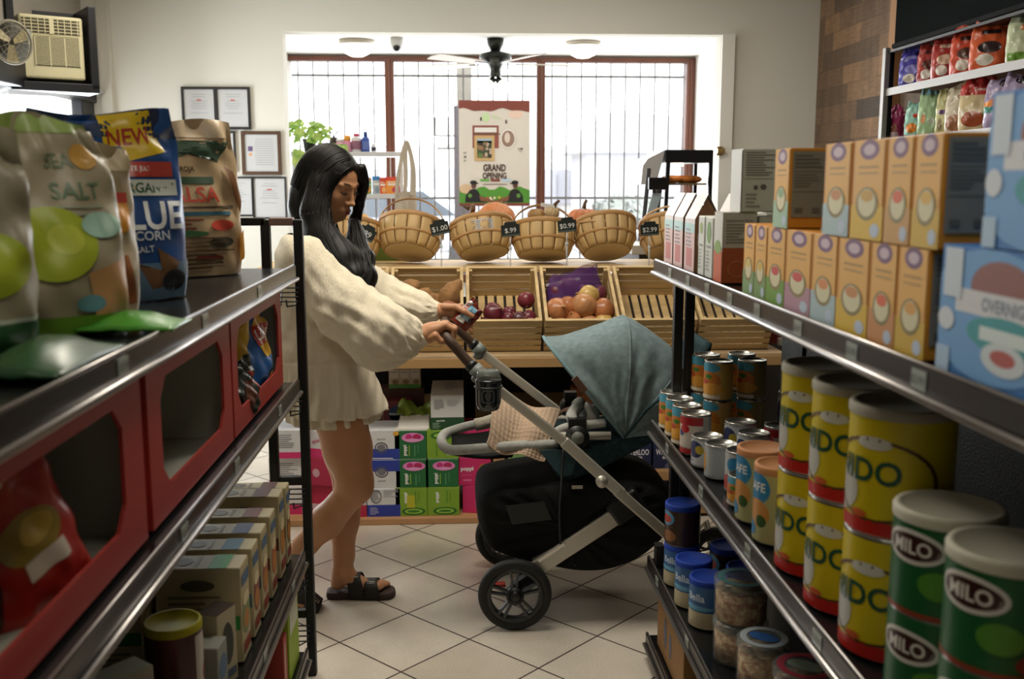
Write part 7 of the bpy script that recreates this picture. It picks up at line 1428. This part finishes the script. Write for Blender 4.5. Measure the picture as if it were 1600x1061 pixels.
# near foot, heel lifted, toes on the floor
tz = at(466, 938, 3.41); bt = Vector((tz.x, 3.41, .035)); hl_ = A1_+Vector((-.03, 0, -.035))
body.chain([A1_, hl_], [.034, .028], .02); body.chain([A1_+Vector((.008, 0, -.015)), A1_*.35+bt*.65+Vector((.012, 0, .01)), bt], [.033, .028, .020], .02, ys=.75)
for k in range(5): yy = 3.372+k*.0175; body.chain([(bt.x-.006, yy, .036), (bt.x+.02, yy, .030), (bt.x+.038, yy, .021)], [.010, .0095, .0085], .004)
bV, bF = body.mesh()
# arms and hands
def finger(f, pts, rs): f.chain(pts, rs, .0035)
G = at(695, 519, 3.30)
E1, W1 = at(572, 502, 3.30), at(661, 524, 3.28)
n0 = Field((min(W1.x, E1.x)-.06, 3.18, W1.z-.13), (G.x+.09, 3.40, S1.z-.02), .0036)
n0.chain([E1, E1*.55+W1*.45, W1], [.043, .038, .026], .02)
Vn, Fn = n0.mesh()
n1 = Field((W1.x-.07, 3.20, G.z-.075), (G.x+.07, 3.40, G.z+.085), .0021)
n1.chain([W1*.8+E1*.2, W1], [.030, .0255], .01); kn = [Vector((G.x+.006-.004*abs(k-1.2), 3.262+k*.0215, G.z+.030-.003*abs(k-1))) for k in range(4)]
for k in range(4): n1.cone(W1+Vector((.008, -.012+.009*k, .004)), kn[k], .021, .0125, .014)
n1.ell(W1*.5+(kn[1]+kn[2])*.25+Vector((0, 0, .004)), (.042, .034, .022), .012)
for k in range(4):
    q = kn[k]; L = [.0, .004, .002, -.004][k]; y_ = q.y
    finger(n1, [q, (G.x+.0300+L, y_-.001, G.z+.014), (G.x+.0245+L, y_-.003, G.z-.014), (G.x+.004, y_-.004, G.z-.026)], [.0118, .0098, .0090, .0080])
finger(n1, [W1+Vector((.022, -.020, -.008)), (G.x-.030, 3.248, G.z-.004), (G.x-.012, 3.247, G.z-.022), (G.x+.010, 3.256, G.z-.026)], [.0150, .0120, .0098, .0085])
Vh, Fh = n1.mesh()
E2, W2 = at(598, 462, 3.70), at(688, 486, 3.60); BC = at(738, 491, 3.575)
f0 = Field((E2.x-.06, 3.50, W2.z-.08), (W2.x+.06, 3.82, E2.z+.09), .0036); f0.chain([E2, E2*.5+W2*.5, W2], [.040, .035, .026], .02); V2, F2_ = f0.mesh()
f1 = Field((W2.x-.06, 3.49, W2.z-.09), (W2.x+.17, 3.70, W2.z+.075), .0021)
PL = at(706, 487, 3.60); f1.chain([W2*.8+E2*.2, W2], [.029, .0255], .01); f1.chain([W2, PL], [.0255, .026], .012, ys=1.0); f1.ell(PL+Vector((.006, .006, -.004)), (.038, .020, .030), .012)
th = [W2+Vector((.014, -.016, .016)), at(713, 480, 3.575), at(726, 487, 3.556), at(738, 494, 3.555)]; finger(f1, th, [.0155, .0125, .0105, .0085])
for k in range(4):
    b0 = PL+Vector((.030, .016, .018-.015*k)); d_ = Vector((.022, .004, -.010-.004*k))
    finger(f1, [b0, b0+d_*.85, b0+d_*1.5+Vector((0, -.006, -.003)), b0+d_*1.85+Vector((0, -.013, -.005))], [.0112, .0095, .0088, .0078])
V3, F3 = f1.mesh()
join_mesh('body', [(hV, hF), (bV, bF), (Vn, Fn), (Vh, Fh), (V2, F2_), (V3, F3)], [skin], PR, 3)
# face details
lipm = mat('lips', '#8f4a40', .4, sub=.1); browm = mat('brow_hair', '#1c1412', .7)
b = B(lipm).smooth()
def liprow(z0, z1, xo, wd):
    def f(u, v): y = wd*(2*u-1); k = 1-abs(2*u-1)**2.2; return tuple(H(xo+.0072*math.sin(math.pi*v)*max(k, .05)**.5-.0135*abs(2*u-1)**2, y, z0*(v)+z1*(1-v) if k > 0 else z0))
    return f
b.grid(liprow(-.0640, -.0712, .1062, .0200), 14, 6); b.grid(liprow(-.0718, -.0815, .1050, .0180), 14, 6); b.build('lips', PR)
for s_ in (-1, 1):
    b = B(browm).smooth(); b.tube([H(.0995, s_*.013, .0205), H(.0983, s_*.024, .0248), H(.0903, s_*.037, .0258), H(.080, s_*.046, .0215)], [.0012, .0019, .0016, .0006], 8, flat=1, up=tuple(hf)); b.build('eyebrow', PR)
    b = B(browm).smooth(); pts = [H(.0905, s_*.0175, -.0065), H(.0930, s_*.026, -.0098), H(.0915, s_*.0345, -.0098), H(.0855, s_*.0435, -.0055)]; b.tube(smoothpts(pts, 4), .0012, 6)
    for k in range(12):
        u = k/11; i = min(int(u*3), 2); p = pts[i].lerp(pts[i+1], u*3-i); b.tube([p, p+hf*.005-hu*.003+hl*s_*.001*k*.4, p+hf*.0085-hu*.0025+hl*s_*.0016*k*.4], [.0006, .0005, .0002], 4)
    b.build('eyelashes', PR)
# hair: a shaped mass plus many flowing locks
hairf = Field((HO.x-.27, 3.25, HO.z-.48), (HO.x+.20, 3.82, HO.z+.16), .0045)
hairf.ell(H(-.010, 0, .033), (.108, .086, .092), 0, HM); hairf.ell(H(-.045, 0, -.03), (.075, .084, .11), .04, HM)
def wp(*a): return [at(x, y, Y) for x, y, Y in a]
nearc = wp((500, 290, 3.45), (493, 330, 3.43), (502, 370, 3.40), (527, 408, 3.36), (550, 434, 3.335), (568, 450, 3.32)); hairf.chain(nearc, [.042, .045, .047, .047, .040, .020], .03)
hairf.chain(wp((515, 372, 3.40), (535, 398, 3.38), (556, 420, 3.36)), [.035, .042, .034], .03)
hairf.chain(wp((487, 285, 3.56), (482, 325, 3.54), (488, 368, 3.50), (512, 398, 3.44)), [.06, .062, .055, .042], .04)
hairf.chain(wp((488, 270, 3.60), (484, 320, 3.62), (485, 360, 3.60)), [.05, .052, .045], .04)
hairf.chain(wp((553, 342, 3.57), (557, 372, 3.52), (566, 405, 3.42), (572, 435, 3.36), (575, 448, 3.34)), [.017, .030, .037, .032, .018], .03)
hairf.chain([H(.075, .052, .075), H(.085, .072, .02), H(.085, .078, -.05), at(556, 340, 3.57)], [.016, .019, .018, .02], .015)
hairf.ell(H(.110, -.004, -.030), (.074, .070, .098), .008, HM, 'c'); hairf.ell(H(.125, .0, .01), (.07, .050, .075), .01, HM, 'c')
hairf.mod(lambda D, x, y, z: D+.0008*np.sin(x*260+y*220+3*np.sin(z*23))+.0012*np.sin(x*75-y*60+2.5*np.sin(z*17+1))*(z < HO.z-.02))
HV, HF_ = hairf.mesh(); HR = join_mesh('hair', [(HV, HF_)], [hairm], PR, 1)
from mathutils.bvhtree import BVHTree
TREE = BVHTree.FromPolygons([tuple(v) for v in HV], [tuple(int(i) for i in f) for f in HF_])
def relax(P_, it=3):
    for _ in range(it): P_ = [P_[0]]+[(P_[i-1]+P_[i]*2+P_[i+1])/4 for i in range(1, len(P_)-1)]+[P_[-1]]
    return P_
def hug(P_, lift, reach=.035):
    out = []
    for p in P_:
        loc, nrm, i_, dist = TREE.find_nearest(p)
        if loc is None or dist > reach: out.append(p); continue
        n_out = nrm if (nrm.dot(loc-HO) > 0 or loc.z < HO.z-.12) else nrm
        out.append(loc+n_out*lift)
    return out
b = B(hairm).smooth(); q = random.Random(21)
for k in range(220):
    a = (k+.5)/220; j = q.uniform(-1, 1); j2 = q.uniform(-1, 1)
    sx_ = .066-.135*a; st = H(sx_, -.002, .035+.094*math.sqrt(max(0, 1-((sx_+.010)/.111)**2))); p1 = H(.056-.145*a, -.055, .035+.094*math.sqrt(max(.05, 1-((.046-.145*a+.010)/.111)**2-.40))); p2 = H(.026-.135*a, -.0905+.03*abs(a-.3)**2*1.2, .03-.02*a); p3 = H(-.002-.11*a, -.094+.035*a**2, -.05)
    d = Vector(((1-2*a)*.030+.010*j, .0, .02*j2)); c0 = [nearc[2], nearc[3], nearc[4], nearc[5]]
    sh = Vector((.036*(.5-a)+.006*j, -.052*math.sin(math.pi*min(1, .25+a*.6))-.005*q.random(), .03*(a-.5)))
    path = [st, p1, p2, p3] if q.random() < .9 else [p1, p2, p3]
    n_c = 0
    for m_ in range(n_c):
        f_ = 1-m_*.2; path.append(c0[m_]+Vector((sh.x*f_, sh.y*f_, sh.z*f_))+Vector((.008*math.sin(m_*2+k), -.004*math.cos(m_*1.7+k), .008*math.cos(m_*1.3+k*2))))
    P_ = smoothpts(path, 5); n = len(P_); P_ = [p+Vector((.0035*math.sin(i*.8+k)*(i/n), .003*math.cos(i*.9+k*2)*(i/n), 0)) for i, p in enumerate(P_)]
    P_ = relax(hug(P_, q.uniform(.0002, .0028)), 3)
    r0_ = q.uniform(.0014, .0030); b.tube(P_, [max(.0006, r0_*math.sin(math.pi*min(1, .12+.88*i/n))**.5*(1-.6*(i/n)**4)) for i in range(n)], 5, flat=1.6)
for k in range(84):     # loose waves falling in front of the chest and behind the back
    a = q.random(); j = q.uniform(-1, 1)
    if k < 58: base = wp((553+6*j, 345, 3.56-.02*a), (558+9*j, 372, 3.48), (565+11*j, 402, 3.385), (570+10*j+4*a, 430, 3.325), (572+12*j-18*a, 452-6*a, 3.305))
    elif k < 70: base = [H(.075+.006*j, .055, .085), H(.088+.003*j, .075, .02), H(.088, .080+.004*j, -.05), at(557+2*j, 345, 3.56)]
    else: base = wp((470-6*a, 265+20*a, 3.62), (459+4*j, 300, 3.60), (455+8*j, 335, 3.56), (462+8*j, 362, 3.53))
    P_ = smoothpts(base, 6); n = len(P_); P_ = [p+Vector((.005*math.sin(i*.6+.15*k)*(i/n), .004*math.cos(i*.6+.1*k), .002*math.sin(i*.9+.2*k))) for i, p in enumerate(P_)]
    P_ = relax(hug(P_, q.uniform(.0005, .004), .02), 4)
    r0_ = q.uniform(.0014, .0032); b.tube(P_, [max(.0005, r0_*(1-.75*(i/n)**2)) for i in range(n)], 5, flat=1.5)
GF = [(545, 262), (534, 271), (524, 292), (517, 325), (519, 362), (537, 398), (559, 428), (574, 450)]
GB = [(500, 238), (474, 258), (461, 298), (457, 338), (464, 372), (490, 394), (523, 420), (556, 448)]
def relax(P_, it=3):
    for _ in range(it): P_ = [P_[0]]+[(P_[i-1]+P_[i]*2+P_[i+1])/4 for i in range(1, len(P_)-1)]+[P_[-1]]
    return P_
for k in range(330):
    a = (k+.5)/330; j = q.uniform(-1, 1); path = []
    for m_ in range(8):
        x = GF[m_][0]*(1-a)+GB[m_][0]*a+1.6*j; y = GF[m_][1]*(1-a)+GB[m_][1]*a; P0 = at(x, y, 3.38); path.append((P0.x, 0, P0.z))
    m0 = q.choice([0, 0, 1, 2, 3]); P_ = []
    for i, p in enumerate(smoothpts(path[m0:], 6)):
        x = p.x+.004*math.sin(i*.45+k*.11)*min(1, i/20); loc, nrm, i_, dist = TREE.ray_cast(Vector((x, 3.0, p.z)), Vector((0, 1, 0)))
        if loc is None:
            if P_: break
            continue
        if P_ and abs(loc.y-P_[-1].y) > .03: loc = Vector((loc.x, P_[-1].y+.006, loc.z))
        P_.append(loc+Vector((0, -.0016*q.random(), 0)))
    if len(P_) < 6: continue
    P_ = relax(P_); n = len(P_); r0_ = q.uniform(.0011, .0026); b.tube(P_, [max(.0005, r0_*math.sin(math.pi*min(1, .15+.85*i/n))**.5*(1-.5*(i/n)**3)) for i in range(n)], 5, flat=1.5)
b.build('locks', HR, origin=PR.location)
# ---- blouse
hz0, hz1 = at(485, 656, 3.33), at(612, 640, 3.5)
bl_ = Field((-.80, 3.12, at(500, 662, 3.5).z-.03), (at(672, 500, 3.3).x+.04, 3.92, 1.33), .0055)
cx_, cy_ = at(512, 600, 3.52).x, 3.52
bl_.cone(at(492, 398, 3.53), at(500, 440, 3.53), .105, .135, .05, ys=.78); bl_.cone(at(500, 440, 3.53), at(503, 560, 3.52), .135, .150, .05, ys=.78)
bl_.cone(S1+Vector((-.02, .02, 0)), S2+Vector((-.02, -.02, 0)), .068, .068, .05)
bl_.cone(at(468, 400, 3.50), at(464, 540, 3.50), .075, .09, .05, ys=.8)
bl_.cone(at(503, 555, 3.52), at(526, 665, 3.52), .150, .200, .03, ys=.86)
def foldmod(ax, amp, nf, ph=0, w0=.15):
    """soft folds running along a sleeve"""
    a_, b_ = A3(ax[0]), A3(ax[1]); d_ = (b_-a_)/np.linalg.norm(b_-a_); u_ = np.cross(d_, (0, 1, 0)); u_ /= np.linalg.norm(u_); v_ = np.cross(d_, u_)
    def f(x, y, z, t):
        p = [x-a_[0], y-a_[1], z-a_[2]]; th_ = np.arctan2(p[0]*v_[0]+p[1]*v_[1]+p[2]*v_[2], p[0]*u_[0]+p[1]*u_[1]+p[2]*u_[2]); s_ = p[0]*d_[0]+p[1]*d_[1]+p[2]*d_[2]
        return amp*(np.sin(nf*th_+ph+5*s_)+.5*np.sin((nf*2+1)*th_-7*s_+ph*2))*(w0+t)
    return f
s1a, s1b, s1c, s1d, s1e = at(484, 405, 3.38), at(540, 480, 3.31), at(598, 524, 3.27), at(632, 527, 3.27), at(652, 524, 3.28)
bl_.cone(s1a, s1b, .085, .100, .04, mod=foldmod((s1a, s1b), .0035, 7, 1)); bl_.cone(s1b, s1c, .100, .112, .04, mod=foldmod((s1b, s1c), .005, 8, 1)); bl_.cone(s1c, s1d, .112, .060, .04, mod=foldmod((s1b, s1d), .006, 11, 1)); bl_.cone(s1d, s1e, .060, .034, .02, mod=foldmod((s1c, s1e), .004, 13, 2))
bl_.cone(s1e, s1e+(W1-E1).normalized()*.012, .036, .033, .008)
s2a, s2b, s2c, s2d = at(530, 412, 3.66), at(600, 468, 3.68), at(650, 486, 3.63), at(676, 485, 3.605)
bl_.cone(s2a, s2b, .075, .080, .04); bl_.cone(s2b, s2c, .080, .072, .03, mod=foldmod((s2b, s2c), .004, 8, 0)); bl_.cone(s2c, s2d, .070, .034, .02, mod=foldmod((s2c, s2d), .005, 11, 0)); bl_.cone(s2d, s2d+Vector((.008, 0, 0)), .036, .033, .008)
zseam = at(500, 562, 3.4).z; nrm_ = A3(((hz0.z-hz1.z), 0, (hz1.x-hz0.x))); nrm_ /= np.linalg.norm(nrm_)
def blmod(D, x, y, z):
    th_ = np.arctan2((y-cy_)*.86, x-cx_); near_ = np.clip((at(575, 560, 3.3).x-x)/.05, 0, 1); below = np.clip((zseam-z)/.16, 0, 1)
    D = D+near_*(-.006*below*(np.sin(th_*19+2*np.sin(z*12))+.6*np.sin(th_*31+1.3)))
    D = D+near_*.0035*np.exp(-((z-zseam)/.006)**2)-near_*.002*np.exp(-((z-zseam+.01)/.006)**2)
    D = D+.0022*np.sin(x*48+z*70+3*np.sin(z*14+y*9))*np.clip((z-zseam)/.1, 0, 1)+.0016*np.sin(x*95-z*60+y*40)
    cut = -((x-hz0.x)*nrm_[0]+(z-hz0.z)*nrm_[2])
    nk = np.sqrt((x-NB.x-.01)**2+(y-NB.y)**2)-.062; D = np.maximum(D, -np.maximum(nk, NB.z-.045-z))
    return np.maximum(D, cut+.002*np.sin(th_*19))
bl_.mod(blmod); VB, FB = bl_.mesh(); join_mesh('blouse', [(VB, FB)], [cloth], PR, 1)
# ---- shorts with a ruffled hem below the blouse
sh_ = Field((-.78, 3.18, at(500, 690, 3.5).z), (-.12, 3.88, hz0.z+.08), .0055)
sh_.cone(at(515, 600, 3.52), at(531, 700, 3.52), .158, .172, .02, ys=.88)
g0, g1 = at(487, 674, 3.33), at(612, 655, 3.48); n2 = A3(((g0.z-g1.z), 0, (g1.x-g0.x))); n2 /= np.linalg.norm(n2)
def shmod(D, x, y, z):
    th_ = np.arctan2((y-cy_)*.88, x-cx_-.02); D = D-.006*(np.sin(th_*15+2*np.sin(z*9))+.5*np.sin(th_*27+2)); return np.maximum(D, -((x-g0.x)*n2[0]+(z-g0.z)*n2[2])+.0015*np.sin(th_*15))
sh_.mod(shmod); VS, FS = sh_.mesh(); join_mesh('shorts', [(VS, FS)], [cloth], PR, 1)
# ---- sandals
sole = mat('sandal_sole', '#3a2a22', .75, bump=(80, .2)); strap = mat('sandal_strap', '#191312', .6, bump=(120, .2))
def sandal(org, fx, up_, lab):
    """org: heel centre under the foot; fx: toe direction; up_: upward normal"""
    t = thing('sandal', lab, 'sandal', (org[0], org[1], 0), group='two strap sandals'); org = Vector(org); fx = Vector(fx).normalized(); up_ = Vector(up_).normalized(); sd = up_.cross(fx).normalized()
    def Q(x, y, z, bend=0): 
        zz = z
        return org+fx*x+sd*y+up_*zz
    prof = [(-.006, 0), (.0, .026), (.03, .033), (.09, .031), (.15, .040), (.20, .043), (.232, .034), (.246, .0)]
    o_ = [(x, y) for x, y in prof]+[(x, -y) for x, y in prof[-2:0:-1]]; lp = smoothpts([(x, y, 0) for x, y in o_], 4, closed=True)
    V = []; n = len(lp)
    for z, e in ((0, .97), (.006, 1.0), (.016, 1.0), (.022, .985), (.020, .90), (.016, .0)): 
        for p in lp: V.append(Q(.12+(p.x-.12)*max(e, .01), p.y*max(e, .01), z+(.004 if .85 < e < .99 and z > .01 else 0)))
    F = [(r_*n+i, r_*n+(i+1) % n, (r_+1)*n+(i+1) % n, (r_+1)*n+i) for r_ in range(5) for i in range(n)]+[tuple(range(n-1, -1, -1))]
    b = B(sole).smooth(); b.add(V, F); b.build('sole', t)
    for x0, x1, hh, wd in ((.108, .098, .077, .043), (.165, .158, .052, .045)):
        b = B(strap).smooth()
        def f(u, v, x0=x0, x1=x1, hh=hh, wd=wd): a = math.pi*u; w_ = .022*(2*v-1)*(1.0+.25*math.cos(a)**2); return tuple(Q(x0+(x1-x0)*math.sin(a)+w_, wd*math.copysign(abs(math.cos(a))**.6, math.cos(a)), .010+hh*max(math.sin(a), 0)**.6))
        b.grid(f, 20, 4); s_o = b.build('strap', t, solid=.004)
        b = B(mat('buckle_steel', '#b5b0a4', .3, .9)).smooth(); c_ = Vector(f(.62, .5))+up_*.003; b.tube([c_+fx*.011+sd*.008, c_+fx*.011-sd*.008, c_-fx*.011-sd*.008, c_-fx*.011+sd*.008], .0016, 6, closed=True); b.build('buckle', s_o, origin=t.location)
    return t
sandal((hx-.004, 3.51, .0005), (1, -.02, 0), (0, 0, 1), 'dark two strap sandal flat on the tiles under the standing foot')
dn = (bt+Vector((.03, 0, -.02))-(hl_+Vector((-.012, 0, -.03)))).normalized(); upn = Vector((0, 1, 0)).cross(dn)*-1
upn = upn if upn.z > 0 else -upn
sandal(tuple(hl_+Vector((-.010, 0, -.022))-upn*.024-dn*.01), tuple(dn), tuple(upn), 'dark two strap sandal with lifted heel on the trailing foot')
# ---- snack bag in her left hand
o = bag('snack_bag', 'small red and blue snack bag held in the left hand above the handlebar', .07, .102, .013, '#7a2f22', [('r', '#7fb4cf', -.3, .3, .2, .85), ('p', '#a9cbd8', [(-.2, .25), (.15, .35), (.2, .6), (-.1, .55)]), ('r', '#d9d5d4', -.5, .52, -.22, .95), ('t', '#a8322c', 'KET', -.36, .74, .14, math.pi/2, .9), ('p', '#d9d4cc', [(-.4, .12), (.1, .16), (.05, .3), (-.35, .3)]), ('e', '#4a2a20', .12, .62, .1, .06), ('e', '#4a2a20', .28, .4, .12, .07), ('r', '#5a1f1a', .3, .5, .5, 1)], (0, 0, 0), 0, 0, rough=.22, sd=51, cr=.002)
o.rotation_euler = (R(-4), R(43), R(-4)); o.location = at(732, 492, 3.572)-Vector((.036, 0, .038))
